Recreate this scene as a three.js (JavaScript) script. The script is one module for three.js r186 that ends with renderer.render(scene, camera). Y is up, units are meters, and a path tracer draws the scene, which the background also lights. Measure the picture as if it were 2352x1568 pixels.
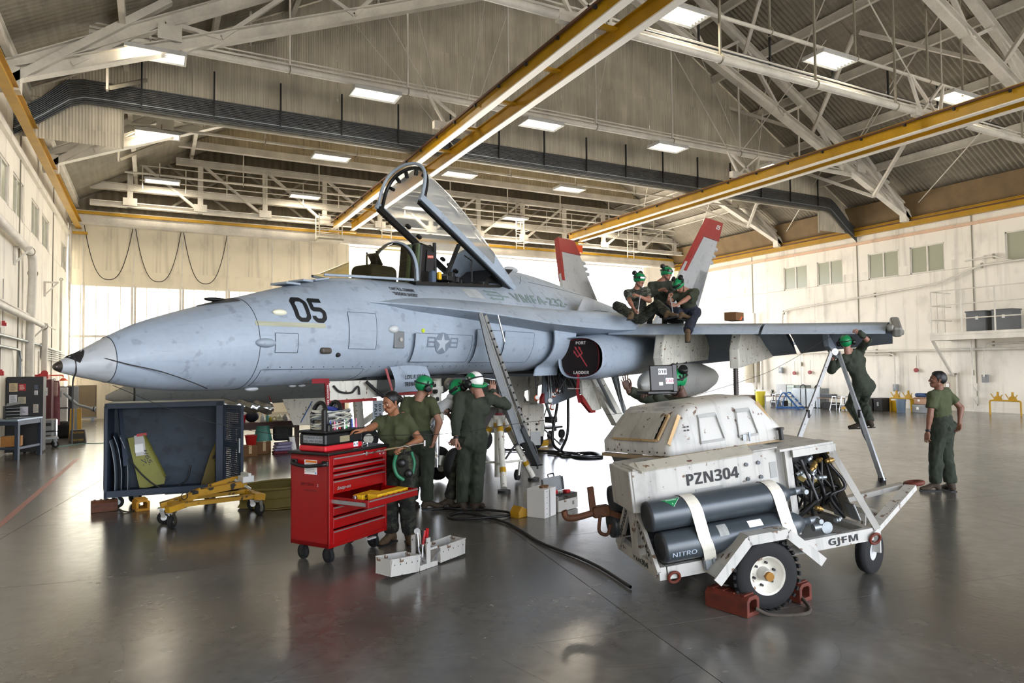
import * as THREE from 'three';
import { mergeGeometries } from 'three/addons/utils/BufferGeometryUtils.js';
import { RoundedBoxGeometry } from 'three/addons/geometries/RoundedBoxGeometry.js';
import { RectAreaLightUniformsLib } from 'three/addons/lights/RectAreaLightUniformsLib.js';

// ---------- camera, sky, sun, exposure ----------
const R = Math.PI / 180, V = (x, y, z) => new THREE.Vector3(x, y, z);
const scene = new THREE.Scene();
const camera = new THREE.PerspectiveCamera(53.13, 2352 / 1568, 0.05, 400);
camera.position.set(0, 1.9, 0);
camera.rotation.order = 'YXZ';
camera.rotation.set(2.155 * R, -27.8 * R, -0.6 * R);
const renderer = new THREE.WebGLRenderer({ antialias: true });
renderer.toneMapping = THREE.LinearToneMapping;
renderer.toneMappingExposure = 6.6;
renderer.shadowMap.enabled = true;
RectAreaLightUniformsLib.init();
const SUN = V(0.12, 0.77, -0.63).normalize();
{ // computed hazy daylight sky: pale at the horizon, soft blue overhead
  const w = 64, h = 32, d = new Float32Array(w * h * 4), zen = [0.40, 0.60, 1.0], hor = [1.0, 0.99, 0.97];
  for (let y = 0; y < h; y++) { const e = Math.max(0, ((y + 0.5) / h - 0.5) * 2), t = Math.pow(e, 0.6); for (let x = 0; x < w; x++) { const o = (y * w + x) * 4; for (let k = 0; k < 3; k++) d[o + k] = hor[k] + (zen[k] - hor[k]) * t; d[o + 3] = 1; } }
  const t = new THREE.DataTexture(d, w, h, THREE.RGBAFormat, THREE.FloatType); t.mapping = THREE.EquirectangularReflectionMapping; t.magFilter = THREE.LinearFilter; t.needsUpdate = true;
  scene.background = t; scene.backgroundIntensity = 1.5;
}
const sun = new THREE.DirectionalLight(0xfff6ea, 15); sun.name = 'sun_light';
sun.position.set(SUN.x * 60 + 12, SUN.y * 60, SUN.z * 60 - 15); sun.target.position.set(12, 0, -15);
sun.castShadow = true; sun.shadow.radius = 1;
Object.assign(sun.shadow.camera, { left: -60, right: 60, top: 60, bottom: -60, near: 1, far: 140 });
scene.add(sun, sun.target);

// ---------- helpers ----------
const names = {};
const numbered = (n) => { const k = (names[n] = (names[n] ?? -1) + 1); return k ? n + '_' + String(k).padStart(3, '0') : n; };
function tag(o, label, category, group, kind) {
  if (label) o.userData.label = label;
  if (category) o.userData.category = category;
  if (group) o.userData.group = group;
  if (kind) o.userData.kind = kind;
  return o;
}
function thing(name, label, category, p = [0, 0, 0], turn = 0, group) {
  const o = new THREE.Group(); o.name = numbered(name); scene.add(o); o.position.set(...p); o.rotation.y = turn;
  return tag(o, label, category, group);
}
function copyOf(root, label, p, turn) {
  const c = root.clone(); c.name = numbered(root.name.replace(/_\d{3}$/, '')); scene.add(c); c.userData = { ...root.userData, label };
  if (p) c.position.set(...p); if (turn !== undefined) c.rotation.y = turn;
  return c;
}
function rng(s) { return () => { s = (s + 0x6d2b79f5) | 0; let t = Math.imul(s ^ (s >>> 15), 1 | s); t = (t + Math.imul(t ^ (t >>> 7), 61 | t)) ^ t; return ((t ^ (t >>> 14)) >>> 0) / 4294967296; }; }
const A3 = (p) => (p.isVector3 ? p : V(...p));
const mat4 = (x = 0, y = 0, z = 0, rx = 0, ry = 0, rz = 0) => new THREE.Matrix4().compose(V(x, y, z), new THREE.Quaternion().setFromEuler(new THREE.Euler(rx, ry, rz)), V(1, 1, 1));
function along(p, q, roll = 0) {      // matrix taking +Y unit to the span p..q (origin at its middle)
  const d = q.clone().sub(p), L = d.length(); d.normalize();
  const up = Math.abs(d.y) > 0.98 ? V(1, 0, 0) : V(0, 1, 0), x = V(0, 0, 0).crossVectors(d, up).normalize(), z = V(0, 0, 0).crossVectors(x, d).normalize();
  const m = new THREE.Matrix4().makeBasis(x, d, z).setPosition(p.clone().add(q).multiplyScalar(0.5));
  return [roll ? m.multiply(new THREE.Matrix4().makeRotationY(roll)) : m, L];
}
function flatUV(g) {                  // uv in metres, each triangle on its own dominant plane
  const p = g.attributes.position, uv = new Float32Array(p.count * 2), a = V(), b = V(), c = V(), n = V();
  for (let i = 0; i < p.count; i += 3) {
    a.fromBufferAttribute(p, i); b.fromBufferAttribute(p, i + 1); c.fromBufferAttribute(p, i + 2);
    n.crossVectors(b.clone().sub(a), c.clone().sub(a)); const x = Math.abs(n.x), y = Math.abs(n.y), z = Math.abs(n.z);
    [a, b, c].forEach((q, k) => { const [u, v] = y >= x && y >= z ? [q.x, q.z] : x >= z ? [q.z, q.y] : [q.x, q.y]; uv[(i + k) * 2] = u; uv[(i + k) * 2 + 1] = v; });
  }
  g.setAttribute('uv', new THREE.BufferAttribute(uv, 2)); return g;
}
class G {
  constructor() { this.a = []; }
  add(g, m, keepUV) {
    if (g.index) g = g.toNonIndexed(); else g = g.clone();
    for (const k of Object.keys(g.attributes)) if (!['position', 'normal', 'uv'].includes(k)) g.deleteAttribute(k);
    g.morphAttributes = {}; if (m) g.applyMatrix4(m);
    if (!g.attributes.normal) g.computeVertexNormals();
    if (!keepUV) flatUV(g);
    g.clearGroups(); this.a.push(g); return this;
  }
  box(w, h, d, x, y, z, rx, ry, rz) { return this.add(new THREE.BoxGeometry(w, h, d), mat4(x, y, z, rx, ry, rz)); }
  rbox(w, h, d, x, y, z, r = 0.01, rx, ry, rz, s = 2) { return this.add(new RoundedBoxGeometry(w, h, d, s, Math.min(r, w / 2.01, h / 2.01, d / 2.01)), mat4(x, y, z, rx, ry, rz)); }
  cyl(r0, r1, h, x, y, z, rx, ry, rz, s = 16, open = false) { return this.add(new THREE.CylinderGeometry(r1, r0, h, s, 1, open), mat4(x, y, z, rx, ry, rz)); }
  sph(r, x, y, z, sx = 1, sy = 1, sz = 1, s = 14) { return this.add(new THREE.SphereGeometry(r, s, Math.ceil(s * 0.7)), mat4(x, y, z).multiply(new THREE.Matrix4().makeScale(sx, sy, sz))); }
  tor(r, t, x, y, z, rx, ry, rz, arc = Math.PI * 2, s = 20) { return this.add(new THREE.TorusGeometry(r, t, 8, s, arc), mat4(x, y, z, rx, ry, rz)); }
  bar(p, q, w, d = w, roll) { const [m, L] = along(A3(p), A3(q), roll); return this.add(new THREE.BoxGeometry(w, L, d), m); }
  rod(p, q, r, s = 8, r2 = r) { const [m, L] = along(A3(p), A3(q)); return this.add(new THREE.CylinderGeometry(r2, r, L, s), m); }
  tube(pts, r, n, s = 8, closed = false, t = 0.5) { const c = new THREE.CatmullRomCurve3(pts.map(A3), closed, 'catmullrom', t); return this.add(new THREE.TubeGeometry(c, n || pts.length * 6, r, s, closed)); }
  lathe(prof, s = 24, m) { return this.add(new THREE.LatheGeometry(prof.map(([r, y]) => new THREE.Vector2(r, y)), s), m); }
  ext(pts, depth, m, bevel = 0, holes = []) {
    const sh = new THREE.Shape(pts.map(([x, y]) => new THREE.Vector2(x, y)));
    for (const h of holes) sh.holes.push(new THREE.Path(h.map(([x, y]) => new THREE.Vector2(x, y))));
    return this.add(new THREE.ExtrudeGeometry(sh, { depth, bevelEnabled: bevel > 0, bevelThickness: bevel, bevelSize: bevel, bevelOffset: -bevel, bevelSegments: 2, curveSegments: 8 }), m);
  }
  ibeam(p, q, h, w, t = 0.02, roll = 0) {   // I-section, web along the local x
    const [m, L] = along(A3(p), A3(q), roll), at = (x, z) => m.clone().multiply(new THREE.Matrix4().makeTranslation(x, 0, z));
    this.add(new THREE.BoxGeometry(w, L, t), at(0, h / 2 - t / 2)); this.add(new THREE.BoxGeometry(w, L, t), at(0, -h / 2 + t / 2));
    return this.add(new THREE.BoxGeometry(t, L, h - 2 * t), m);
  }
  grid(nu, nv, f, keepUV) {           // parametric sheet f(u, v) -> [x, y, z]
    const pos = [], uv = [], idx = [];
    for (let j = 0; j <= nv; j++) for (let i = 0; i <= nu; i++) { pos.push(...f(i / nu, j / nv)); uv.push(i / nu, j / nv); }
    for (let j = 0; j < nv; j++) for (let i = 0; i < nu; i++) { const a = j * (nu + 1) + i, b = a + nu + 1; idx.push(a, a + 1, b, b, a + 1, b + 1); }
    const g = new THREE.BufferGeometry(); g.setAttribute('position', new THREE.Float32BufferAttribute(pos, 3)); g.setAttribute('uv', new THREE.Float32BufferAttribute(uv, 2)); g.setIndex(idx); g.computeVertexNormals();
    return this.add(g, null, keepUV);
  }
  geo() { return this.a.length === 1 ? this.a[0] : mergeGeometries(this.a); }
  mesh(name, m, parent = scene, label) {
    const o = new THREE.Mesh(this.geo(), m); o.name = parent === scene ? numbered(name) : name; o.castShadow = o.receiveShadow = true; parent.add(o);
    if (parent !== scene) { const n = parent.children.filter((c) => c.userData.base === name).length; o.userData.base = name; if (n) o.name = name + '_' + String(n).padStart(3, '0'); }
    if (label) o.userData.label = label;
    return o;
  }
}
const g = () => new G();
function part(name, parent) { const o = new THREE.Group(); o.name = name; parent.add(o); const n = parent.children.filter((c) => c.userData.base === name).length; o.userData.base = name; if (n) o.name = name + '_' + String(n).padStart(3, '0'); return o; }
const put = (geo, name, m, parent, label) => { const q = new G(); q.a.push(geo); return q.mesh(name, m, parent, label); };

// ---------- textures ----------
const hash = (x, y, s) => { let h = Math.imul(x, 374761393) ^ Math.imul(y, 668265263) ^ Math.imul(s + 7, 974711); h = Math.imul(h ^ (h >>> 13), 1274126177); return ((h ^ (h >>> 16)) >>> 0) / 4294967296; };
function vnoise(x, y, per, s) { const xi = Math.floor(x), yi = Math.floor(y), fx = x - xi, fy = y - yi, u = fx * fx * (3 - 2 * fx), v = fy * fy * (3 - 2 * fy), w = (a) => ((a % per) + per) % per; const a = hash(w(xi), w(yi), s), b = hash(w(xi + 1), w(yi), s), c = hash(w(xi), w(yi + 1), s), d = hash(w(xi + 1), w(yi + 1), s); return a + (b - a) * u + (c - a) * v + (a - b - c + d) * u * v; }
function fbm(x, y, per, s, oct = 4, gain = 0.5) { let t = 0, a = 1, n = 0; for (let i = 0; i < oct; i++) { t += a * vnoise(x, y, per, s + i * 17); n += a; a *= gain; x *= 2; y *= 2; per *= 2; } return t / n; }
const clamp = (x, a = 0, b = 1) => Math.min(b, Math.max(a, x)), mix = (a, b, t) => a + (b - a) * t, sst = (a, b, x) => { const t = clamp((x - a) / (b - a)); return t * t * (3 - 2 * t); };
function dataTex(n, size, fn, srgb = true) {   // fn(u, v) -> [r, g, b] 0..1 in the map's own space; size = metres per tile
  const d = new Uint8Array(n * n * 4);
  for (let y = 0; y < n; y++) for (let x = 0; x < n; x++) { const c = fn(x / n, y / n), o = (y * n + x) * 4; for (let k = 0; k < 3; k++) d[o + k] = clamp(c[k]) * 255; d[o + 3] = 255; }
  const t = new THREE.DataTexture(d, n, n, THREE.RGBAFormat); t.wrapS = t.wrapT = THREE.RepeatWrapping; t.magFilter = THREE.LinearFilter; t.minFilter = THREE.LinearMipmapLinearFilter; t.generateMipmaps = true;
  t.repeat.set(1 / size, 1 / size); if (srgb) t.colorSpace = THREE.SRGBColorSpace; t.needsUpdate = true; return t;
}
const gray = (v) => [v, v, v];
function scratches(n, count, seed, len, width = 1) {   // grayscale mask canvas of fine curved scratches
  const c = document.createElement('canvas'); c.width = c.height = n; const x = c.getContext('2d'), r = rng(seed); x.fillStyle = '#000'; x.fillRect(0, 0, n, n);
  for (let i = 0; i < count; i++) { const px = r() * n, py = r() * n, a = r() * 6.3, l = len * (0.2 + r()) * n, k = (r() - 0.5) * l; x.strokeStyle = `rgba(255,255,255,${0.15 + 0.6 * r()})`; x.lineWidth = width * (0.5 + r()); for (const [ox, oy] of [[0, 0], [-n, 0], [0, -n], [n, 0], [0, n]]) { x.beginPath(); x.moveTo(px + ox, py + oy); x.quadraticCurveTo(px + ox + Math.cos(a) * l / 2 - Math.sin(a) * k, py + oy + Math.sin(a) * l / 2 + Math.cos(a) * k, px + ox + Math.cos(a) * l, py + oy + Math.sin(a) * l); x.stroke(); } }
  const d = x.getImageData(0, 0, n, n).data; return (u, v) => d[((Math.floor(v * n) % n) * n + (Math.floor(u * n) % n)) * 4] / 255;
}
const scr = scratches(1024, 90, 5, 0.16, 1.2);
const TX = {
  concrete: dataTex(1024, 7, (u, v) => { const m = fbm(u * 5, v * 5, 5, 1, 5), f = fbm(u * 90, v * 90, 90, 9, 3), sp = sst(0.5, 0.85, fbm(u * 10, v * 14, 10, 33, 5)), s = scr(u, v); const k = 0.66 + (m - 0.5) * 0.2 + (f - 0.5) * 0.1 - sp * 0.05 - s * 0.14; return [k, k * 0.975, k * 0.93]; }),
  concreteRough: dataTex(512, 5, (u, v) => gray(0.23 + (fbm(u * 6, v * 6, 6, 71, 5) - 0.5) * 0.09 + (fbm(u * 60, v * 60, 60, 72, 2) - 0.5) * 0.08), false),
  mottle: dataTex(512, 2, (u, v) => gray(0.93 + (fbm(u * 5, v * 5, 5, 2, 5) - 0.5) * 0.16 + (fbm(u * 40, v * 40, 40, 3, 3) - 0.5) * 0.06)),
  wall: dataTex(1024, 6, (u, v) => { const st = fbm(u * 40, v * 2.0, 40, 4, 4), m = fbm(u * 5, v * 5, 5, 6, 5), d = sst(0.55, 0.8, fbm(u * 12, v * 8, 12, 8, 5)); const k = 0.94 - sst(0.5, 0.9, st) * 0.1 + (m - 0.5) * 0.1 - d * 0.06; return [k, k * 0.985, k * 0.95]; }),
  metal: dataTex(512, 4, (u, v) => { const st = fbm(u * 60, v * 3, 60, 14, 3), m = fbm(u * 6, v * 6, 6, 15, 4); const k = 0.86 + (st - 0.5) * 0.16 + (m - 0.5) * 0.2; return [k, k * 0.98, k * 0.94]; }),
  jet: dataTex(1024, 3, (u, v) => { const m = fbm(u * 4, v * 4, 4, 21, 5), f = fbm(u * 70, v * 70, 70, 23, 2), st = sst(0.6, 0.85, fbm(u * 8, v * 60, 8, 25, 4)), dk = sst(0.66, 0.8, fbm(u * 26, v * 26, 26, 29, 4)); const k = 0.93 + (m - 0.5) * 0.13 + (f - 0.5) * 0.04 - st * 0.05 - dk * 0.1; return [k, k, k]; }),
  white: dataTex(1024, 1.6, (u, v) => { const rust = sst(0.73, 0.8, fbm(u * 26, v * 26, 26, 41, 5)), dirt = sst(0.45, 0.85, fbm(u * 6, v * 6, 6, 43, 5)), st = sst(0.62, 0.8, fbm(u * 50, v * 4, 50, 45, 3)); const k = 0.97 - dirt * 0.14 - st * 0.07; return [mix(k, 0.42, rust * 0.8), mix(k * 0.985, 0.27, rust * 0.8), mix(k * 0.95, 0.16, rust * 0.8)]; }),
  yellow: dataTex(512, 1.2, (u, v) => { const w = sst(0.58, 0.68, fbm(u * 9, v * 9, 9, 51, 5)), m = fbm(u * 5, v * 5, 5, 53, 4); const k = 0.8 + 0.3 * m; return [mix(k, 0.2, w), mix(k, 0.22, w), mix(k, 0.3, w)]; }),
  rust: dataTex(512, 0.6, (u, v) => { const m = fbm(u * 7, v * 7, 7, 61, 5); return [0.6 + 0.5 * m, 0.6 + 0.4 * m, 0.6 + 0.3 * m]; }),
  camo: dataTex(256, 0.55, (u, v) => { const q = (x) => (Math.floor(x * 64) + 0.5) / 64, a = fbm(q(u) * 8, q(v) * 11, 8, 81, 3) + (hash(Math.floor(u * 64), Math.floor(v * 64), 4) - 0.5) * 0.12, b = fbm(q(u) * 8, q(v) * 16, 8, 87, 3) + (hash(Math.floor(u * 64), Math.floor(v * 64), 5) - 0.5) * 0.12; return b > 0.6 ? [0.17, 0.17, 0.15] : a > 0.53 ? [0.45, 0.46, 0.40] : a > 0.42 ? [0.35, 0.36, 0.31] : [0.26, 0.28, 0.24]; }),
  cloth: dataTex(512, 0.5, (u, v) => gray(0.9 + (fbm(u * 8, v * 8, 8, 91, 4) - 0.5) * 0.2 + (hash(Math.floor(u * 256), Math.floor(v * 256), 2) - 0.5) * 0.06)),
  bump: dataTex(512, 1, (u, v) => gray(fbm(u * 30, v * 30, 30, 95, 4)), false),
};
function M(color, rough = 0.55, metal = 0, o = {}) { return new THREE.MeshStandardMaterial({ color, roughness: rough, metalness: metal, ...o }); }
const mt = {
  floor: new THREE.MeshPhysicalMaterial({ color: 0x8e8d8b, map: TX.concrete, roughness: 1, roughnessMap: TX.concreteRough, bumpMap: TX.bump, bumpScale: 0.0006, clearcoat: 0.3, clearcoatRoughness: 0.17 }),
  wall: M(0xf6f4f0, 0.75, 0, { map: TX.wall }), wallCream: M(0xece6d6, 0.7, 0, { map: TX.wall }),
  seam: M(0x8a8678, 0.8),
  curtain: M(0xdcd8cc, 0.6, 0.0, { map: TX.metal }), sheet: M(0xa29d92, 0.6, 0.0, { map: TX.metal }), sheetFar: M(0xd6ccb2, 0.6, 0, { map: TX.metal }),
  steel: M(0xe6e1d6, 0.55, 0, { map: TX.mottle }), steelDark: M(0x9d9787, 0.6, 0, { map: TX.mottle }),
  crane: M(0xc4960f, 0.45, 0, { map: TX.mottle }), craneWhite: M(0xe8e4da, 0.4), craneDark: M(0x5a3a26, 0.6),
  conduit: M(0x55585b, 0.4, 0.6), dark: M(0x1d1d1e, 0.6), black: M(0x0c0c0d, 0.45), rubber: M(0x0c0c0d, 0.8, 0, { map: TX.mottle }),
  chrome: M(0xd5d7d8, 0.2, 1), alu: M(0xc3c6c8, 0.35, 0.9, { map: TX.mottle }), galv: M(0x9aa0a3, 0.45, 0.7, { map: TX.mottle }),
  brown: M(0x7c6646, 0.8, 0, { map: TX.mottle }), orange: M(0xd9531e, 0.5), red: M(0xb01218, 0.4), white: M(0xc9cac9, 0.5, 0, { map: TX.mottle }), yellowPlastic: M(0xe6b81c, 0.45), blue: M(0x1f4f8c, 0.45), kraft: M(0x7c5836, 0.85, 0, { map: TX.mottle }),
  frosted: M(0x9fa28e, 0.22, 0), teal: M(0x3d8f7d, 0.7), grayBox: M(0x8c9093, 0.5, 0, { map: TX.mottle }), paper: M(0xeeeeea, 0.8),
};
function canvasTex(w, h, draw) { const c = document.createElement('canvas'); c.width = w; c.height = h; const x = c.getContext('2d'); draw(x, w, h); const t = new THREE.CanvasTexture(c); t.colorSpace = THREE.SRGBColorSpace; return t; }
function decalMat(w, h, draw, rough = 0.6, o = {}) { return new THREE.MeshStandardMaterial({ map: canvasTex(w, h, draw), roughness: rough, transparent: true, alphaTest: 0.05, polygonOffset: true, polygonOffsetFactor: -2, ...o }); }
function textMat(lines, w, h, color, font, o = {}) { return decalMat(w, h, (x) => { if (o.bg) { x.fillStyle = o.bg; x.fillRect(0, 0, w, h); } x.fillStyle = color; x.font = font; x.textAlign = 'center'; x.textBaseline = 'middle'; lines.forEach((t, i) => { const wd = x.measureText(t).width; x.save(); x.translate(w / 2, h * (i + 0.5) / lines.length); x.scale(Math.min(o.stretch || 9, w * 0.96 / wd), o.tall || 1); x.fillText(t, 0, 0); x.restore(); }); }, o.rough); }
// a printed sheet: width along u, up along v, both unit vectors, centre c
function plate(c, u, v, w, h, m, name, parent, label) { c = A3(c); u = A3(u).normalize(); v = A3(v).normalize(); return g().grid(1, 1, (s, t) => c.clone().addScaledVector(u, (s - 0.5) * w).addScaledVector(v, (t - 0.5) * h).toArray(), true).mesh(name, m, parent, label); }
// ---------- the setting ----------
const XL = -3, XR = 28.2, ZF = -32.13, ZN = 9, RIDGE = 12.6, roofY = (x) => 17.34 - 0.56 * Math.abs(x - RIDGE);
const st = (o) => tag(o, null, null, null, 'structure');
const apron = st(g().box(260, 0.3, 260, 12, -0.4, -12).mesh('floor_outside', M(0xc4c2bc, 0.9, 0, { map: TX.concrete })));
{ // slabs laid askew, clipped to the room
  const floor = st(g().box(XR - XL + 0.8, 0.22, ZN - ZF + 0.8, (XL + XR) / 2, -0.141, (ZN + ZF) / 2).mesh('floor', M(0x3a3833, 0.9)));
  const an = 9.7 * R, du = [Math.cos(an), Math.sin(an)], dv = [-Math.sin(an), Math.cos(an)], S = 2.72, o = [0, -7.31], W = 5.6;
  const clip = (P, ax, lim, sg) => { const out = []; for (let i = 0; i < P.length; i++) { const a = P[i], b = P[(i + 1) % P.length], da = sg * (lim - a[ax]), db = sg * (lim - b[ax]); if (da >= 0) out.push(a); if (da * db < 0) { const t = da / (da - db); out.push([a[0] + (b[0] - a[0]) * t, a[1] + (b[1] - a[1]) * t]); } } return out; };
  for (let j = -14; j < 14; j++) for (let i = -4; i < 12; i++) {
    const e = 0.0035, u0 = i * W - 1.9 + e, u1 = (i + 1) * W - 1.9 - e, v0 = j * S + e, v1 = (j + 1) * S - e;
    let P = [[u0, v0], [u1, v0], [u1, v1], [u0, v1]].map(([a, b]) => [o[0] + du[0] * a + dv[0] * b, o[1] + du[1] * a + dv[1] * b]);
    P = clip(clip(clip(clip(P, 0, XR, 1), 0, XL, -1), 1, ZN, 1), 1, ZF, -1);
    if (P.length < 3) continue;
    g().ext(P.map(([x, z]) => [x, -z]), 0.03, mat4(0, -0.03, 0, -Math.PI / 2)).mesh('slab', mt.floor, floor);
  }
  g().grid(1, 12, (u, v) => [-1.71 + v * 0.28 + (u - 0.5) * 0.085, 0.0012, -9.2 - v * 8.5]).mesh('painted_line', M(0xa5625a, 0.5, 0, { map: TX.mottle, roughness: 0.42 }), floor, 'faded red painted line');
}
function sideWall(name, x, inner, wins, y0, y1, wallTop) {      // thick wall with recessed two-pane windows
  const t = 0.35, xc = x - inner * t / 2, w = new G(); let z = ZN;
  w.box(t, y0, ZN - ZF, xc, y0 / 2 - 0.01, (ZN + ZF) / 2); w.box(t, wallTop - y1, ZN - ZF, xc, (wallTop + y1) / 2, (ZN + ZF) / 2);
  const sorted = [...wins].sort((a, b) => b[0] - a[0]);
  for (const [a, b] of [...sorted, [ZF, ZF]]) { if (z - a > 0.01) w.box(t, y1 - y0, z - a, xc, (y0 + y1) / 2, (z + a) / 2); z = b; }
  const o = st(w.mesh(name, mt.wall));
  for (const [a, b] of sorted) {
    const k = st(thing('window')); k.name = 'window_' + ++sideWall.n; k.position.set(x - inner * 0.06, (y0 + y1) / 2, (a + b) / 2);
    const h = y1 - y0, wd = a - b, f = g();
    for (const s of [-1, 1]) { f.box(0.07, h, 0.05, 0, 0, s * (wd / 2 - 0.025)); f.box(0.07, 0.05, wd, 0, s * (h / 2 - 0.025), 0); }
    f.box(0.06, h, 0.06, 0, 0, 0).mesh('window_frame', mt.steel, k);
    for (const s of [-1, 1]) g().box(0.012, h - 0.08, wd / 2 - 0.07, -inner * 0.01, 0, s * wd / 4).mesh('pane', mt.frosted, k);
    g().box(0.06, h, wd, -inner * 0.1, 0, 0).mesh('blind', M(0x6d6f5e, 0.8), k);
  }
  return o;
}
sideWall.n = 0;
const wallL = sideWall('wall_left', XL, 1, [[-5.2, -6.8], [-7.4, -9], [-12, -13.5], [-14, -15.5], [-18, -19.5], [-20, -21.5], [-22.85, -24.35], [-24.9, -26.45], [-29.9, -31.5]], 5.78, 6.76, 8.62);
const wallR = sideWall('wall_right', XR, -1, [[-22.57, -23.97], [-20.64, -22.02], [-17.97, -19.38], [-16.06, -17.48], [-12.4, -13.85], [-10.5, -11.95], [-6, -7.45], [-4, -5.45]], 5.62, 6.76, 8.62);
{ // shallow joints, a belt course and a dado on the side walls
  for (const z of [-9, -14.4, -20.9, -27.4]) g().box(0.03, 8.2, 0.03, XL + 0.012, 4.1, z).mesh('wall_joint', mt.seam, wallL);
  for (const z of [-5, -15.0, -19.9, -26]) g().box(0.03, 8.2, 0.03, XR - 0.012, 4.1, z).mesh('wall_joint', mt.seam, wallR);
  g().box(0.1, 0.16, ZN - ZF, XL + 0.05, 7.35, (ZN + ZF) / 2).mesh('belt_course', mt.wall, wallL);
  g().box(0.1, 0.12, ZN - ZF, XR - 0.05, 7.3, (ZN + ZF) / 2).mesh('belt_course', M(0xe3c4ae, 0.8, 0, { map: TX.wall }), wallR);
  g().box(0.03, 0.22, ZN - ZF, XR - 0.015, 0.11, (ZN + ZF) / 2).mesh('baseboard', mt.wall, wallR);
  g().box(0.2, 8.6, 0.4, XR - 0.05, 4.3, -31.8).mesh('pilaster', mt.wall, wallR);
  st(g().ext([[0, 0], [-0.08, -0.04], [-0.62, 0.86], [-0.5, 0.9]], ZN - ZF, mat4(XR - 0.02, 7.98, ZF)).mesh('trim_1', mt.brown));
}
function corr(w, h, pitch, amp) { // corrugated sheet, ribs along v; returns f(u, v) in its own plane plus depth
  const n = Math.round(w / pitch) * 4; return [n, (u) => amp * Math.sin(u * n / 4 * Math.PI * 2)];
}
{ // roof: two slopes of corrugated panels, purlins between
  const roof = st(new THREE.Group()); roof.name = 'ceiling'; scene.add(roof);
  g().ext([[XL - 0.5, roofY(XL - 0.5) + 0.1], [RIDGE, 17.44], [XR + 0.5, roofY(XR + 0.5) + 0.1], [XR + 0.5, roofY(XR + 0.5) + 0.3], [RIDGE, 17.64], [XL - 0.5, roofY(XL - 0.5) + 0.3]], ZN - ZF + 0.6, mat4(0, 0, ZF - 0.3)).mesh('roof_deck', mt.sheet, roof);
  for (const s of [-1, 1]) for (let k = 0; k < 7; k++) {
    const z0 = ZF + k * 5.875, z1 = z0 + 5.86, [n, f] = corr(z1 - z0, 0, 0.17, 0.028), xa = s < 0 ? XL : XR;
    g().grid(n, 3, (u, v) => { const x = mix(xa, RIDGE, v); return [x, roofY(x) + 0.06 + f(u), mix(z0, z1, u)]; }).mesh('roof_sheet', mt.sheet, roof);
  }
  for (const s of [-1, 1]) for (let k = 0; k < 8; k++) {
    const x = RIDGE + s * (15.3 - k * 2.05), y = roofY(x) - 0.13, q = g();
    q.ibeam([x, y, ZF], [x, y, ZN], 0.3, 0.13, 0.022, 0).mesh('purlin', mt.steel, roof);
  }
}
function truss(z, label) {
  const t = thing('roof_truss', label, 'truss', [0, 0, z], 0, 'roof trusses'), P = (x, y, dz = 0) => [x, y, dz];
  const lowY = (x) => 8.1 + 0.41 * (15.4 - Math.abs(x - RIDGE)), b = (p, q, w, d, n) => g().bar(P(...p), P(...q), w, d).mesh(n, mt.steel, t);
  for (const s of [-1, 1]) {
    const X = (d) => RIDGE + s * d;
    g().ibeam(P(X(15.45), roofY(X(15.45)) - 0.45), P(X(0), 16.85), 0.3, 0.22, 0.025).mesh('rafter', mt.steel, t);
    g().ibeam(P(X(15.4), 8.1), P(X(0), lowY(RIDGE)), 0.3, 0.26, 0.03).mesh('lower_chord', mt.steel, t);
    for (const [d0, d1] of [[14.2, 12.4], [11.2, 12.4], [11.2, 9.2], [8, 9.2], [8, 6], [4.4, 6], [4.4, 2], [0.5, 2]]) b([X(d0), lowY(X(d0))], [X(d1), roofY(X(d1)) - 0.45], 0.12, 0.1, 'web_brace');
    b([X(15.4), 7.9, 0.05], [X(12.3), 10.45, 0.05], 0.2, 0.16, 'knee_brace');
    g().box(0.5, 0.36, 0.04, X(12.3), lowY(X(12.3)) + 0.3, 0.13).mesh('gusset_plate', mt.steel, t);
    g().box(0.4, 0.5, 0.3, X(15.3), 8.05, 0).mesh('bearing_shoe', mt.steel, t);
  }
  return t;
}
const trussWhere = ['nearest the camera, over the tool cabinet', 'second from the camera, over the cockpit', 'just before the curtain wall', 'first one behind the corrugated curtain wall'];
[-4.2, -10.8, -17.4, -24].forEach((z, i) => truss(z, 'cream steel roof truss, ' + trussWhere[i]));
// sloping struts between trusses and purlins
{ const t = thing('roof_bracing', 'cream diagonal sway braces and thin rods crossing the right roof slope', 'brace'); const r = rng(3);
  for (let k = 0; k < 4; k++) for (const d of [13.2, 9.6, 6]) { const x = RIDGE + d, z = -4.2 - k * 6.6; g().bar([x, roofY(x) - 1.3, z], [x - 1.9, roofY(x - 1.9) - 0.35, z - 3.2], 0.11, 0.11).mesh('sway_brace', mt.steel, t); g().bar([x, roofY(x) - 1.3, z], [x - 1.9, roofY(x - 1.9) - 0.35, z + 3.2], 0.11, 0.11).mesh('sway_brace', mt.steel, t); g().rod([x + 2, roofY(x + 2) - 0.35, z - 6], [x - 2, roofY(x - 2) - 0.4, z], 0.02, 6).mesh('tension_rod', mt.steel, t); }
  for (let k = 0; k < 4; k++) for (const d of [13.6, 10.4, 7]) { const x = RIDGE - d, z = -6.2 - k * 6.2; g().bar([x, roofY(x) - 1.1, z], [x + 1.3, roofY(x + 1.3) - 0.35, z - 2.4], 0.12, 0.09).mesh('sway_brace', mt.steelDark, t); g().bar([x, roofY(x) - 0.3, z], [x, roofY(x) - 1.15, z], 0.16, 0.05).mesh('sway_post', mt.steel, t); } }
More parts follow.
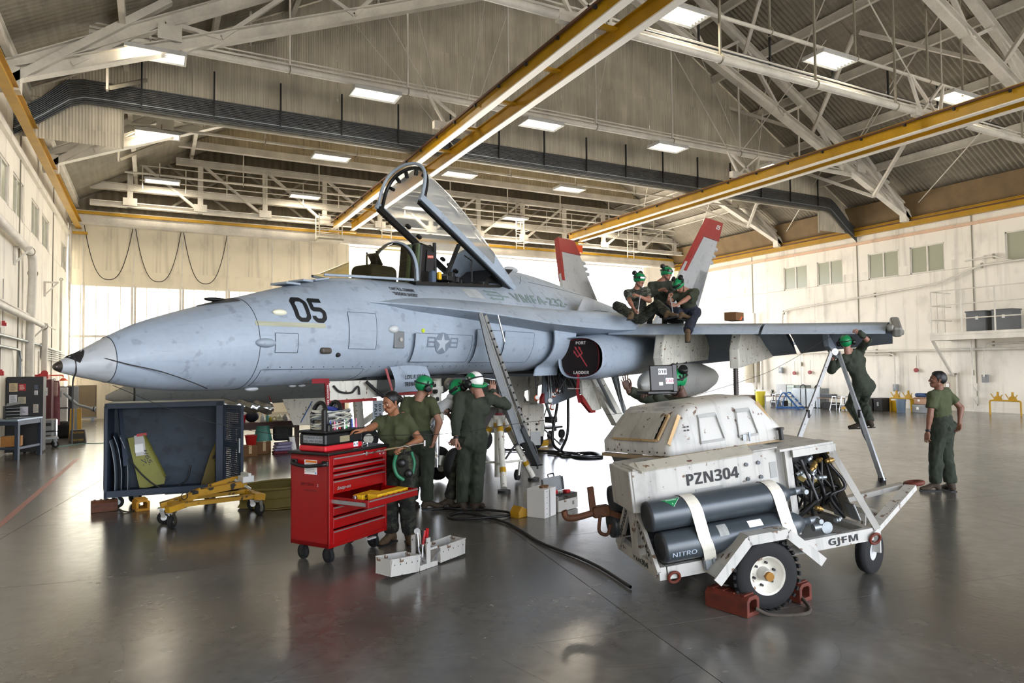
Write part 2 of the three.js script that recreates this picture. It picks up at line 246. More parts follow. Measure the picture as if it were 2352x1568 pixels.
// end walls
{
  const wb = st(new THREE.Group()); wb.name = 'wall_back'; scene.add(wb);
  g().ext([[XL - 0.3, 7.75], [XR + 0.3, 7.75], [XR + 0.3, roofY(XR) + 0.1], [RIDGE, 17.45], [XL - 0.3, roofY(XL) + 0.1]], 0.3, mat4(0, 0, ZF - 0.6)).mesh('gable', mt.sheet, wb);
  { const [n, f] = corr(31.2, 0, 0.3, 0.03); g().grid(n, 1, (u, v) => { const x = mix(XL, XR, u); return [x, mix(7.9, Math.max(8.2, roofY(x)), v), ZF - 0.22 + f(u)]; }).mesh('corrugated_sheet', M(0x8d8472, 0.6, 0, { map: TX.metal }), wb); }
  g().box(2.4, 7.8, 0.4, XR - 1.0, 3.9, ZF - 0.4).mesh('door_jamb', mt.wall, wb);
  const wf = st(new THREE.Group()); wf.name = 'wall_front'; scene.add(wf);
  g().ext([[XL - 0.3, 8.0], [XR + 0.3, 8.0], [XR + 0.3, roofY(XR) + 0.1], [RIDGE, 17.45], [XL - 0.3, roofY(XL) + 0.1]], 0.3, mat4(0, 0, ZN)).mesh('gable', mt.sheet, wf);
  for (const x of [XL + 0.4, XR - 0.4]) g().box(0.8, 8, 0.4, x, 4, ZN + 0.15).mesh('door_jamb', mt.wall, wf);
  // left-hand leaves of the sliding hangar door, shut
  const stops = [-2.9, -2.5, -0.7, 1.09, 2.9, 4.75, 6.5, 8.22];
  const glow = new THREE.MeshPhysicalMaterial({ color: 0xf4f4ee, roughness: 1, transmission: 0.4, thickness: 0 });
  for (let i = 0; i < stops.length - 1; i++) {
    const d = st(thing('door')); d.name = 'door_' + (i + 1); const a = stops[i], b = stops[i + 1], w = b - a, z = 0; d.position.set((a + b) / 2, 0, ZF + z);
    g().box(w + 0.01, 2.72, 0.08, 0, 6.72, 0).mesh('upper_panel', mt.wallCream, d);
    g().box(w + 0.01, 1.74, 0.08, 0, 0.87, 0).mesh('lower_panel', mt.wallCream, d);
    g().box(w, 0.09, 0.1, 0, 3.32, 0.02).mesh('rail', mt.steel, d);
    const fr = g(); for (const s of [-1, 1]) fr.box(i ? 0.09 : 0.04, 3.7, 0.12, s * (w / 2 - 0.05), 3.55, 0); fr.box(0.035, 2.7, 0.04, -w / 2, 6.7, 0.05); fr.mesh('stile', mt.steel, d);
    const n = Math.max(1, Math.round((w - 0.1) / 0.42)), pw = (w - 0.1) / n;
    for (let k = 0; k < n; k++) for (const [y0, y1] of [[3.36, 5.36], [1.74, 3.28]]) {
      g().box(pw - 0.02, y1 - y0, 0.012, -w / 2 + 0.05 + (k + 0.5) * pw, (y0 + y1) / 2, 0).mesh('pane', glow, d);
      if (k) g().box(0.025, y1 - y0, 0.05, -w / 2 + 0.05 + k * pw, (y0 + y1) / 2, 0).mesh('glazing_bar', mt.steel, d);
    }
  }
  st(g().box(XR - XL, 0.5, 0.5, (XL + XR) / 2, 8.12, ZF - 0.05).box(XR - XL, 0.1, 0.7, (XL + XR) / 2, 7.83, ZF).mesh('trim_2', mt.steel));
  st(g().box(XR - XL, 0.12, 0.1, (XL + XR) / 2, 8.26, ZF + 0.26).mesh('trim_3', mt.crane));
  for (let i = 0; i < 3; i++) { const a = stops[i + 1], b = stops[i + 2]; const pts = []; for (let k = 0; k <= 16; k++) { const t = k / 16, u = 2 * t - 1; pts.push([mix(a + 0.05, b - 0.05, t), 5.62 + 2.15 * Math.pow(Math.abs(u), 2.6), ZF + 0.12]); }
    tag(g().tube(pts, 0.016, 48, 6).mesh('festoon_cable', mt.dark), `dark cable looping across the ${['first', 'second', 'third'][i]} cream hangar door panel from the left`, 'cable'); }
}
{ // hanging corrugated curtain wall across the hangar
  const cw = st(new THREE.Group()); cw.name = 'wall_inner'; scene.add(cw); const Z = -20;
  for (let k = 0; k < 8; k++) { const x0 = mix(XL, XR, k / 8), x1 = mix(XL, XR, (k + 1) / 8) - 0.01, [n, f] = corr(x1 - x0, 0, k < 5 ? 0.07 : 0.09, k < 5 ? 0.012 : 0.006);
    g().grid(n, 1, (u, v) => { const x = mix(x0, x1, u); return [x, mix(8.62, roofY(x) + 0.02, v), Z + f(u)]; }).mesh('corrugated_sheet', mt.curtain, cw); }
  const [n, f] = corr(2.3, 0, 0.07, 0.012);
  g().grid(n, 1, (u, v) => { const x = mix(XL, -0.7, u); return [x, mix(7.62, 8.63, v), Z + 0.02 + f(u)]; }).mesh('corner_sheet', mt.curtain, cw);
  const [n2, f2] = corr(2.4, 0, 0.09, 0.006);
  g().grid(n2, 1, (u, v) => { const x = mix(25.8, XR, u); return [x, mix(7.75, 8.63, v), Z + 0.02 + f2(u)]; }).mesh('corner_sheet', mt.curtain, cw);
  g().box(XR - XL, 0.08, 0.12, (XL + XR) / 2, 8.62, Z - 0.05).box(0.05, 1, 0.06, 25.82, 8.15, Z).box(0.05, 1, 0.06, -0.72, 8.12, Z).mesh('edge_trim', mt.steelDark, cw);
  const cf = st(new THREE.Group()); cf.name = 'wall_inner_001'; scene.add(cf);
  for (let k = 0; k < 4; k++) { const x0 = mix(XL, XR, k / 4), x1 = mix(XL, XR, (k + 1) / 4) - 0.01, [m, h] = corr(x1 - x0, 0, 0.13, 0.02);
    g().grid(m, 1, (u, v) => { const x = mix(x0, x1, u); return [x, mix(Math.min(11.0, roofY(x) + 0.02), roofY(x) + 0.02, v), -29.9 + h(u)]; }).mesh('corrugated_sheet', mt.sheetFar, cf); }
  g().box(27, 0.28, 0.2, RIDGE, 10.95, -29.9).mesh('edge_trim', mt.steel, cf);
  // bank of grey conduits along the lower edge, bent down at both walls
  const t = thing('conduit_bank', 'bank of dark grey conduits running along the foot of the corrugated curtain wall', 'conduit');
  for (let k = 0; k < 13; k++) { const y = 8.62 + k * 0.047, a = -1.55 - k * 0.012, b = 26.2 + k * 0.012, r = k === 3 ? 0.028 : 0.019;
    g().tube([[-2.98, y - 1.0 - k * 0.0, -19.86], [-2.5, y - 0.66, -19.84], [a - 0.2, y - 0.06, -19.82], [a + 0.15, y, -19.82], [a + 1, y, -19.82], [12, y, -19.82], [b - 1, y, -19.82], [b - 0.15, y, -19.82], [b + 0.2, y - 0.07, -19.82], [27.6, y - 0.9, -19.84], [28.15, y - 1.2, -19.86]], r, 90, 6, false, 0.15).mesh('conduit_pipe', k === 3 ? mt.galv : mt.conduit, t); }
  for (let k = 0; k < 16; k++) { const x = -0.3 + k * 1.72; g().box(0.04, 1.2, 0.05, x, 9.35, -19.76).mesh('hanger_strut', mt.dark, t); }
}
{ // door-head truss and catwalk in front of the far gable
  const t = thing('door_truss', 'long cream lattice truss with posts and diagonals above the hangar doors', 'truss', [0, 0, -30.95]);
  for (const [y, h, w] of [[10.5, 0.26, 0.24], [9.2, 0.28, 0.24], [8.5, 0.2, 0.24]]) g().ibeam([y > 10 ? 0.8 : XL + 0.8, y, 0], [XR - (y > 10 ? 3.6 : 0.05), y, 0], h, w, 0.03).mesh('chord', mt.steel, t);
  for (let k = 0; k < 12; k++) { const x = -0.83 + k * 2.55; g().box(0.2, 2.1, 0.16, x, 9.45, 0).mesh('post', mt.steel, t); if (k < 11) { const f = k < 5 ? 1 : 0; g().bar([x + 0.15, f ? 10.4 : 8.6, 0.02], [x + 2.4, f ? 8.6 : 10.4, 0.02], 0.16, 0.1).mesh('diagonal', mt.steel, t); g().box(0.5, 0.3, 0.05, x, 8.62, 0.12).mesh('gusset_plate', mt.steel, t); } }
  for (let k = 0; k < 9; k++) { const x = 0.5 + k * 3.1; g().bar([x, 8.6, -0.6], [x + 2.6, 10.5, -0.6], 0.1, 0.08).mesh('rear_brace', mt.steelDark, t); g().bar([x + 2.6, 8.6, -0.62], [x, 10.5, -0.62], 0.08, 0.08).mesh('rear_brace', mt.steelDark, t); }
  const c = thing('catwalk_railing', 'thin cream pipe handrail of the catwalk above the hangar doors', 'railing', [0, 0, -30.5]);
  for (const y of [9.45, 9.75, 10.05]) g().rod([-0.5, y, 0], [27.5, y, 0], 0.022, 6).mesh('rail', mt.steel, c);
  for (let k = 0; k < 19; k++) g().rod([-0.4 + k * 1.55, 9.1, 0], [-0.4 + k * 1.55, 10.06, 0], 0.022, 6).mesh('rail_post', mt.steel, c);
  for (let k = 0; k < 3; k++) { const x = 9.5 + k * 7, l = thing('caged_ladder', `cream caged access ladder on the door truss, ${['left', 'middle', 'right'][k]} of three`, 'ladder', [x, 7.9, -30.3]); for (const s of [-0.22, 0.22]) g().rod([s, 0, 0], [s, 2.4, 0], 0.022, 6).mesh('ladder_rail', mt.steel, l); for (let j = 0; j < 8; j++) g().rod([-0.22, 0.15 + j * 0.3, 0], [0.22, 0.15 + j * 0.3, 0], 0.014, 6).mesh('rung', mt.steel, l); for (let j = 0; j < 4; j++) g().tor(0.34, 0.014, 0, 0.3 + j * 0.6, 0.25, Math.PI / 2, 0, 0).mesh('cage_hoop', mt.steel, l); }
}
// horizontal tie pipes that carry lamps
function tie(z, y, x0, x1, label, thin) {
  const t = thing('tie_pipe', label, 'pipe', [0, y, z]);
  g().rod([x0, 0, 0], [x1, 0, 0], thin ? 0.045 : 0.085, 12).mesh('pipe', mt.steel, t);
  if (!thin) { g().rod([x0, 0.17, -0.06], [x1, 0.17, -0.06], 0.028, 8).rod([x0, 0.27, -0.06], [x1, 0.27, -0.06], 0.02, 8).mesh('conduit', mt.steel, t); }
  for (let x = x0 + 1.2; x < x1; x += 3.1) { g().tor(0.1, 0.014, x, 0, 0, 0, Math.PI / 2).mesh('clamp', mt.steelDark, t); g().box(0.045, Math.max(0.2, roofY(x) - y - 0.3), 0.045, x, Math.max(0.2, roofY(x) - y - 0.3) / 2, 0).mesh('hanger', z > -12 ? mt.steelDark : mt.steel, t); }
}
tie(-10.9, 8.62, 3.6, XR, 'cream horizontal tie pipe above the cockpit, nearest the camera');
tie(-11.1, 9.72, 8.5, 25, 'thin cream pipe carrying the nearest row of ceiling lights', true);
tie(-17.5, 9.42, -1.3, XR, 'cream horizontal tie pipe with twin conduits in front of the curtain wall');
tie(-23.9, 9.55, -1, XR, 'cream horizontal tie pipe behind the curtain wall', true);
tie(-30.1, 9.62, -1, XR, 'cream pipe carrying the farthest row of ceiling lights', true);
{ const t = thing('conduit_bank', 'four dark grey conduits on black hangers under the right roof slope', 'conduit'); for (let k = 0; k < 4; k++) g().rod([9.5, 9.25 + k * 0.06, -11.6 - k * 0.07], [24, 9.3 + k * 0.06, -11.6 - k * 0.07], 0.024, 6).mesh('conduit_pipe', mt.conduit, t); for (let k = 0; k < 6; k++) g().box(0.04, 1.1, 0.04, 11 + k * 2.3, 9.5, -11.55).mesh('hanger_strut', mt.dark, t); }
// ceiling lamps
{
  const glowM = new THREE.MeshStandardMaterial({ color: 0xffffff, emissive: 0xfff6e2, emissiveIntensity: 0.3, roughness: 0.4 });
  const lamp = thing('ceiling_light', '', 'light', [0, 0, 0], 0, 'fluorescent high bay lights');
  g().box(1.25, 0.03, 0.62, 0, 0.07, 0).box(1.25, 0.09, 0.025, 0, 0.03, 0.31).box(1.25, 0.09, 0.025, 0, 0.03, -0.31).box(0.03, 0.09, 0.62, 0.62, 0.03, 0).box(0.03, 0.09, 0.62, -0.62, 0.03, 0).mesh('housing', mt.white, lamp);
  for (let k = 0; k < 6; k++) g().rod([-0.59, 0.02, -0.25 + k * 0.1], [0.59, 0.02, -0.25 + k * 0.1], 0.014, 8).mesh('tube_lamp', glowM, lamp);
  g().grid(12, 1, (u, v) => [mix(-0.59, 0.59, v), 0.05 - 0.018 * Math.abs(Math.sin(u * 6 * Math.PI)), mix(-0.29, 0.29, u)]).mesh('reflector', M(0xf5f5f0, 0.25, 0.3), lamp);
  g().rod([-0.45, 0.08, 0], [-0.45, 0.26, 0], 0.01, 6).rod([0.45, 0.08, 0], [0.45, 0.26, 0], 0.01, 6).mesh('hanger', mt.steel, lamp);
  const ord = ['leftmost', 'second from left', 'third from left', 'fourth from left', 'rightmost']; let first = true;
  for (const [z, y, xs, where] of [[-11.1, 9.45, [10, 14.9, 20.3], 'in the row nearest the camera'], [-17.5, 9.16, [0.02, 5.2, 10.3, 15.2, 20.4], 'in the row in front of the curtain wall'], [-23.9, 9.3, [0.1, 5.5, 10.4, 15.4], 'in the first row behind the curtain wall'], [-30.1, 9.36, [0.3, 5.8, 10.9, 16.1, 21.8], 'in the farthest row over the hangar doors']])
    xs.forEach((x, i) => { const lb = `white high bay light, ${i === xs.length - 1 ? 'rightmost' : ord[i]} ${where}`; const o = first ? (first = false, tag(lamp, lb), lamp) : copyOf(lamp, lb); o.position.set(x, y, z);
      const l = new THREE.RectAreaLight(0xfff0d6, 6, 1.18, 0.56); l.name = 'lamp_light'; l.position.set(x, y - 0.02, z); l.rotation.x = -Math.PI / 2; scene.add(l); });
}
// travelling cranes: twin yellow runway beams
function crane(x, gap, z0, z1, y, label, h, xs2) {
  const t = thing('crane_beam', label, 'crane', [x, y, 0]);
  for (const s of [0, 1]) { g().box(0.025, h, z0 - z1, s * gap, 0, (z0 + z1) / 2).box(0.16, 0.02, z0 - z1, s * gap, h / 2, (z0 + z1) / 2).mesh('web', mt.crane, t); g().box(0.18, 0.03, z0 - z1, s * gap, -h / 2 - 0.01, (z0 + z1) / 2).mesh('lower_flange', mt.craneWhite, t); }
  g().box(0.05, 0.05, z0 - z1, -0.1, h / 2 - 0.05, (z0 + z1) / 2).mesh('power_rail', mt.craneDark, t);
  for (let z = z0 - 2; z > z1; z -= 2.1) g().box(gap, 0.06, 0.12, gap / 2, h / 2 - 0.06, z).mesh('spacer', mt.crane, t);
  for (let z = z0 - 1; z > z1; z -= 1.3) g().box(0.06, 0.08, 0.05, -0.1, h / 2 - 0.1, z).mesh('rail_clip', mt.dark, t);
  g().box(gap + 0.4, 0.06, 0.2, gap / 2, -h / 2 - 0.08, z1).mesh('end_stop', mt.crane, t);
  return t;
}
crane(7.15, 0.82, 4, -30.6, 8.34, 'twin yellow crane runway beams slanting over the open cockpit canopy', 0.34);
crane(18.3, 0.62, 4, -28.5, 8.34, 'twin yellow crane runway beams on the right, over the aircraft tails', 0.36);
{ const t = thing('crane_rail', 'yellow crane rail hung along the left wall', 'rail', [-2.62, 7.72, 0]); g().ibeam([0, 0, 6], [0, 0, -31.8], 0.3, 0.2, 0.02).mesh('rail_beam', mt.crane, t); g().box(0.5, 0.08, 0.25, 0.05, -0.32, -31.75).mesh('end_stop', mt.crane, t);
  const t2 = thing('crane_rail', 'yellow crane rail running along the right wall', 'rail', [28.0, 7.78, 0]); g().ibeam([0, 0, 6], [0, 0, -31.8], 0.34, 0.22, 0.02).mesh('rail_beam', mt.crane, t2); g().box(0.04, 0.05, 37.8, -0.12, 0.05, -12.9).mesh('power_rail', mt.craneDark, t2); }
function hanger(x, z, yTop, label) { // V struts and sway rods from a tie pipe down to the crane beams
  const t = thing('crane_hanger', label, 'hanger', [x, 8.52, z]), H = yTop - 8.52;
  for (const [a, b] of [[-0.55, -0.05], [-0.5, 0.75], [0.95, -0.05], [1.0, 0.8]]) g().bar([a, H, 0], [b, 0.12, 0], 0.07, 0.06).mesh('strut', mt.steel, t);
  g().box(1.5, 0.2, 0.16, 0.35, 0.08, 0).mesh('saddle', mt.steel, t);
  for (const [a, b] of [[-0.5, -2.2], [0.95, 2.4]]) g().rod([a, H, 0], [b, H + 3.5, -0.8], 0.018, 6).mesh('sway_rod', mt.steel, t);
}
hanger(7.2, -10.9, 8.6 + 0.9, 'cream V struts holding the left crane beams, nearer the camera'); hanger(7.2, -17.4, 9.4, 'cream V struts holding the left crane beams, by the curtain wall');
hanger(18.35, -10.9, 9.6, 'cream V struts holding the right crane beams, nearer the camera'); hanger(18.35, -17.4, 9.4, 'cream V struts holding the right crane beams, by the curtain wall');
{ const t = thing('sway_rods', 'thin cream suspension rods crossing in front of the curtain wall', 'rod'); for (const [a, b] of [[[6.2, 14, -18.4], [7.0, 9.4, -17.5]], [[9.1, 15, -18], [7.9, 9.5, -17.5]], [[4.2, 13, -19.5], [8.5, 8.7, -19.6]], [[13.9, 15.5, -18], [12.2, 9.4, -17.5]], [[17, 14.6, -18.6], [21.5, 9.2, -19.6]], [[20, 12.8, -15], [18.5, 9.5, -17.4]], [[22.5, 12, -14], [24, 9.6, -17.5]]]) g().rod(a, b, 0.016, 6).mesh('rod', mt.steel, t); }
{ const t = thing('crane_platform', 'caged service platform at the far end of the left crane beams', 'platform', [6.9, 7.6, -30.4]); g().box(1.1, 0.08, 0.8, 0, 0, 0).mesh('deck', mt.steelDark, t); for (const [x, z] of [[-0.5, -0.35], [0.5, -0.35], [-0.5, 0.35], [0.5, 0.35]]) g().rod([x, 0, z], [x, 1.1, z], 0.025, 6).mesh('post', mt.steel, t); for (let k = 1; k < 6; k++) g().rod([-0.5, k * 0.21, 0.35], [0.5, k * 0.21, 0.35], 0.016, 6).rod([-0.5, k * 0.21, -0.35], [0.5, k * 0.21, -0.35], 0.016, 6).mesh('rail', mt.steel, t); }
{ const t = thing('crane_hoist', 'orange and yellow hoist trolley hanging at the far end of the right crane beams', 'hoist', [18.0, 7.75, -27.8]); g().rbox(1.0, 0.42, 0.6, -0.3, -0.05, 0, 0.05).mesh('housing', mt.crane, t); g().rbox(0.4, 0.36, 0.5, 0.2, -0.18, 0.1, 0.03).mesh('motor', mt.orange, t); g().cyl(0.16, 0.16, 0.5, -0.5, -0.1, 0.1, 0, 0, Math.PI / 2).mesh('drum', mt.crane, t); }
// ---------- the fighter jet (x aft from the nose, y up, z to port) ----------
const JP = [-0.88, 0, -7.82], JT = 28.4 * R;
const jetPlace = (o) => { o.position.set(...JP); o.rotation.y = JT; return o; };
const jm = {
  gray: M(0xa8b6c6, 0.5, 0, { map: TX.jet }), light: M(0xbabfc4, 0.42, 0, { map: TX.jet }), dark: M(0x7f8b98, 0.55, 0, { map: TX.jet }), inner: M(0xd9dad6, 0.5, 0, { map: TX.white }),
  line: M(0x3d454c, 0.8), tip: M(0x4b4640, 0.3, 0.7), soot: M(0x4a4a4a, 0.7, 0, { map: TX.mottle }), red: M(0x9e2a2a, 0.5, 0, { map: TX.jet }), decal: 0,
  glass: new THREE.MeshPhysicalMaterial({ color: 0xf4f6f6, roughness: 0.04, transmission: 0.72, thickness: 0, ior: 1.45 }), glassTint: new THREE.MeshPhysicalMaterial({ color: 0xe0d9bd, roughness: 0.04, transmission: 1, thickness: 0, ior: 1.5 }),
};
//            x     top   bot   cy    hw    eT   eB
const FS = [[0.07, 1.99, 1.91, 1.95, 0.035, 2, 2], [0.13, 2.025, 1.885, 1.955, 0.075, 2, 2], [0.28, 2.11, 1.845, 1.975, 0.14, 2, 2], [0.52, 2.25, 1.79, 2.0, 0.24, 2, 2], [0.77, 2.38, 1.735, 2.05, 0.325, 2, 2], [1.0, 2.47, 1.70, 2.08, 0.39, 2, 2], [1.33, 2.58, 1.675, 2.12, 0.46, 2, 2], [1.66, 2.68, 1.665, 2.16, 0.51, 2, 2], [1.95, 2.76, 1.67, 2.2, 0.545, 2.05, 2.05],
  [2.48, 2.91, 1.685, 2.27, 0.6, 2.1, 2.15], [3.0, 3.05, 1.71, 2.33, 0.64, 2.1, 2.25], [3.4, 3.15, 1.73, 2.38, 0.67, 2.15, 2.3], [4.0, 3.2, 1.75, 2.42, 0.71, 2.2, 2.4], [4.6, 3.22, 1.765, 2.46, 0.76, 2.2, 2.5], [5.4, 3.27, 1.78, 2.5, 0.83, 2.1, 2.6], [6.2, 3.34, 1.79, 2.52, 0.88, 2.0, 2.7], [6.9, 3.43, 1.8, 2.55, 0.92, 1.8, 2.7],
  [7.2, 3.55, 1.8, 2.58, 0.94, 1.6, 2.7], [7.55, 3.7, 1.81, 2.6, 0.96, 1.45, 2.7], [8.0, 3.75, 1.82, 2.6, 1.0, 1.4, 2.7], [8.7, 3.73, 1.82, 2.6, 1.05, 1.4, 2.7], [9.8, 3.63, 1.8, 2.6, 1.12, 1.4, 2.7], [10.6, 3.52, 1.78, 2.6, 1.2, 1.45, 2.6], [12.5, 3.25, 1.78, 2.55, 1.25, 1.7, 2.4], [14, 3.08, 1.85, 2.5, 1.15, 2, 2.2], [15.6, 2.9, 2.0, 2.45, 0.95, 2.2, 2.2]];
function fs(x) { let i = 0; while (i < FS.length - 2 && FS[i + 1][0] < x) i++; const a = FS[i], b = FS[i + 1], p = FS[Math.max(0, i - 1)], q = FS[Math.min(FS.length - 1, i + 2)], t = clamp((x - a[0]) / (b[0] - a[0]));
  return a.map((_, k) => { if (k === 0) return x; const h = b[0] - a[0], m0 = i ? (b[k] - p[k]) / (b[0] - p[0]) : (b[k] - a[k]) / h, m1 = (q[k] - a[k]) / (q[0] - a[0]) || 0, t2 = t * t, t3 = t2 * t; return (2 * t3 - 3 * t2 + 1) * a[k] + (t3 - 2 * t2 + t) * h * m0 + (-2 * t3 + 3 * t2) * b[k] + (t3 - t2) * h * m1; }); }
const pw = (v, e) => Math.sign(v) * Math.pow(Math.abs(v), e);
function fus(x, ph) { const [, top, bot, cy, hw, eT, eB] = fs(x), s = Math.sin(ph), c = Math.cos(ph), e = s > 0 ? eT : eB; return [x, cy + (s > 0 ? top - cy : cy - bot) * pw(s, 2 / e), hw * pw(c, 2 / e)]; }
function side(x, y) { const [, top, bot, cy, hw, eT, eB] = fs(x), v = y > cy ? (y - cy) / (top - cy) : (cy - y) / (cy - bot), e = y > cy ? eT : eB; return hw * Math.pow(Math.max(0, 1 - Math.pow(clamp(v), e)), 1 / e); }
function loft(x0, x1, nx, na = 56) { return g().grid(na, nx, (u, v) => fus(mix(x0, x1, v), u * Math.PI * 2)); }
function patch(x0, x1, y0, y1, off, nx = 10, ny = 6, shear = 0, sd = 1) { return g().grid(nx, ny, (u, v) => { const y = mix(y0, y1, v), x = mix(x0, x1, u) + shear * v; return sd > 0 ? [x, y, side(x, y) + off] : [x, y, -side(x, y) - off]; }, true); }
const jet = jetPlace(thing('fighter_jet', 'grey twin-tail fighter jet on jacks with its cockpit canopy raised', 'aircraft'));
{
  loft(0.07, 0.105, 4, 40).sph(0.036, 0.075, 1.95, 0).mesh('nose_tip', jm.tip, jet); loft(0.105, 0.52, 14).mesh('radome_cap', jm.light, jet, 'pale grey front cap of the nose cone');
  loft(0.52, 1.95, 30).mesh('radome', jm.gray, jet);
  const body = loft(1.95, 15.6, 130).mesh('fuselage', jm.gray, jet);
  for (const x of [0.52, 1.95]) { const q = []; for (let i = 0; i < 64; i++) { const p = fus(x, i / 64 * 2 * Math.PI); q.push(p); } g().tube(q, 0.005, 160, 5, true).mesh('panel_seam', jm.line, jet); }
  // gun port and dark heat mark on the upper nose
  g().grid(14, 8, (u, v) => { const x = 1.48 + u * 0.44, w = 0.06 + 0.5 * u - 0.18 * u * u, p = fus(x, Math.PI / 2 + (v - 0.5) * w * 2.2); return [p[0], p[1] + 0.006, p[2] * 1.002]; }).mesh('gun_fairing', jm.soot, body);
  g().sph(0.09, 1.74, 2.72, 0.03, 1.9, 0.3, 0.6).mesh('gun_port', mt.black, body);
  g().box(0.22, 0.025, 0.32, 2.72, 3.0, 0).box(0.16, 0.025, 0.3, 2.96, 3.06, 0).box(0.24, 0.02, 0.34, 3.18, 3.1, 0, 0, 0, 0.2).mesh('antenna_blade', jm.gray, body);
  // nose side details
  const bump = (x, y, a, b, c, m, name, lb) => g().sph(1, x, y, side(x, y), a, b, c, 18).mesh(name, m, body, lb);
  bump(2.26, 2.58, 0.1, 0.04, 0.05, M(0xe9e9d2, 0.2), 'formation_light', 'pale blister lamp'); bump(2.02, 2.21, 0.13, 0.055, 0.07, jm.gray, 'sensor_fairing'); bump(3.96, 2.44, 0.09, 0.055, 0.06, M(0xc9ced0, 0.35), 'blister'); bump(3.05, 2.98 - 0.9, 0.03, 0.03, 0.05, mt.dark, 'angle_probe');
  g().rbox(0.16, 0.08, 0.07, 2.84, 2.13, side(2.84, 2.13) + 0.02, 0.03).mesh('angle_probe', M(0x4a443d, 0.5), body);
  g().rbox(0.2, 0.24, 0.03, 4.07, 2.3, side(4.07, 2.3), 0.03).mesh('refuel_panel', M(0x75797c, 0.5), body); g().cyl(0.03, 0.03, 0.05, 4.07, 2.3, side(4.07, 2.3) + 0.02, Math.PI / 2).mesh('fill_valve', mt.chrome, body);
  g().cyl(0.03, 0.03, 0.03, 4.52, 2.44, side(4.52, 2.44), Math.PI / 2).mesh('marker_light', M(0xc4d534, 0.3), body);
  patch(1.92, 2.84, 2.41, 2.465, 0.004, 14, 2).mesh('formation_strip', M(0xb9bba3, 0.6, 0, { map: TX.mottle }), body, 'pale greenish glow strip');
  // access panels: proud skins with their own edges; forward edges stand ajar
  const skin = (x0, x1, y0, y1, n, gap = 0, lb) => { const o = g().grid(12, 8, (u, v) => { const x = mix(x0, x1, u), y = mix(y0, y1, v); return [x, y, side(x, y) + 0.006 + gap * Math.pow(1 - u, 2)]; }); const e = []; for (let k = 0; k <= 40; k++) { const t = k / 10, s = Math.floor(t) % 4, f = t - Math.floor(t); const u = s === 0 ? f : s === 1 ? 1 : s === 2 ? 1 - f : 0, v = s === 0 ? 0 : s === 1 ? f : s === 2 ? 1 : 1 - f; const x = mix(x0, x1, u), y = mix(y0, y1, v); e.push([x, y, side(x, y) + 0.006 + gap * Math.pow(1 - u, 2)]); } const m = o.mesh(n, jm.gray, body, lb); g().tube(e, 0.0035, 120, 5, true, 0.02).mesh('edge_seam', jm.line, m); return m; };
  skin(3.2, 3.66, 2.16, 2.64, 'access_panel'); skin(2.14, 2.44, 2.1, 2.33, 'access_panel'); skin(4.32, 5.58, 1.99, 2.4, 'bay_door', 0.05); skin(5.64, 6.35, 1.98, 2.5, 'bay_door', 0.045); skin(6.38, 7.25, 1.98, 2.5, 'bay_door', 0.02); skin(2.02, 3.6, 1.71, 1.9, 'belly_panel');
  const rv = g(); for (let k = 0; k < 26; k++) { const x = 2.1 + k * 0.16; rv.sph(0.009, x, 1.93, side(x, 1.93), 1, 1, 0.5, 6); } for (let k = 0; k < 14; k++) { const x = 4.4 + k * 0.09; rv.sph(0.007, x, 2.06, side(x, 2.06) + 0.03 * Math.pow(1 - k / 14, 2), 1, 1, 0.5, 6); } tag(rv.mesh('rivet', jm.line, body), null, null, null, 'stuff');
  // dorsal seam aft of the canopy, spine panels, antenna
  const sp = (y, x0, x1) => { const q = []; for (let k = 0; k <= 20; k++) { const x = mix(x0, x1, k / 20), yy = typeof y === 'function' ? y(k / 20) : y; q.push([x, yy, side(x, yy) + 0.001]); } return g().tube(q, 0.004, 60, 5).mesh('panel_seam', jm.line, body); };
  sp((t) => 3.5 - 0.12 * t, 7.9, 11.5); sp((t) => 3.43 + 0.2 * t, 7.55, 7.9); sp((t) => 3.05 + 0.02 * t, 9.3, 10.4); sp((t) => 2.2 - 0.02 * t, 11, 13);
  g().sph(0.12, 7.95, 3.78, 0.0, 1.9, 0.5, 0.6).mesh('antenna_fairing', jm.light, body);
  // engines and exhausts
  for (const s of [1, -1]) {
    const T = [[8.05, 1.40, 2.06, 0.52, 0.38], [8.35, 1.36, 2.06, 0.55, 0.41], [8.9, 1.28, 2.1, 0.6, 0.44], [9.8, 1.14, 2.14, 0.66, 0.47], [11, 1.0, 2.2, 0.68, 0.5], [12.5, 0.85, 2.26, 0.66, 0.52], [14, 0.72, 2.34, 0.6, 0.5], [15.4, 0.62, 2.4, 0.5, 0.47]];
    const sec = (x) => { let i = 0; while (i < T.length - 2 && T[i + 1][0] < x) i++; const t = clamp((x - T[i][0]) / (T[i + 1][0] - T[i][0])); return T[i].map((v, k) => mix(v, T[i + 1][k], t * t * (3 - 2 * t) * 0.5 + t * 0.5)); };
    const tp = (x, ph, k = 1) => { const [, zc, yc, hw, hh] = sec(x), c = Math.cos(ph), sn = Math.sin(ph); return [x, yc + hh * k * pw(sn, 0.8), s * (zc + hw * k * (c > 0 ? pw(c, 0.9) : pw(c, 0.55) * 0.8))]; };
    g().grid(44, 50, (u, v) => tp(mix(8.05, 15.4, v), u * 2 * Math.PI)).mesh('intake_trunk', jm.gray, jet);
    g().grid(44, 6, (u, v) => { const a = v * Math.PI, p = tp(8.05, u * 2 * Math.PI, 1 - 0.035 * (1 - Math.cos(a))), d = 0.06 * Math.sin(a); return [p[0] - d + (v > 0.5 ? 0.0 : 0), p[1], p[2]]; }).mesh('intake_lip', jm.gray, jet);
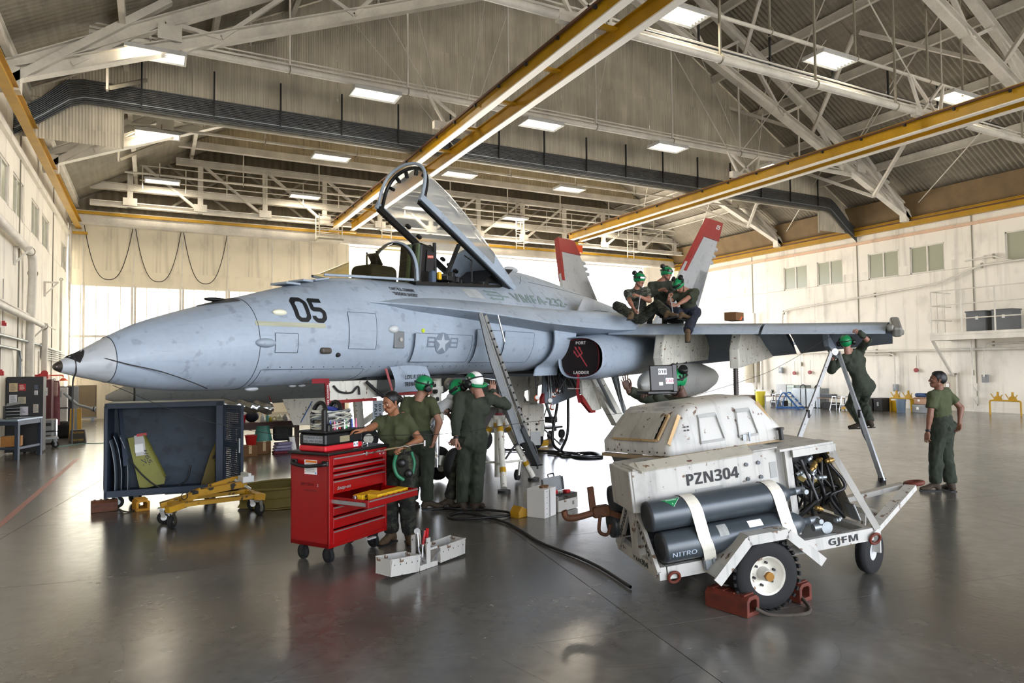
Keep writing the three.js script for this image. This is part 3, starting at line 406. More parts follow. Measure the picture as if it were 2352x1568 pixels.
    g().grid(44, 8, (u, v) => { const p = tp(8.05, u * 2 * Math.PI, 0.93); return [p[0] + v * 0.5, p[1], p[2]]; }).mesh('intake_duct', jm.dark, jet);
    g().grid(44, 2, (u, v) => { const p = tp(8.4, u * 2 * Math.PI, 0.94 * v); return [8.5, 2.06 + (p[1] - 2.06), s * 1.36 + (p[2] - s * 1.36)]; }).mesh('intake_face', mt.black, jet);
    // splitter plate standing off the fuselage ahead of the intake
    g().grid(14, 16, (u, v) => { const y = mix(1.74, 2.66, v), b = side(7.7, y), lead = 7.58 + 0.1 * Math.sin(v * Math.PI); const x = mix(lead, 8.25, u); return [x, y, s * (Math.max(b, 0.6) + 0.17 + u * 0.1 - 0.05 * Math.pow(1 - v, 2))]; }).grid(14, 16, (u, v) => { const y = mix(1.74, 2.66, 1 - v), b = side(7.7, y), lead = 7.58 + 0.1 * Math.sin((1 - v) * Math.PI); const x = mix(lead, 8.25, u); return [x, y, s * (Math.max(b, 0.6) + 0.15 + u * 0.1 - 0.05 * v * v)]; }).mesh('splitter_plate', jm.gray, jet);
    g().lathe([[0.46, 0], [0.48, 0.3], [0.44, 0.7], [0.38, 1.1], [0.35, 1.1], [0.4, 0.7], [0.43, 0.3]], 28, mat4(15.3, 2.4, s * 0.62, 0, 0, -Math.PI / 2)).mesh('exhaust_nozzle', M(0x4d4b49, 0.5, 0.7), jet);
    // leading-edge extension
    const E = [[3.6, 2.80, 0.60], [4.2, 2.79, 0.80], [4.8, 2.77, 0.97], [5.4, 2.745, 1.13], [6.2, 2.70, 1.24], [7.1, 2.65, 1.33], [7.9, 2.61, 1.55], [8.6, 2.575, 1.85], [9.3, 2.60, 2.05], [9.75, 2.66, 1.95]];
    const ed = (x) => { let i = 0; while (i < E.length - 2 && E[i + 1][0] < x) i++; const t = clamp((x - E[i][0]) / (E[i + 1][0] - E[i][0])); return [mix(E[i][1], E[i + 1][1], t), mix(E[i][2], E[i + 1][2], t)]; };
    g().grid(12, 44, (u, v) => { const x = mix(3.6, 9.75, v), [ye, ze] = ed(x), f = sst(0, 0.12, v), yc = mix(ye, 2.94, f * 0.95), zc = Math.max(0.35, mix(ze, ze - 0.3, f)), zi = Math.max(0.3, side(x, 2.98) - 0.12), pts = [[ye - 0.12 * f, Math.min(zi, ze)], [ye - 0.07 * f, mix(zi, ze, 0.6)], [ye - 0.012, ze], [ye + 0.012, ze + 0.004], [mix(ye, yc, 0.6), mix(ze, zc, 0.45)], [yc, zc], [2.99, Math.min(zi, zc)]]; const k = u * (pts.length - 1), i = Math.min(pts.length - 2, Math.floor(k)), t = k - i; return [x, mix(pts[i][0], pts[i + 1][0], t), s * mix(pts[i][1], pts[i + 1][1], t)]; }).mesh('wing_root_extension', jm.gray, jet);
    g().ext([[8.45, 2.86], [8.72, 3.19], [9.2, 3.22], [9.2, 2.9]], 0.02, mat4(0, 0, s * 1.12 - 0.01)).mesh('vortex_fence', jm.light, jet);
    // wing: drooped leading-edge flap, box, drooped trailing-edge flaps
    const lerpS = (A, B, t) => A.map((p, i) => p.map((c, k) => mix(c, B[i][k], t)));
    const root = [[8.84, 2.5, 1.6], [9.32, 2.73, 1.55], [12.2, 2.72, 1.5], [13.75, 1.92, 1.5]], tip = [[11.0, 2.43, 6.05], [11.5, 2.65, 6.05], [12.4, 2.62, 6.05], [13.05, 2.32, 6.02]];
    const at = (t) => lerpS(root, tip, t).map(([x, y, z]) => [x, y, s * z]);
    const strip = (t0, t1, ring) => g().grid(ring(at(0)).length - 1, 10, (u, v) => { const P = ring(at(mix(t0, t1, v))); const k = Math.round(u * (P.length - 1)); return P[k]; });
    const lef = (P) => { const [a, b] = P; return [a, [mix(a[0], b[0], 0.4), mix(a[1], b[1], 0.5) + 0.03, a[2]], b, [b[0], b[1] - 0.13, b[2]], [mix(a[0], b[0], 0.5), a[1] + 0.04, a[2]], a]; };
    for (const [t0, t1] of [[0, 0.555], [0.565, 1]]) strip(t0, t1, lef).mesh('leading_edge_flap', jm.gray, jet);
    strip(0, 1, ([, b, c]) => [b, [mix(b[0], c[0], 0.5), b[1] + 0.04, b[2]], c, [c[0], c[1] - 0.1, c[2]], [mix(b[0], c[0], 0.5), b[1] - 0.14, b[2]], [b[0], b[1] - 0.13, b[2]], b]).mesh('wing_box', jm.gray, jet);
    const tef = ([, , c, d]) => [[c[0] - 0.1, c[1] - 0.01, c[2]], [mix(c[0], d[0], 0.5), mix(c[1], d[1], 0.42), c[2]], d, [d[0], d[1] - 0.015, d[2]], [mix(c[0], d[0], 0.4), mix(c[1], d[1], 0.4) - 0.13, c[2]], [c[0] - 0.1, c[1] - 0.13, c[2]], [c[0] - 0.1, c[1] - 0.01, c[2]]];
    for (const [t0, t1, n] of [[0, 0.57, 'trailing_edge_flap'], [0.59, 0.995, 'aileron']]) strip(t0, t1, tef).mesh(n, jm.dark, jet);
    g().rbox(2.4, 0.12, 0.12, 12.2, 2.54, s * 6.13, 0.04).rbox(0.5, 0.2, 0.16, 11.25, 2.56, s * 6.2, 0.05, 0, 0.2, 0.5).mesh('wingtip_rail', M(0x8d8b85, 0.5, 0.2, { map: TX.mottle }), jet);
    g().ext([[11.9, 2.55], [12.1, 2.25], [13.2, 2.0], [13.2, 2.2]], 0.08, mat4(0, 0, s * 4.9 - 0.04), 0.01).mesh('flap_hinge_fairing', jm.dark, jet);
    // pylons and tank
    g().ext([[9.75, 2.62], [9.55, 2.05], [9.62, 1.9], [12.35, 2.02], [12.45, 2.3], [12.2, 2.6]], 0.14, mat4(0, 0, s * 2.3 - 0.07), 0.03).mesh('inner_pylon', jm.inner, jet);
    g().ext([[10.9, 2.58], [10.65, 2.2], [10.68, 1.83], [13.4, 2.06], [13.5, 2.28], [12.9, 2.5]], 0.14, mat4(0, 0, s * 3.45 - 0.07), 0.03).mesh('outer_pylon', jm.inner, jet);
    for (const [x, y, z] of [[10.1, 1.98, 2.3], [10.35, 2.0, 2.3], [10.9, 2.0, 2.3], [11.5, 2.0, 3.45], [11.9, 2.05, 3.45]]) g().rbox(0.1, 0.07, 0.2, x, y - 0.05, s * z, 0.02).mesh('pylon_fitting', mt.dark, jet);
    const tk = g().lathe([[0, 0], [0.1, 0.06], [0.24, 0.35], [0.335, 0.9], [0.36, 1.5], [0.36, 2.5], [0.33, 3.2], [0.22, 3.9], [0.08, 4.4], [0, 4.5]], 36, mat4(8.75, 1.545, s * 2.3, 0, 0, -Math.PI / 2 + 0.02)).mesh('drop_tank', M(0xa3a4a0, 0.5, 0, { map: TX.jet }), jet);
    if (s > 0) { const r = rng(8), f = g(); for (let k = 0; k < 22; k++) { const x = 9.0 + r() * 0.5, a = -0.1 + r() * 0.8, rr = 0.008 + r() * 0.03, tr = 0.24 + (x - 9) * 0.17; f.sph(1, x, 1.545 + Math.sin(a) * tr, s * 2.3 + Math.cos(a) * tr, rr * 1.6, rr, rr * 0.55, 7); } f.mesh('chipped_paint', M(0x2b2a29, 0.8), tk, 'dark flaked paint on the tank nose'); }
    // fins
    const cant = s * 20 * R, fm = mat4(0, 3.1, s * 1.27, cant, 0, 0), FO = [[12.1, -0.3], [12.55, 0.6], [13.4, 2.5], [14.33, 2.56], [14.42, 2.2], [14.46, 1.9], [14.46, 1.4], [14.62, 0.3], [14.6, -0.45]];
    const fin = g().ext(FO, 0.06, fm.clone().multiply(new THREE.Matrix4().makeTranslation(0, 0, -0.03)), 0.02).mesh('tail_fin', jm.light, jet);
    g().ext([[13.2, 2.06], [13.39, 2.51], [14.34, 2.57], [14.45, 2.1]], 0.12, fm.clone().multiply(new THREE.Matrix4().makeTranslation(0, 0, -0.06)), 0.012).ext([[12.8, 1.15], [13.38, 2.5], [13.48, 2.4], [12.93, 1.15]], 0.114, fm.clone().multiply(new THREE.Matrix4().makeTranslation(0, 0, -0.057)), 0.012).mesh('red_fin_tip', jm.red, fin, 'dark red tip and leading edge');
    for (const y of [1.55, 1.72, 1.9]) g().add(new THREE.CapsuleGeometry(0.055, 0.5, 4, 10), fm.clone().multiply(mat4(14.38, y, 0, 0, 0, Math.PI / 2))).mesh('antenna_pod', jm.light, fin);
    g().ext([[13.6, 0.1], [13.8, 1.3], [14.46, 1.3], [14.62, 0.15]], 0.07, fm.clone().multiply(new THREE.Matrix4().makeTranslation(0, 0, -0.035)), 0.015).mesh('rudder', jm.light, fin);
    g().ext([[14.2, 1.2], [15.9, 3.4], [16.9, 3.4], [16.9, 2.8], [16.2, 1.1]].map(([x, y]) => [x, y * s]), 0.05, mat4(0, 2.5, 0, Math.PI / 2, 0, 0), 0.02).mesh('tailplane', jm.gray, jet);
    // main gear, hanging free
    const L = part('main_gear', jet), px = s > 0 ? 9.35 : 10.5, pz = s * (s > 0 ? 1.3 : 1.4), dx = s > 0 ? 0.55 : 0.35;
    g().bar([px, 1.75, pz - s * 0.3], [px + dx, 0.75, pz], 0.2, 0.24).mesh('strut', jm.inner, L); g().rod([px + 0.3, 1.75, pz], [px + dx + 0.1, 0.95, pz + s * 0.1], 0.05, 10).rod([px - 0.4, 1.7, pz], [px + dx - 0.1, 0.9, pz], 0.035, 8).rod([px + 0.1, 1.7, pz + 0.2], [px + dx, 1.0, pz + 0.1], 0.03, 8).mesh('brace', mt.galv, L);
    g().bar([px + dx, 0.8, pz], [px + dx + 0.35, 0.42, pz + s * 0.05], 0.13, 0.13).mesh('trailing_arm', jm.inner, L);
    g().lathe([[0.12, -0.13], [0.3, -0.14], [0.37, -0.1], [0.385, 0], [0.37, 0.1], [0.3, 0.14], [0.12, 0.13]], 32, mat4(px + dx + 0.4, 0.41, pz + s * 0.2, Math.PI / 2, 0, 0)).mesh('tyre', mt.rubber, L); g().cyl(0.2, 0.2, 0.22, px + dx + 0.4, 0.41, pz + s * 0.2, Math.PI / 2, 0, 0, 20).mesh('wheel_hub', jm.inner, L);
    // main gear doors
    g().ext([[8.85, 1.72], [8.95, 1.3], [9.3, 1.0], [9.72, 1.02], [9.85, 1.7]], 0.05, mat4(0, 0, s * 0.95), 0.01).mesh('gear_door', jm.inner, jet); g().ext([[8.88, 1.35], [8.92, 1.2], [9.28, 0.97], [9.45, 0.97], [9.45, 1.02], [9.3, 1.03], [9.0, 1.28]], 0.07, mat4(0, 0, s * 0.95 - 0.01)).mesh('red_door_edge', jm.red, jet);
  }
  // long dark centreline door under the intakes
  g().ext([[8.6, 1.82], [8.55, 1.2], [8.95, 1.13], [10.1, 1.3], [10.4, 1.75]], 0.04, mat4(0, 0, 0.28), 0.01).mesh('belly_door', jm.dark, jet); g().ext([[8.5, 1.3], [8.48, 1.18], [8.62, 1.18], [8.6, 1.42]], 0.06, mat4(0, 0, 0.27)).mesh('red_door_edge', jm.red, jet);
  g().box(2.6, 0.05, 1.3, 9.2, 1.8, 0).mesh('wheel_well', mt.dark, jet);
  { const r = rng(31), hs = g(); for (let k = 0; k < 16; k++) { const x = 8.2 + r() * 0.9, z = r() * 0.9 - 0.1; hs.tube([[x, 1.78, z], [x + (r() - 0.5) * 0.5, 1.5 - r() * 0.15, z + 0.1], [x + (r() - 0.5) * 0.6, 1.74, z + r() * 0.3]], 0.012, 16, 5); } hs.mesh('hydraulic_lines', mt.dark, jet); }
  // nose gear
  const N = part('nose_gear', jet);
  g().cyl(0.1, 0.1, 0.85, 5.68, 1.38, 0).cyl(0.14, 0.14, 0.12, 5.68, 1.1, 0).cyl(0.13, 0.13, 0.1, 5.68, 1.55, 0).mesh('upper_strut', jm.inner, N);
  g().cyl(0.065, 0.065, 0.75, 5.68, 0.66, 0).mesh('chrome_piston', mt.chrome, N); g().bar([5.68, 0.4, 0], [5.95, 0.33, 0], 0.16, 0.16).cyl(0.05, 0.05, 0.5, 5.95, 0.33, 0, Math.PI / 2).mesh('axle_fork', jm.inner, N);
  g().bar([5.82, 1.15, 0], [6.9, 1.75, 0], 0.09, 0.09).bar([5.6, 0.95, 0.05], [5.35, 0.75, 0.05], 0.07, 0.07).bar([5.35, 0.75, 0.05], [5.62, 0.45, 0.05], 0.07, 0.07).mesh('drag_link', jm.inner, N);
  for (const z of [-0.2, 0.2]) { g().lathe([[0.1, -0.08], [0.22, -0.085], [0.275, -0.06], [0.285, 0], [0.275, 0.06], [0.22, 0.085], [0.1, 0.08]], 32, mat4(5.97, 0.3, z, Math.PI / 2, 0, 0)).mesh('tyre', mt.rubber, N); g().cyl(0.14, 0.14, 0.17, 5.97, 0.3, z, Math.PI / 2, 0, 0, 20).mesh('wheel_hub', jm.inner, N); }
  g().bar([5.5, 0.42, 0], [5.2, 0.3, 0], 0.12, 0.14).mesh('launch_bar', M(0xb9bcbc, 0.5), N);
  g().rbox(0.12, 0.16, 0.14, 5.55, 1.62, 0.05, 0.03).rbox(0.1, 0.12, 0.1, 5.5, 1.42, 0.12, 0.03).mesh('taxi_light_box', jm.inner, N); for (const [y, z] of [[1.52, 0.13], [1.4, 0.16], [1.62, 0.1]]) g().cyl(0.035, 0.035, 0.05, 5.52, y, z, 0, 0, Math.PI / 2).mesh('approach_light', mt.dark, N);
  for (let k = 0; k < 6; k++) g().tube([[5.62, 1.25 - k * 0.02, 0.09], [5.52 - k * 0.03, 1.0, 0.12 + k * 0.01], [5.6, 0.8, 0.1]], 0.012, 14, 5).mesh('brake_hose', k % 2 ? mt.galv : mt.dark, N);
  // nose gear doors
  g().grid(10, 4, (u, v) => [3.98 + u * 0.76, 1.92 - v * 0.37 + 0.02 * Math.sin(u * 3), 0.62 + 0.1 * Math.sin(v * 2.4)]).mesh('lettered_gear_door', jm.gray, jet); plate([4.37, 1.73, 0.735], [1, 0.02, -0.02], [0, 1, 0.1], 0.46, 0.2, textMat(['LCPL K. FORD', 'TRENARY, MI'], 512, 210, '#23292e', 'bold 86px sans-serif'), 'lettering', jet);
  g().box(0.78, 0.035, 0.04, 4.38, 1.545, 0.68).bar([4.0, 1.55, 0.66], [3.92, 1.9, 0.6], 0.04, 0.03).mesh('red_door_edge', jm.red, jet);
  g().ext([[3.1, 1.74], [3.12, 1.48], [3.5, 1.44], [4.0, 1.5], [4.02, 1.74]], 0.03, mat4(0, 0, 0.3), 0.006).mesh('forward_gear_door', jm.inner, jet); g().bar([3.11, 1.47, 0.33], [4.0, 1.47, 0.33], 0.035, 0.04).bar([3.1, 1.75, 0.33], [3.12, 1.47, 0.33], 0.03, 0.04).mesh('red_door_edge', jm.red, jet);
  g().rod([3.75, 1.72, 0.4], [4.02, 1.5, 0.45], 0.025, 8).tube([[3.2, 1.68, 0.36], [3.3, 1.6, 0.37], [3.5, 1.58, 0.37], [3.62, 1.66, 0.37], [3.65, 1.55, 0.37]], 0.014, 30, 6).mesh('door_linkage', mt.dark, jet);
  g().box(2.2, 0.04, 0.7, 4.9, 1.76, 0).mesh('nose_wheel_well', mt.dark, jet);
  for (const [x, y, q] of [[2.15, 1.67, 0.05], [2.75, 1.69, 0.03], [2.9, 1.69, 0.03]]) g().sph(q, x, y, 0.1, 1.8, 0.6, 1).mesh('belly_antenna', jm.light, jet);
  // windscreen
  const wsA = (t) => { const x = mix(3.25, 4.68, Math.pow(t, 0.8)), h = mix(0.02, 0.61, Math.pow(t, 0.85)), w = mix(0.12, 0.47, Math.pow(t, 0.55)); return [x, 3.17 + 0.045 * t, h, w]; };
  g().grid(24, 18, (u, v) => { const [x, y, h, w] = wsA(v), a = u * Math.PI; return [x + 0.0, y + h * Math.pow(Math.sin(a), 0.75), -w * Math.cos(a)]; }).mesh('windscreen', jm.glassTint, jet);
  const bow = (x, y, h, w, r, m, n, p = jet) => { const q = []; for (let k = 0; k <= 24; k++) { const a = k / 24 * Math.PI; q.push([x, y + h * Math.pow(Math.sin(a), 0.75), -w * Math.cos(a)]); } return g().tube(q, r, 60, 8).mesh(n, m, p); };
  bow(4.7, 3.2, 0.62, 0.49, 0.028, jm.gray, 'windscreen_bow'); bow(4.66, 3.2, 0.6, 0.475, 0.02, mt.black, 'bow_liner'); for (const s of [-1, 1]) { const q = []; for (let k = 0; k <= 8; k++) { const [x, y, , w] = wsA(k / 8); q.push([x, y, s * w]); } g().tube(q, 0.02, 24, 6).mesh('windscreen_frame', jm.gray, jet); }
  g().rbox(0.55, 0.3, 0.5, 4.3, 3.27, 0, 0.1).mesh('instrument_cowl', M(0x23241f, 0.7), jet); g().box(0.02, 0.26, 0.02, 4.25, 3.5, 0.1).box(0.02, 0.26, 0.02, 4.25, 3.5, -0.1).box(0.02, 0.2, 0.2, 4.32, 3.52, 0, 0, 0, 0.6).mesh('sight_frame', mt.black, jet);
  // cockpit deck, seat
  g().box(2.3, 0.05, 0.84, 5.9, 3.26, 0, 0, 0, 0.07).mesh('cockpit_deck', mt.black, jet);
  const seat = part('ejection_seat', jet);
  g().rbox(0.3, 0.68, 0.46, 5.2, 3.52, 0, 0.05, 0, 0, -0.12).mesh('headrest', mt.black, seat); for (const z of [0.19, 0.02]) g().rbox(0.05, 0.66, 0.07, 5.03, 3.52, z, 0.02, 0, 0, -0.12).mesh('harness_strap', M(0x5a6a4c, 0.8, 0, { map: TX.cloth }), seat);
  g().box(0.18, 0.34, 0.012, 5.28, 3.58, 0.245, 0, 0, -0.12).mesh('side_plate', M(0x242327, 0.5), seat); plate([5.28, 3.66, 0.253], [1, 0.12, 0], [-0.12, 1, 0], 0.14, 0.05, textMat(['DANGER'], 128, 44, '#f0d0c0', 'bold 34px sans-serif', { bg: '#b3301f' }), 'warning_label', seat);
  g().rod([5.46, 3.3, 0.2], [5.5, 3.92, 0.15], 0.03, 8).rod([5.52, 3.3, 0.1], [5.52, 3.85, 0.1], 0.025, 8).mesh('seat_rail', M(0x2c2c2e, 0.5, 0.4), seat); g().rbox(0.07, 0.13, 0.06, 5.38, 3.36, 0.35, 0.02).mesh('yellow_handle', mt.yellowPlastic, seat); g().rbox(0.1, 0.2, 0.1, 5.2, 3.32, 0.36, 0.03).mesh('blue_pad', M(0x49586c, 0.7), seat);
  { const r = rng(12), q = g(); for (let k = 0; k < 24; k++) q.rbox(0.08 + r() * 0.2, 0.06 + r() * 0.14, 0.06 + r() * 0.1, 5.5 + r() * 1.4, 3.32 + r() * 0.06, (r() - 0.5) * 0.7, 0.015, 0, r()); q.mesh('cockpit_equipment', M(0x1a1b1d, 0.5), jet); }
  g().rod([6.0, 3.3, -0.1], [6.45, 4.05, -0.1], 0.04, 10).rod([6.3, 3.36, 0.3], [6.3, 3.72, 0.3], 0.014, 6).rod([6.3, 3.72, 0.3], [6.1, 3.78, 0.3], 0.012, 6).mesh('canopy_actuator', mt.dark, jet);
  g().ext([[6.55, 3.36], [7.15, 3.46], [7.5, 3.7], [7.0, 3.66]], 0.7, mat4(0, 0, -0.35)).mesh('aft_deck', mt.black, jet);
  // raised canopy: bow, sills, glass, aft fairing
  const C = part('canopy', jet), P0 = V(4.81, 4.5, 0), P1 = V(7.05, 3.42, 0), D = P1.clone().sub(P0), up = V(0.29, 0.957, 0);
  const arch = (t, a, k = 1) => { const o = P0.clone().addScaledVector(D, t), w = mix(0.45, 0.5, t) * k, h = (0.66 + 0.05 * Math.sin(t * 3) - 0.36 * Math.pow(Math.max(0, t - 0.25) / 0.75, 1.6)) * k; const bulge = Math.pow(Math.sin(a), 0.62); return [o.x + up.x * h * bulge, o.y + up.y * h * bulge, -w * Math.cos(a) * (1 + 0.1 * Math.sin(a))]; };
  g().grid(30, 22, (u, v) => arch(mix(0.03, 0.83, v), u * Math.PI)).mesh('canopy_glass', jm.glass, C);
  g().grid(30, 8, (u, v) => arch(mix(0.82, 1.08, v), u * Math.PI, 1.01)).mesh('aft_fairing', jm.gray, C);
  { const q = [], q2 = []; for (let k = 0; k <= 30; k++) { q.push(arch(0.015, k / 30 * Math.PI, 1.015)); q2.push(arch(0.045, k / 30 * Math.PI, 0.97)); } g().tube(q, 0.026, 70, 8).mesh('bow_frame', jm.gray, C); g().tube(q2, 0.03, 70, 8).mesh('bow_liner', mt.black, C); }
  for (const s of [-1, 1]) { const a = P0.clone().addScaledVector(D, 0.0), b = P0.clone().addScaledVector(D, 1.1); g().bar([a.x, a.y, s * 0.46], [b.x, b.y, s * 0.52], 0.05, 0.1).mesh('canopy_sill', jm.gray, C); g().bar([a.x + 0.02, a.y - 0.06, s * 0.43], [b.x, b.y - 0.04, s * 0.47], 0.07, 0.09).mesh('sill_liner', mt.black, C); for (const t of [0.3, 0.42, 0.55, 0.7, 0.78, 0.86]) { const p = P0.clone().addScaledVector(D, t); g().rbox(0.1, 0.06, 0.07, p.x, p.y + 0.08, s * 0.4, 0.02, 0, 0, -0.45).mesh('latch', mt.black, C); } }
  for (const a of [0.5, 0.9, 1.3, 1.75, 2.2]) { const p = arch(0.07, a, 0.93); g().rbox(0.06, 0.05, 0.12, p[0], p[1], p[2], 0.015, a, 0, 0).mesh('mirror_bracket', mt.black, C); }
  { const p = arch(0.42, 2.1, 0.97); g().rbox(0.3, 0.03, 0.1, p[0], p[1] - 0.14, p[2], 0.01, 0.5, 0, -0.5).mesh('grab_handle', mt.black, C); }
  // boarding ladder folded down from the wing root
  const B = part('boarding_ladder', jet);
  const la = [[5.3, 2.72, 1.22], [6.47, 0.68, 1.22]], lb = [[5.52, 2.7, 1.12], [6.68, 0.82, 1.12]];
  g().bar(la[0], la[1], 0.03, 0.035).mesh('front_rail', mt.alu, B); g().bar(lb[0], lb[1], 0.05, 0.07).mesh('rear_rail', mt.alu, B);
  g().grid(2, 8, (u, v) => { const p = A3(la[0]).lerp(A3(la[1]), v * 1.0); const w = 0.05 + 0.13 * Math.min(1, v * 3); return [p.x - 0.012 - u * w, p.y - u * 0.02, p.z + 0.01]; }).grid(2, 8, (u, v) => { const p = A3(la[0]).lerp(A3(la[1]), 1 - v); const w = 0.05 + 0.13 * Math.min(1, (1 - v) * 3); return [p.x - 0.012 - u * w, p.y - u * 0.02, p.z - 0.01]; }).mesh('fairing_panel', M(0x878c90, 0.5, 0, { map: TX.jet }), B);
  g().bar([6.36, 0.92, 1.2], [6.82, 0.28, 1.22], 0.13, 0.1).mesh('lower_leg', M(0x3a3e41, 0.5), B); g().box(0.16, 0.02, 0.14, 6.83, 0.26, 1.22).mesh('foot', mt.rubber, B);
  for (let k = 0; k < 5; k++) { const t = 0.2 + k * 0.19, p = A3(la[0]).lerp(A3(la[1]), t), q = A3(lb[0]).lerp(A3(lb[1]), t * 0.98 + 0.03); g().rod(p, q, 0.014, 8).rod(p.clone().add(V(0, 0.05, 0)), q.clone().add(V(0, 0.05, 0)), 0.01, 8).mesh('rung', mt.alu, B); }
  for (let k = 0; k < 14; k++) { const p = A3(lb[0]).lerp(A3(lb[1]), 0.06 + k * 0.065); g().cyl(0.016, 0.016, 0.08, p.x, p.y, p.z, Math.PI / 2).mesh('rail_hole', mt.dark, B); }
  g().rod([5.8, 2.72, 1.18], [5.88, 2.3, 1.25], 0.016, 8).mesh('side_brace', mt.alu, B);
  // a strut with a fork below the fuselage
  g().rod([5.95, 1.76, 0.5], [6.35, 1.5, 0.9], 0.02, 8).rod([5.95, 1.76, 0.5], [6.5, 1.68, 0.7], 0.018, 8).mesh('hinge_rod', mt.alu, jet);
  // lettering and marks on the skin
  patch(2.44, 2.88, 2.475, 2.79, 0.005, 14, 8).mesh('number', decalMat(512, 360, (x, w, h) => { x.strokeStyle = x.fillStyle = '#0d1116'; x.lineWidth = 62; x.lineJoin = 'bevel'; const oct = (cx) => { x.beginPath(); const a = 90, b = 148, c = 44; x.moveTo(cx - a + c, 180 - b); x.lineTo(cx + a - c, 180 - b); x.lineTo(cx + a, 180 - b + c); x.lineTo(cx + a, 180 + b - c); x.lineTo(cx + a - c, 180 + b); x.lineTo(cx - a + c, 180 + b); x.lineTo(cx - a, 180 + b - c); x.lineTo(cx - a, 180 - b + c); x.closePath(); x.stroke(); }; oct(125); x.beginPath(); x.moveTo(482, 32); x.lineTo(306, 32); x.lineTo(306, 165); x.lineTo(432, 165); x.lineTo(478, 205); x.lineTo(478, 285); x.lineTo(432, 328); x.lineTo(346, 328); x.lineTo(304, 290); x.lineTo(304, 262); x.stroke(); }), body, 'black stencilled 05');
  patch(4.1, 4.6, 2.925, 3.075, 0.005, 10, 5).mesh('lettering', textMat(['CAPT K.E. CONDRY', '"DOOKIE SHOES"'], 512, 150, '#1d2328', 'bold 62px sans-serif'), body, 'pilot name');
  patch(6.95, 8.75, 3.0, 3.25, 0.006, 26, 8).mesh('lettering', textMat(['VMFA-232-'], 1024, 170, 'rgba(116,134,136,0.85)', 'bold 150px sans-serif', { stretch: 1.35 }), body, 'faded squadron letters');
  patch(6.25, 6.9, 3.02, 3.22, 0.006, 12, 6).mesh('trident_mark', decalMat(512, 180, (x) => { x.strokeStyle = x.fillStyle = 'rgba(122,146,146,0.85)'; x.lineWidth = 22; x.beginPath(); x.moveTo(40, 90); x.lineTo(500, 90); x.moveTo(360, 90); x.lineTo(320, 30); x.lineTo(120, 30); x.moveTo(360, 90); x.lineTo(320, 150); x.lineTo(120, 150); x.stroke(); for (const y of [30, 90, 150]) { x.beginPath(); x.moveTo(110, y - 28); x.lineTo(110, y + 28); x.lineTo(20, y); x.fill(); } }), body, 'faded three-pronged arrow mark');
  g().grid(14, 10, (u, v) => { const x = mix(4.56, 5.26, u), y = mix(2.03, 2.5, v); return [x, y, side(x, y) + 0.012 + 0.05 * Math.pow(clamp(1 - (x - 4.32) / 1.26), 2)]; }, true).mesh('star_insignia', decalMat(512, 350, (x) => { x.fillStyle = x.strokeStyle = 'rgba(116,128,142,0.8)'; x.beginPath(); x.arc(256, 175, 118, 0, 7); x.fill(); x.lineWidth = 16; x.strokeRect(20, 118, 110, 96); x.strokeRect(382, 118, 110, 96); x.fillRect(20, 157, 110, 18); x.fillRect(382, 157, 110, 18); x.fillStyle = 'rgb(172,182,192)'; x.beginPath(); for (let k = 0; k < 10; k++) { const r = k % 2 ? 43 : 116, a = -Math.PI / 2 + k * Math.PI / 5; x.lineTo(256 + r * Math.cos(a), 175 + r * Math.sin(a)); } x.fill(); }), body, 'low-contrast grey star with bars');
  patch(5.75, 6.15, 3.03, 3.2, 0.006, 6, 4).mesh('taped_patch', M(0xbfc5c8, 0.6, 0, { map: TX.mottle }), body, 'pale taped patch');
  g().box(0.16, 0.002, 0.07, 9.0, 2.93, 1.55, 0.25).mesh('red_mark', jm.red, jet);
  plate([0, 0, 0], [1, 0, 0], [0, 1, 0], 0.3, 0.16, textMat(['05'], 128, 72, '#e9e4e2', 'italic bold 70px sans-serif'), 'fin_number', jet).applyMatrix4(mat4(0, 3.1, 1.27, 20 * R, 0, 0).multiply(mat4(14.05, 2.41, 0.075)));
}
// ---------- things on the floor around the jet ----------
const wornYellow = M(0xbb8c12, 0.5, 0, { map: TX.yellow }), wornWhite = M(0xbcbdbd, 0.48, 0, { map: TX.white }), navy = M(0x2e3b4d, 0.55, 0.1, { map: TX.mottle }), navyIn = M(0x35424f, 0.6, 0.1, { map: dataTex(512, 1.3, (u, v) => { const s = sst(0.55, 0.7, fbm(u * 9, v * 9, 9, 301, 5)), m = fbm(u * 5, v * 5, 5, 303, 4); return gray(0.88 + (m - 0.5) * 0.3 - s * 0.14); }) }), cabRed = M(0x8c0206, 0.28), cabDark = M(0x0d0e0f, 0.4);
function caster(parent, x, z, r, m = mt.rubber, turn = 0.4, top = r * 2.3, fork = mt.galv) {
  const c = part('caster', parent); c.position.set(x, 0, z); c.rotation.y = turn;
  g().lathe([[r * 0.3, -r * 0.3], [r * 0.9, -r * 0.32], [r, -r * 0.2], [r, r * 0.2], [r * 0.9, r * 0.32], [r * 0.3, r * 0.3]], 24, mat4(r * 0.25, r, 0, Math.PI / 2, 0, 0)).mesh('wheel', m, c);
  g().cyl(r * 0.45, r * 0.45, r * 0.7, r * 0.25, r, 0, Math.PI / 2, 0, 0, 14).mesh('hub', fork, c);
  g().bar([r * 0.25, r, r * 0.45], [-r * 0.1, top - 0.01, r * 0.4], 0.006, r * 0.6).bar([r * 0.25, r, -r * 0.45], [-r * 0.1, top - 0.01, -r * 0.4], 0.006, r * 0.6).box(r * 1.2, 0.012, r * 1.1, -r * 0.05, top - 0.006, 0).mesh('fork', fork, c); return c;
}
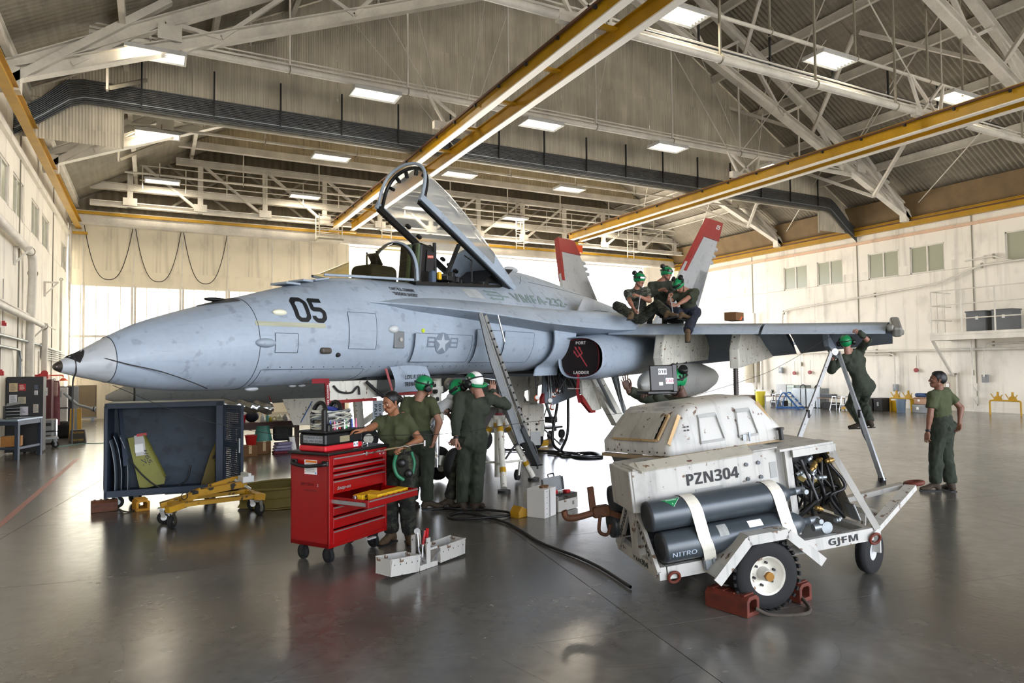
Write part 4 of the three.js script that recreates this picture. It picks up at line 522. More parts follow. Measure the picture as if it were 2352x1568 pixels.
{ // red tool cabinet
  const t = thing('tool_cabinet', 'red rolling tool cabinet with one drawer pulled out and black handle', 'cabinet', [1.52, 0, -6.7], 33 * R);
  const W = 0.86, D = 0.52, y0 = 0.17, y1 = 1.06;         // x along the drawer front, -z towards the back, left face at x = 0
  g().rbox(W, y1 - y0, 0.02, W / 2, (y0 + y1) / 2, -D + 0.01, 0.006).rbox(0.02, y1 - y0, D, 0.01, (y0 + y1) / 2, -D / 2, 0.006).rbox(0.02, y1 - y0, D, W - 0.01, (y0 + y1) / 2, -D / 2, 0.006).rbox(W, 0.05, D, W / 2, y0 + 0.025, -D / 2, 0.006).rbox(W, 0.03, D, W / 2, y1 - 0.015, -D / 2, 0.006).box(0.06, y1 - y0, 0.02, 0.03, (y0 + y1) / 2, -0.012).box(0.06, y1 - y0, 0.02, W - 0.03, (y0 + y1) / 2, -0.012).mesh('cabinet_body', cabRed, t);
  const rows = [[1.045, 0.955], [0.95, 0.89], [0.885, 0.825], [0.82, 0.68], [0.67, 0.58, 1], [0.57, 0.47], [0.465, 0.345], [0.34, 0.2]];
  for (const [a, b, out] of rows) {
    const d = part('drawer', t), h = a - b - 0.012, w = W - 0.1, z = out ? 0.44 : 0; d.position.set(W / 2, (a + b) / 2, z);
    g().rbox(w, h, 0.02, 0, 0, 0, 0.005).mesh('drawer_front', cabRed, d); g().box(w - 0.01, 0.012, 0.012, 0, h / 2 - 0.012, 0.014).mesh('drawer_pull', mt.alu, d);
    if (out) { g().box(0.012, 0.07, 0.46, -w / 2 + 0.01, 0, -0.23).box(0.012, 0.07, 0.46, w / 2 - 0.01, 0, -0.23).box(w, 0.01, 0.46, 0, -0.035, -0.23).mesh('drawer_tray', cabRed, d); g().box(0.012, 0.035, 0.46, -w / 2 - 0.008, -0.005, -0.25).mesh('slide_rail', mt.alu, d); for (let k = 0; k < 4; k++) g().cyl(0.008, 0.008, 0.01, -w / 2 - 0.002, 0.01, -0.06 - k * 0.1, 0, 0, Math.PI / 2).mesh('slide_hole', mt.dark, d); }
  }
  const mat = g().rbox(W + 0.05, 0.03, D + 0.04, W / 2, y1 + 0.015, -D / 2, 0.012).mesh('top_mat', cabDark, t);
  g().tube([[0.0, 0.985, -0.02], [-0.05, 0.975, -0.06], [-0.06, 0.955, -D / 2], [-0.05, 0.975, -D + 0.08], [0, 0.985, -D + 0.04]], 0.018, 30, 10).rbox(0.03, 0.05, 0.08, -0.01, 0.985, -0.04, 0.01).rbox(0.03, 0.05, 0.08, -0.01, 0.985, -D + 0.06, 0.01).mesh('side_handle', mt.black, t);
  plate([-0.002, 0.94, -0.24], [0, 0, 1], [0, 1, 0], 0.17, 0.14, decalMat(256, 220, (x) => { x.fillStyle = '#e9e6e2'; x.fillRect(0, 0, 256, 220); x.fillStyle = '#d8741f'; x.fillRect(24, 8, 224, 34); x.fillStyle = '#666'; for (let k = 0; k < 11; k++) if (k !== 5) x.fillRect(36, 56 + k * 13, 150 + (k * 37) % 50, 4); x.strokeStyle = '#c33'; x.lineWidth = 4; for (const y of [40, 90, 150, 190]) { x.beginPath(); x.arc(15, y, 10, 0, 7); x.stroke(); } x.fillStyle = '#27c'; x.beginPath(); x.arc(228, 196, 13, 0, 7); x.fill(); }), 'warning_sticker', t);
  plate([-0.002, 0.77, -0.25], [0, 0, 1], [0, 1, 0], 0.26, 0.05, decalMat(512, 100, (x) => { x.font = '70px sans-serif'; x.fillStyle = '#35080b'; x.textBaseline = 'middle'; x.fillText('GB7-120-4-', 10, 50); x.fillStyle = '#e9dede'; x.fillText('2', 440, 58); }), 'stencil', t);
  g().box(0.004, 0.004, 0.17, -0.002, 0.71, -0.24).mesh('scratch_mark', mt.dark, t);
  plate([0.19, 0.735, 0.0125], [1, 0, 0], [0, 1, 0], 0.2, 0.05, textMat(['Snap-on'], 256, 64, '#8b8b88', 'italic bold 54px sans-serif'), 'badge', t);
  plate([W - 0.1, 1.0, 0.0125], [1, 0, 0], [0, 1, 0], 0.1, 0.03, textMat(['1 2'], 128, 40, '#e8d4d4', 'bold 30px sans-serif'), 'badge', t);
  g().bar([0.6, 1.02, 0.02], [0.72, 1.04, 0.02], 0.012).cyl(0.02, 0.02, 0.03, 0.5, 1.03, 0.02, Math.PI / 2).mesh('lock_lever', mt.chrome, t);
  for (const [x, z, a] of [[0.1, -0.09, 1.9], [W - 0.1, -0.09, 1.9], [0.1, -D + 0.09, 1.9], [W - 0.1, -D + 0.09, 1.9]]) caster(t, x, z, 0.075, mt.rubber, a - 0.5, 0.175, mt.dark);
  g().rbox(0.12, 0.02, 0.05, W - 0.28, 0.15, 0.02, 0.008).mesh('caster_bracket', mt.white, t);
  // in the drawer and on top
  const P = (x, y, z) => t.localToWorld(V(x, y, z)); t.updateMatrixWorld();
  const onCab = (n, lb, c, x, y, z, a = 0) => { const p = P(x, y, z); return thing(n, lb, c, [p.x, p.y, p.z], 33 * R + a); };
  const c1 = onCab('yellow_case', 'long yellow plastic case in the open drawer, nearer its front right corner', 'case', 0.5, 0.605, 0.3); g().rbox(0.48, 0.055, 0.13, 0.02, 0.028, 0, 0.01).mesh('case_body', mt.yellowPlastic, c1); g().rbox(0.48, 0.012, 0.132, 0.02, 0.06, 0, 0.005).mesh('lid', M(0xe6b52a, 0.4), c1); for (let k = 0; k < 5; k++) g().rbox(0.03, 0.02, 0.006, -0.14 + k * 0.08, 0.035, 0.066, 0.003).mesh('latch', mt.dark, c1);
  const c2 = onCab('yellow_case', 'short yellow plastic case in the open drawer, nearer the cabinet body', 'case', 0.4, 0.605, 0.12, 0.1); g().rbox(0.3, 0.05, 0.12, 0, 0.025, 0, 0.01).mesh('case_body', mt.yellowPlastic, c2); for (let k = 0; k < 4; k++) g().rbox(0.02, 0.02, 0.006, -0.1 + k * 0.06, 0.03, 0.061, 0.003).mesh('latch', mt.dark, c2);
  const sk = onCab('socket', 'chrome socket standing in the open drawer beside the yellow case', 'socket', 0.14, 0.605, 0.2); g().cyl(0.028, 0.028, 0.05, 0, 0.025, 0).cyl(0.022, 0.022, 0.02, 0, 0.06, 0).mesh('socket_body', mt.chrome, sk);
  // hydraulic fluid service unit
  const h = onCab('hydraulic_service_unit', 'black and red hydraulic fluid unit with coiled hoses on the red cabinet', 'pump', 0.28, y1 + 0.03, -0.24, 0);
  g().rbox(0.54, 0.06, 0.36, 0, 0.03, 0, 0.02).mesh('red_base', M(0xc4202a, 0.4), h); g().rbox(0.54, 0.13, 0.36, 0, 0.115, 0, 0.03).mesh('tank_body', cabDark, h); g().rbox(0.56, 0.025, 0.38, 0, 0.19, 0, 0.012).mesh('top_deck', cabDark, h);
  plate([-0.272, 0.12, 0.02], [0, 0, 1], [0, 1, 0], 0.26, 0.07, textMat(['HYDRAULIC FLUID', 'MIL-PRF-83282'], 512, 130, '#33363a', 'bold 50px sans-serif', { bg: '#8d9194' }), 'name_plate', h); plate([0, 0.11, 0.182], [1, 0, 0], [0, 1, 0], 0.14, 0.06, M(0x8b8468, 0.4), 'sight_window', h); plate([0.16, 0.04, 0.182], [1, 0, 0], [0, 1, 0], 0.07, 0.05, textMat(['A-9'], 96, 64, '#33405f', 'bold 40px sans-serif', { bg: '#e3e3e3' }), 'tag', h);
  for (const x of [-0.16, 0.05]) g().tube([[x, 0.2, 0.1], [x, 0.36, 0.09], [x + 0.02, 0.46, 0.03], [x + 0.02, 0.46, -0.05], [x, 0.36, -0.1], [x, 0.2, -0.1]], 0.022, 40, 10).mesh('carry_hoop', mt.black, h);
  for (const x of [-0.13, 0.12]) g().cyl(0.014, 0.014, 0.2, x, 0.3, 0.02).mesh('red_post', M(0xc9222b, 0.4), h); g().cyl(0.026, 0.026, 0.22, 0, 0.4, 0.02, 0, 0, Math.PI / 2 - 0.2).mesh('blue_grip', M(0x1f2b6e, 0.5), h);
  { const r = rng(77); for (let k = 0; k < 16; k++) { const y = 0.22 + r() * 0.16, a = r() * 0.6 - 0.3, q = []; for (let j = 0; j <= 12; j++) { const b = j / 12 * 2 * Math.PI; q.push([(0.23 + 0.03 * r()) * Math.cos(b), y + 0.04 * Math.sin(b + k) + a * 0.1 * Math.cos(b), (0.13 + 0.02 * r()) * Math.sin(b)]); } g().tube(q, 0.007, 50, 6, true).mesh('coiled_hose', k % 3 ? M(0xb9b7a8, 0.5) : mt.galv, h); }
    const cols = [0x2a9c56, 0xc23, 0x2b4fa8, 0xd46a8a, 0xd8d8d8, 0xc22a2a, 0xe8e8e8]; for (let k = 0; k < 11; k++) { const x = -0.22 + k * 0.044, z = 0.12 + 0.04 * (r() - 0.5); g().cyl(0.012, 0.012, 0.04, x, 0.225, z).cyl(0.008, 0.008, 0.05, x, 0.27, z).mesh('hose_fitting', M(cols[k % 7], 0.35, 0.2), h); } }
  g().rbox(0.05, 0.24, 0.05, -0.23, 0.3, 0.13, 0.02).rbox(0.06, 0.1, 0.05, -0.2, 0.22, 0.16, 0.02).mesh('hand_pump', mt.black, h);
  for (let k = 0; k < 4; k++) { const w = onCab('hand_tool', ['long steel wrench on the cabinet top beside the black unit', 'short chrome ratchet on the cabinet top near its right edge', 'chrome spanner lying along the right edge of the cabinet top', 'black screwdriver lying by the front edge of the cabinet top'][k], 'tool', 0.62 + k * 0.045, y1 + 0.032, -0.1 - k * 0.06, 0.5 + k * 0.2); g().rbox(0.24, 0.012, 0.016, 0, 0.008, 0, 0.004).mesh('shank', k === 3 ? mt.black : mt.chrome, w); g().cyl(0.02, 0.02, 0.016, 0.12, 0.01, 0).mesh('head', k === 3 ? mt.red : mt.chrome, w); }
}
{ // open-fronted blue locker on wheels
  const t = thing('parts_locker', 'dark blue steel locker on wheels standing open under the jet nose', 'cabinet', [-0.57, 0, -10.9], -6 * R), W = 1.5, y0 = 0.16, y1 = 1.46, D = 0.62;
  g().rbox(W, y1 - y0, 0.02, W / 2, (y0 + y1) / 2, -D, 0.004).mesh('back_panel', navyIn, t);
  g().rbox(0.03, y1 - y0, D, 0.015, (y0 + y1) / 2, -D / 2, 0.006).rbox(0.03, y1 - y0, D, W - 0.015, (y0 + y1) / 2, -D / 2, 0.006).rbox(W, 0.03, D, W / 2, y1 - 0.015, -D / 2, 0.006).rbox(W, 0.03, D, W / 2, y0 + 0.03, -D / 2, 0.006).rbox(W, 0.09, 0.03, W / 2, y0 + 0.06, 0, 0.006).rbox(W, 0.07, 0.03, W / 2, y1 - 0.04, 0, 0.006).rbox(0.1, y1 - y0, 0.03, W - 0.05, (y0 + y1) / 2, 0, 0.006).rbox(0.04, y1 - y0, 0.03, 0.02, (y0 + y1) / 2, 0, 0.006).bar([W * 0.5, y0 + 0.02, 0.03], [W, y0 + 0.02, 0.03], 0.03, 0.02).mesh('shell', navy, t);
  g().bar([0.1, y1 - 0.1, -D + 0.03], [0.22, y0 + 0.4, -0.25], 0.05, 0.04).mesh('inner_brace', navy, t);
  const dl = part('door', t); dl.position.set(0.02, 0, 0.02); dl.rotation.y = 100 * R; // left leaf, edge on
  { const f = g(); f.rbox(0.05, 1.16, 0.03, 0.03, 0.82, 0, 0.006).rbox(0.05, 1.16, 0.03, 0.52, 0.82, 0, 0.006).box(0.5, 0.05, 0.03, 0.27, 1.38, 0).box(0.5, 0.05, 0.03, 0.27, 0.26, 0); f.mesh('door_frame', navy, dl); }
  const dr = part('door', t); dr.position.set(W + 0.005, 0, 0.02); dr.rotation.y = -62 * R;
  { const f = g(); f.rbox(0.05, 1.2, 0.03, 0.03, 0.8, 0, 0.006).rbox(0.06, 1.2, 0.04, 0.5, 0.8, 0, 0.006).box(0.5, 0.05, 0.03, 0.27, 1.38, 0).box(0.5, 0.09, 0.03, 0.27, 0.84, 0).box(0.5, 0.06, 0.03, 0.27, 0.22, 0); f.mesh('door_frame', navy, dr); const m = g(); for (let i = 0; i < 15; i++) m.box(0.012, 1.1, 0.006, 0.07 + i * 0.028, 0.8, 0); for (let j = 0; j < 38; j++) m.box(0.44, 0.014, 0.006, 0.27, 0.26 + j * 0.029, 0); m.mesh('mesh_panel', navy, dr); g().bar([0.52, 0.75, 0.04], [0.52, 0.95, 0.04], 0.02).mesh('latch', mt.galv, dr); }
  caster(t, 0.12, -0.14, 0.085, mt.rubber, 0.3, 0.17); caster(t, 0.3, -0.48, 0.085, mt.rubber, 0.5, 0.17); caster(t, W - 0.2, -0.14, 0.085, mt.rubber, 0.2, 0.17); caster(t, W - 0.2, -0.48, 0.085, mt.rubber, 0.2, 0.17);
  t.updateMatrixWorld(); const at = (n, lb, c, x, y, z, a = 0) => { const p = t.localToWorld(V(x, y, z)); return thing(n, lb, c, [p.x, p.y, p.z], -6 * R + a); };
  const y = at('aircraft_panel', 'yellow-green primed skin panel with handwriting leaning inside the blue locker', 'panel', 0.36, 0.2, -0.42, 0.1); const prim = M(0x8c8a38, 0.6, 0, { map: TX.mottle });
  g().ext([[-0.14, 0.74], [0.06, 0.78], [0.36, 0.16], [0.34, 0.05], [0.1, 0.01], [0.02, 0.02]], 0.012, mat4(0, 0, 0, -0.2, 0, 0), 0.003).mesh('skin', prim, y); g().bar([0.07, 0.77, -0.14], [0.35, 0.15, -0.02], 0.05, 0.02).mesh('flange', prim, y); for (let k = 0; k < 18; k++) { const q = k / 17; g().cyl(0.008, 0.008, 0.02, mix(0.07, 0.35, q), mix(0.76, 0.15, q), mix(-0.125, -0.008, q), Math.PI / 2).mesh('rivet_hole', mt.dark, y); }
  plate([0.12, 0.36, -0.055], [0.38, -0.9, 0.1], [0.9, 0.35, -0.1], 0.44, 0.14, textMat(['H65526', '7.1'], 256, 130, '#1d2433', 'italic 64px sans-serif', { stretch: 1.5 }), 'handwriting', y); g().box(0.13, 0.3, 0.006, 0.02, 0.62, -0.1, -0.2, 0, 0.1).mesh('document_pouch', M(0xa9a7a2, 0.3), y); g().box(0.11, 0.12, 0.006, 0.01, 0.58, -0.085, -0.2, 0, 0.1).mesh('paper_slip', mt.paper, y); g().box(0.13, 0.04, 0.008, 0.04, 0.77, -0.125, -0.2, 0, 0.1).mesh('red_tape', mt.red, y);
  for (let k = 0; k < 3; k++) { const p = at('aircraft_panel', ['outermost grey curved panel standing on edge in the blue locker', 'middle grey curved panel standing on edge in the blue locker', 'inner grey curved panel beside the yellow-green one in the locker'][k], 'panel', 0.1 + k * 0.07, 0.2, -0.2 - k * 0.07, 0); g().grid(2, 14, (u, v) => [v * v * -0.03 + Math.sin(v * 2.6) * 0.05 - v * 0.1, v * (0.85 - k * 0.03), -u * 0.3]).mesh('skin', [jm.dark, navy, M(0x6e7c8a, 0.5, 0.2)][k], p); g().tube([[0, 0, 0], [0.0, 0.3, 0], [-0.04, 0.6, 0], [-0.1, 0.82 - k * 0.03, 0]], 0.006, 20, 5).mesh('edge_seal', mt.galv, p); }
  const pr = at('aircraft_panel', 'dark olive panel with frayed edge leaning in the right corner of the locker', 'panel', 1.3, 0.2, -0.35, 0.2); g().ext([[-0.12, 0], [0.08, 0], [0.1, 0.62], [0.02, 0.45]], 0.02, mat4(0, 0, 0, -0.15, 0, 0), 0.004).mesh('skin', M(0x6e5f2a, 0.7, 0, { map: TX.yellow }), pr);
  const cb = at('cable', 'black stiff strap curving across the floor of the blue locker', 'cable', 0.5, 0.21, -0.28); g().tube([[-0.25, 0.45, -0.02], [-0.05, 0.2, 0.03], [0.15, 0.03, 0.05], [0.35, 0.01, 0.02], [0.5, 0.1, -0.05], [0.55, 0.3, -0.1]], 0.012, 40, 6).mesh('strap', mt.black, cb);
}
function chock(name, label, p, turn, m, len = 0.3, group) { const t = thing(name, label, 'chock', p, turn, group); const a = 0.085, o = [[-a, 0.005], [-a, 0.12], [-a + 0.035, 0.15], [a - 0.035, 0.15], [a, 0.12], [a, 0.005], [a - 0.02, 0], [-a + 0.02, 0]], h = [[-0.052, 0.035], [0.052, 0.035], [0.052, 0.105], [0.03, 0.12], [-0.03, 0.12], [-0.052, 0.105]]; g().ext(o, len, mat4(0, 0, -len / 2), 0.006, [h]).mesh('block', m, t); for (let k = 0; k < 4; k++) g().rbox(0.13, 0.012, 0.03, 0, 0.152, -len / 2 + (k + 0.5) * len / 4, 0.004).mesh('tread_rib', m, t); return t; }
const rustRed = M(0x6a2a17, 0.65, 0, { map: TX.rust });
chock('wheel_chock', 'rust red hollow wheel chock left of the trailer tyre', [4.0, 0.0, -3.97], 12 * R, rustRed, 0.36); chock('wheel_chock', 'rust red hollow wheel chock right of the trailer tyre', [4.62, 0.0, -3.95], 8 * R, rustRed, 0.28);
chock('wheel_chock', 'brown hollow chock against the wheel of the blue locker', [-0.56, 0, -10.9], 96 * R, M(0x6a3f26, 0.7, 0, { map: TX.rust }), 0.3); chock('wheel_chock', 'yellow hollow chock on the floor right of the blue locker wheels', [-0.12, 0, -10.75], 12 * R, M(0xc98d1c, 0.6, 0, { map: TX.yellow }), 0.26);
tag(g().tube([[4.05, 0.06, -3.78], [4.15, 0.012, -3.72], [4.35, 0.012, -3.62], [4.5, 0.012, -3.66], [4.62, 0.05, -3.86]], 0.014, 40, 8).mesh('chock_rope', M(0x4a4238, 0.9, 0, { map: TX.cloth })), 'dark rope on the floor tying the two rust red chocks together', 'rope');
tag(g().tube([[-0.4, 0.03, -10.78], [-0.28, 0.01, -10.62], [-0.2, 0.01, -10.7], [-0.14, 0.05, -10.68]], 0.009, 24, 6).mesh('chock_rope', M(0x3a352d, 0.9)), 'short knotted cord beside the yellow chock under the locker', 'rope');
{ // yellow low jack dolly
  const t = thing('jack_dolly', 'worn yellow low-slung lifting dolly with swivel casters', 'dolly', [0.2, 0, -9.3], 22 * R);
  for (const [x, z, a] of [[0, 0.05, 0.7], [0.05, -0.32, -0.5], [1.06, 0.18, 0.4], [1.18, -0.22, -0.6]]) caster(t, x, z, 0.08, mt.rubber, a, 0.2, mt.chrome);
  g().bar([-0.05, 0.235, 0.05], [0.2, 0.27, 0.02], 0.1, 0.07).bar([0.15, 0.265, 0.03], [1.02, 0.25, 0.14], 0.09, 0.05).bar([1.0, 0.25, 0.14], [1.14, 0.23, 0.16], 0.12, 0.08).bar([0.02, 0.235, -0.3], [0.3, 0.29, -0.24], 0.09, 0.07).bar([0.25, 0.29, -0.24], [1.1, 0.27, -0.2], 0.08, 0.05).bar([1.05, 0.27, -0.2], [1.2, 0.22, -0.22], 0.12, 0.08).bar([0.1, 0.25, 0.03], [0.12, 0.25, -0.28], 0.08, 0.06).bar([1.08, 0.25, 0.14], [1.12, 0.25, -0.2], 0.08, 0.06).mesh('frame', wornYellow, t);
  g().bar([0.38, 0.36, -0.1], [1.0, 0.4, -0.05], 0.1, 0.08).bar([0.2, 0.28, -0.1], [0.42, 0.38, -0.1], 0.08, 0.09).bar([0.55, 0.41, -0.14], [0.95, 0.48, -0.14], 0.04, 0.05).mesh('lift_arm', wornYellow, t); plate([0.66, 0.385, -0.045], [1, 0.065, 0.08], [0, 1, 0], 0.5, 0.06, textMat(['MAX LOAD TESTED TO 950LBS'], 512, 60, '#a5431c', 'bold 40px sans-serif'), 'stencil', t);
  g().rod([0.3, 0.37, -0.08], [0.5, 0.38, -0.08], 0.03, 10).rod([0.5, 0.34, -0.16], [0.95, 0.33, -0.16], 0.03, 12).mesh('hydraulic_ram', mt.dark, t); g().rbox(0.16, 0.09, 0.14, 1.0, 0.46, -0.04, 0.01).box(0.04, 0.04, 0.2, 1.0, 0.52, -0.04).mesh('cradle_head', M(0xcfd0cd, 0.4, 0.4), t); g().bar([0.88, 0.46, -0.1], [1.02, 0.33, 0.05], 0.015, 0.03).mesh('safety_pin', mt.chrome, t); g().tor(0.04, 0.006, 0.2, 0.35, -0.05).mesh('ring', mt.dark, t); g().box(0.3, 0.03, 0.002, 0.32, 0.26, 0.052).mesh('scuffed_plate', mt.galv, t);
}
{ const t = thing('drip_basin', 'olive yellow collapsible drip basin on the floor behind the yellow dolly', 'basin', [1.62, 0, -10.2], 10 * R), q = []; for (let k = 0; k < 16; k++) { const a = k / 16 * 6.283; q.push([0.55 * Math.cos(a) * (1 + 0.06 * Math.cos(4 * a)), 0.4 * Math.sin(a)]); }
  const wall = (y0, y1) => g().grid(48, 3, (u, v) => { const k = u * 16, i = Math.floor(k) % 16, j = (i + 1) % 16, f = k - Math.floor(k); return [mix(q[i][0], q[j][0], f) * (1 - 0.06 * Math.sin(v * 3)), mix(y0, y1, v), -mix(q[i][1], q[j][1], f)]; }); const ym = M(0x6f6024, 0.7, 0, { map: TX.mottle }); wall(0.02, 0.15).mesh('lower_band', ym, t); wall(0.15, 0.27).mesh('upper_band', ym, t); g().tube(q.map(([x, z]) => [x, 0.27, -z]), 0.018, 80, 8, true).tube(q.map(([x, z]) => [x, 0.15, -z]), 0.012, 80, 6, true).mesh('rim_tube', ym, t); g().cyl(0.48, 0.48, 0.015, 0, 0.012, 0, 0, 0, 0, 24).mesh('basin_floor', M(0x6b5e2a, 0.8), t); }
{ // white cantilever tool box, opened into three bins
  const t = thing('cantilever_toolbox', 'white cantilever toolbox on the floor opened into three bins', 'toolbox', [2.3, 0, -6.27], 25 * R);
  const bin = (x, y, w, tilt, n) => { const b = part(n, t); b.position.set(x, y, 0); b.rotation.z = tilt; const h = 0.15, d = 0.2, e = 0.006; g().box(w, e, d, 0, e, 0).box(w, h, e, 0, h / 2, d / 2, 0.06).box(w, h, e, 0, h / 2, -d / 2, -0.06).box(e, h, d, -w / 2, h / 2, 0, 0, 0, 0.12).box(e, h, d, w / 2, h / 2, 0, 0, 0, -0.12).box(w + 0.02, 0.012, 0.012, 0, h, d / 2).box(w + 0.02, 0.012, 0.012, 0, h, -d / 2).mesh('bin_shell', wornWhite, b); for (let k = 0; k < 5; k++) g().sph(0.006, -w / 2 + (k + 0.5) * w / 5, 0.1, d / 2 + 0.006, 1, 1, 0.5, 6).mesh('rivet', mt.dark, b); return b; };
  const l = bin(-0.31, 0.02, 0.36, -0.1, 'left_bin'); g().box(0.1, 0.02, 0.04, 0, 0.1, 0.0).mesh('tool_pouch', mt.dark, l); bin(0.34, 0.02, 0.36, 0.03, 'right_bin');
  g().box(0.24, 0.05, 0.2, 0, 0.028, 0).mesh('centre_tray', wornWhite, t); g().box(0.05, 0.24, 0.012, -0.01, 0.17, 0.1).box(0.05, 0.24, 0.012, -0.01, 0.17, -0.1).box(0.14, 0.02, 0.01, 0.06, 0.18, 0.1).mesh('pivot_bracket', wornWhite, t); for (const s of [-1, 1]) g().bar([s * 0.03, 0.06, 0.1], [s * 0.17, 0.17, 0.1], 0.006, 0.02).bar([s * 0.1, 0.05, 0.1], [s * 0.12, 0.18, 0.1], 0.006, 0.014).mesh('cantilever_arm', mt.alu, t);
  t.updateMatrixWorld(); const lab = ['chrome ratchet standing in the open white toolbox', 'red-handled pliers in the middle of the white toolbox', 'black-handled screwdriver upright in the white toolbox', 'long clear-handled screwdriver sticking out of the white toolbox', 'red screwdriver leaning in the white toolbox']; const r = rng(4);
  for (let k = 0; k < 5; k++) { const p = t.localToWorld(V(-0.05 + k * 0.04, 0.055, 0.03 - 0.02 * k)), w = thing('hand_tool', lab[k], 'tool', [p.x, p.y, p.z], r() * 3); w.rotation.z = (r() - 0.5) * 0.5; g().cyl(0.007, 0.007, 0.18, 0, 0.09, 0).mesh('shank', mt.chrome, w); g().cyl(0.014, 0.017, 0.13, 0, 0.22, 0).mesh('grip', [mt.chrome, mt.red, mt.black, M(0xb9b4a4, 0.2), mt.red][k], w); if (!k) g().cyl(0.03, 0.03, 0.03, 0, 0.3, 0, Math.PI / 2).mesh('ratchet_head', mt.chrome, w); }
}
{ // white boxes by the jack
  const t = thing('metal_box', 'tall white riveted metal box on the floor in front of the open toolbox', 'box', [4.42, 0, -7.62], 30 * R); g().rbox(0.3, 0.36, 0.26, 0, 0.18, 0, 0.008).mesh('box_shell', M(0xe8e8e6, 0.4), t); g().box(0.004, 0.33, 0.25, -0.06, 0.18, 0.006).box(0.02, 0.34, 0.004, -0.02, 0.18, 0.131).mesh('corner_strip', mt.alu, t); for (let k = 0; k < 5; k++) g().sph(0.006, -0.09, 0.05 + k * 0.07, 0.131, 1, 1, 0.5, 6).mesh('rivet', mt.dark, t); g().rbox(0.12, 0.02, 0.1, 0.04, 0.37, 0.02, 0.006, 0, 0.4).rbox(0.05, 0.03, 0.05, -0.05, 0.375, 0.03, 0.01).mesh('lid_clutter', mt.kraft, t);
  const u = thing('metal_toolbox', 'white metal toolbox with raised grey lid and red tool tray', 'toolbox', [4.85, 0, -7.85], 20 * R); g().box(0.42, 0.012, 0.24, 0, 0.01, 0).box(0.42, 0.14, 0.012, 0, 0.08, 0.12).box(0.42, 0.2, 0.012, 0, 0.11, -0.12).box(0.012, 0.2, 0.24, 0.21, 0.11, 0).box(0.012, 0.2, 0.24, -0.21, 0.11, 0).mesh('box_shell', wornWhite, u); g().box(0.42, 0.2, 0.012, 0, 0.31, -0.15, -0.15).box(0.012, 0.18, 0.04, 0.21, 0.31, -0.13, -0.15).box(0.012, 0.18, 0.04, -0.21, 0.31, -0.13, -0.15).mesh('lid', mt.grayBox, u); g().tube([[-0.06, 0.41, -0.16], [-0.06, 0.45, -0.17], [0.06, 0.45, -0.17], [0.06, 0.41, -0.16]], 0.008, 20, 6, false, 0.1).mesh('handle', mt.dark, u); g().box(0.38, 0.02, 0.1, 0, 0.2, 0.05).mesh('tray', mt.dark, u); g().rbox(0.09, 0.05, 0.08, 0.08, 0.23, 0.04, 0.02).rbox(0.1, 0.06, 0.03, -0.06, 0.22, -0.05, 0.01).mesh('red_tools', mt.red, u); g().box(0.03, 0.05, 0.012, 0.1, 0.09, 0.13).mesh('latch', mt.chrome, u);
  const w = thing('wood_block', 'small dirty yellow block on the floor left of the white box', 'block', [4.14, 0, -7.72], 0.3); g().ext([[-0.08, 0], [0.08, 0], [0.07, 0.1], [-0.02, 0.14], [-0.08, 0.07]], 0.14, mat4(0, 0, -0.07), 0.01).mesh('block', wornYellow, w);
}
// floor hoses
tag(g().tube([[3.62, 0.02, -4.75], [3.72, 0.018, -5.3], [3.74, 0.018, -5.75], [3.7, 0.018, -6.4], [3.78, 0.018, -7.0], [3.8, 0.02, -7.5], [3.62, 0.02, -8.2], [3.35, 0.018, -8.15], [3.38, 0.02, -7.9], [3.7, 0.04, -7.72], [4.05, 0.02, -7.78], [4.08, 0.02, -8.0], [3.8, 0.02, -8.35], [3.55, 0.03, -8.5], [3.42, 0.05, -8.9], [3.5, 0.5, -9.6], [3.6, 0.8, -9.9]], 0.016, 220, 8).mesh('air_hose', mt.black), 'black hose looping on the floor from the trailer to the nose wheels', 'hose');
tag(jetPlace(g().tube([[10.1, 1.1, -0.25], [9.95, 0.3, -0.3], [10.2, 0.03, -0.2], [9.6, 0.025, 0.5], [9.9, 0.025, 0.9], [10.4, 0.025, 0.4], [9.7, 0.05, 0.1], [10.5, 0.025, -0.4], [10.62, 0.4, -0.3], [10.67, 1.2, -0.3]], 0.033, 160, 8).mesh('air_hose', mt.black)), 'thick black hose hanging from the belly in a loop to the floor', 'hose');
tag(g().tube([[7.0, 0.03, -13.9], [7.4, 0.03, -13.6], [7.9, 0.03, -12.9], [8.1, 0.03, -12.4], [7.9, 0.03, -12.2], [7.6, 0.03, -12.8]], 0.028, 80, 8).mesh('air_hose', mt.black), 'black hose lying on the floor behind the boarding ladder', 'hose');
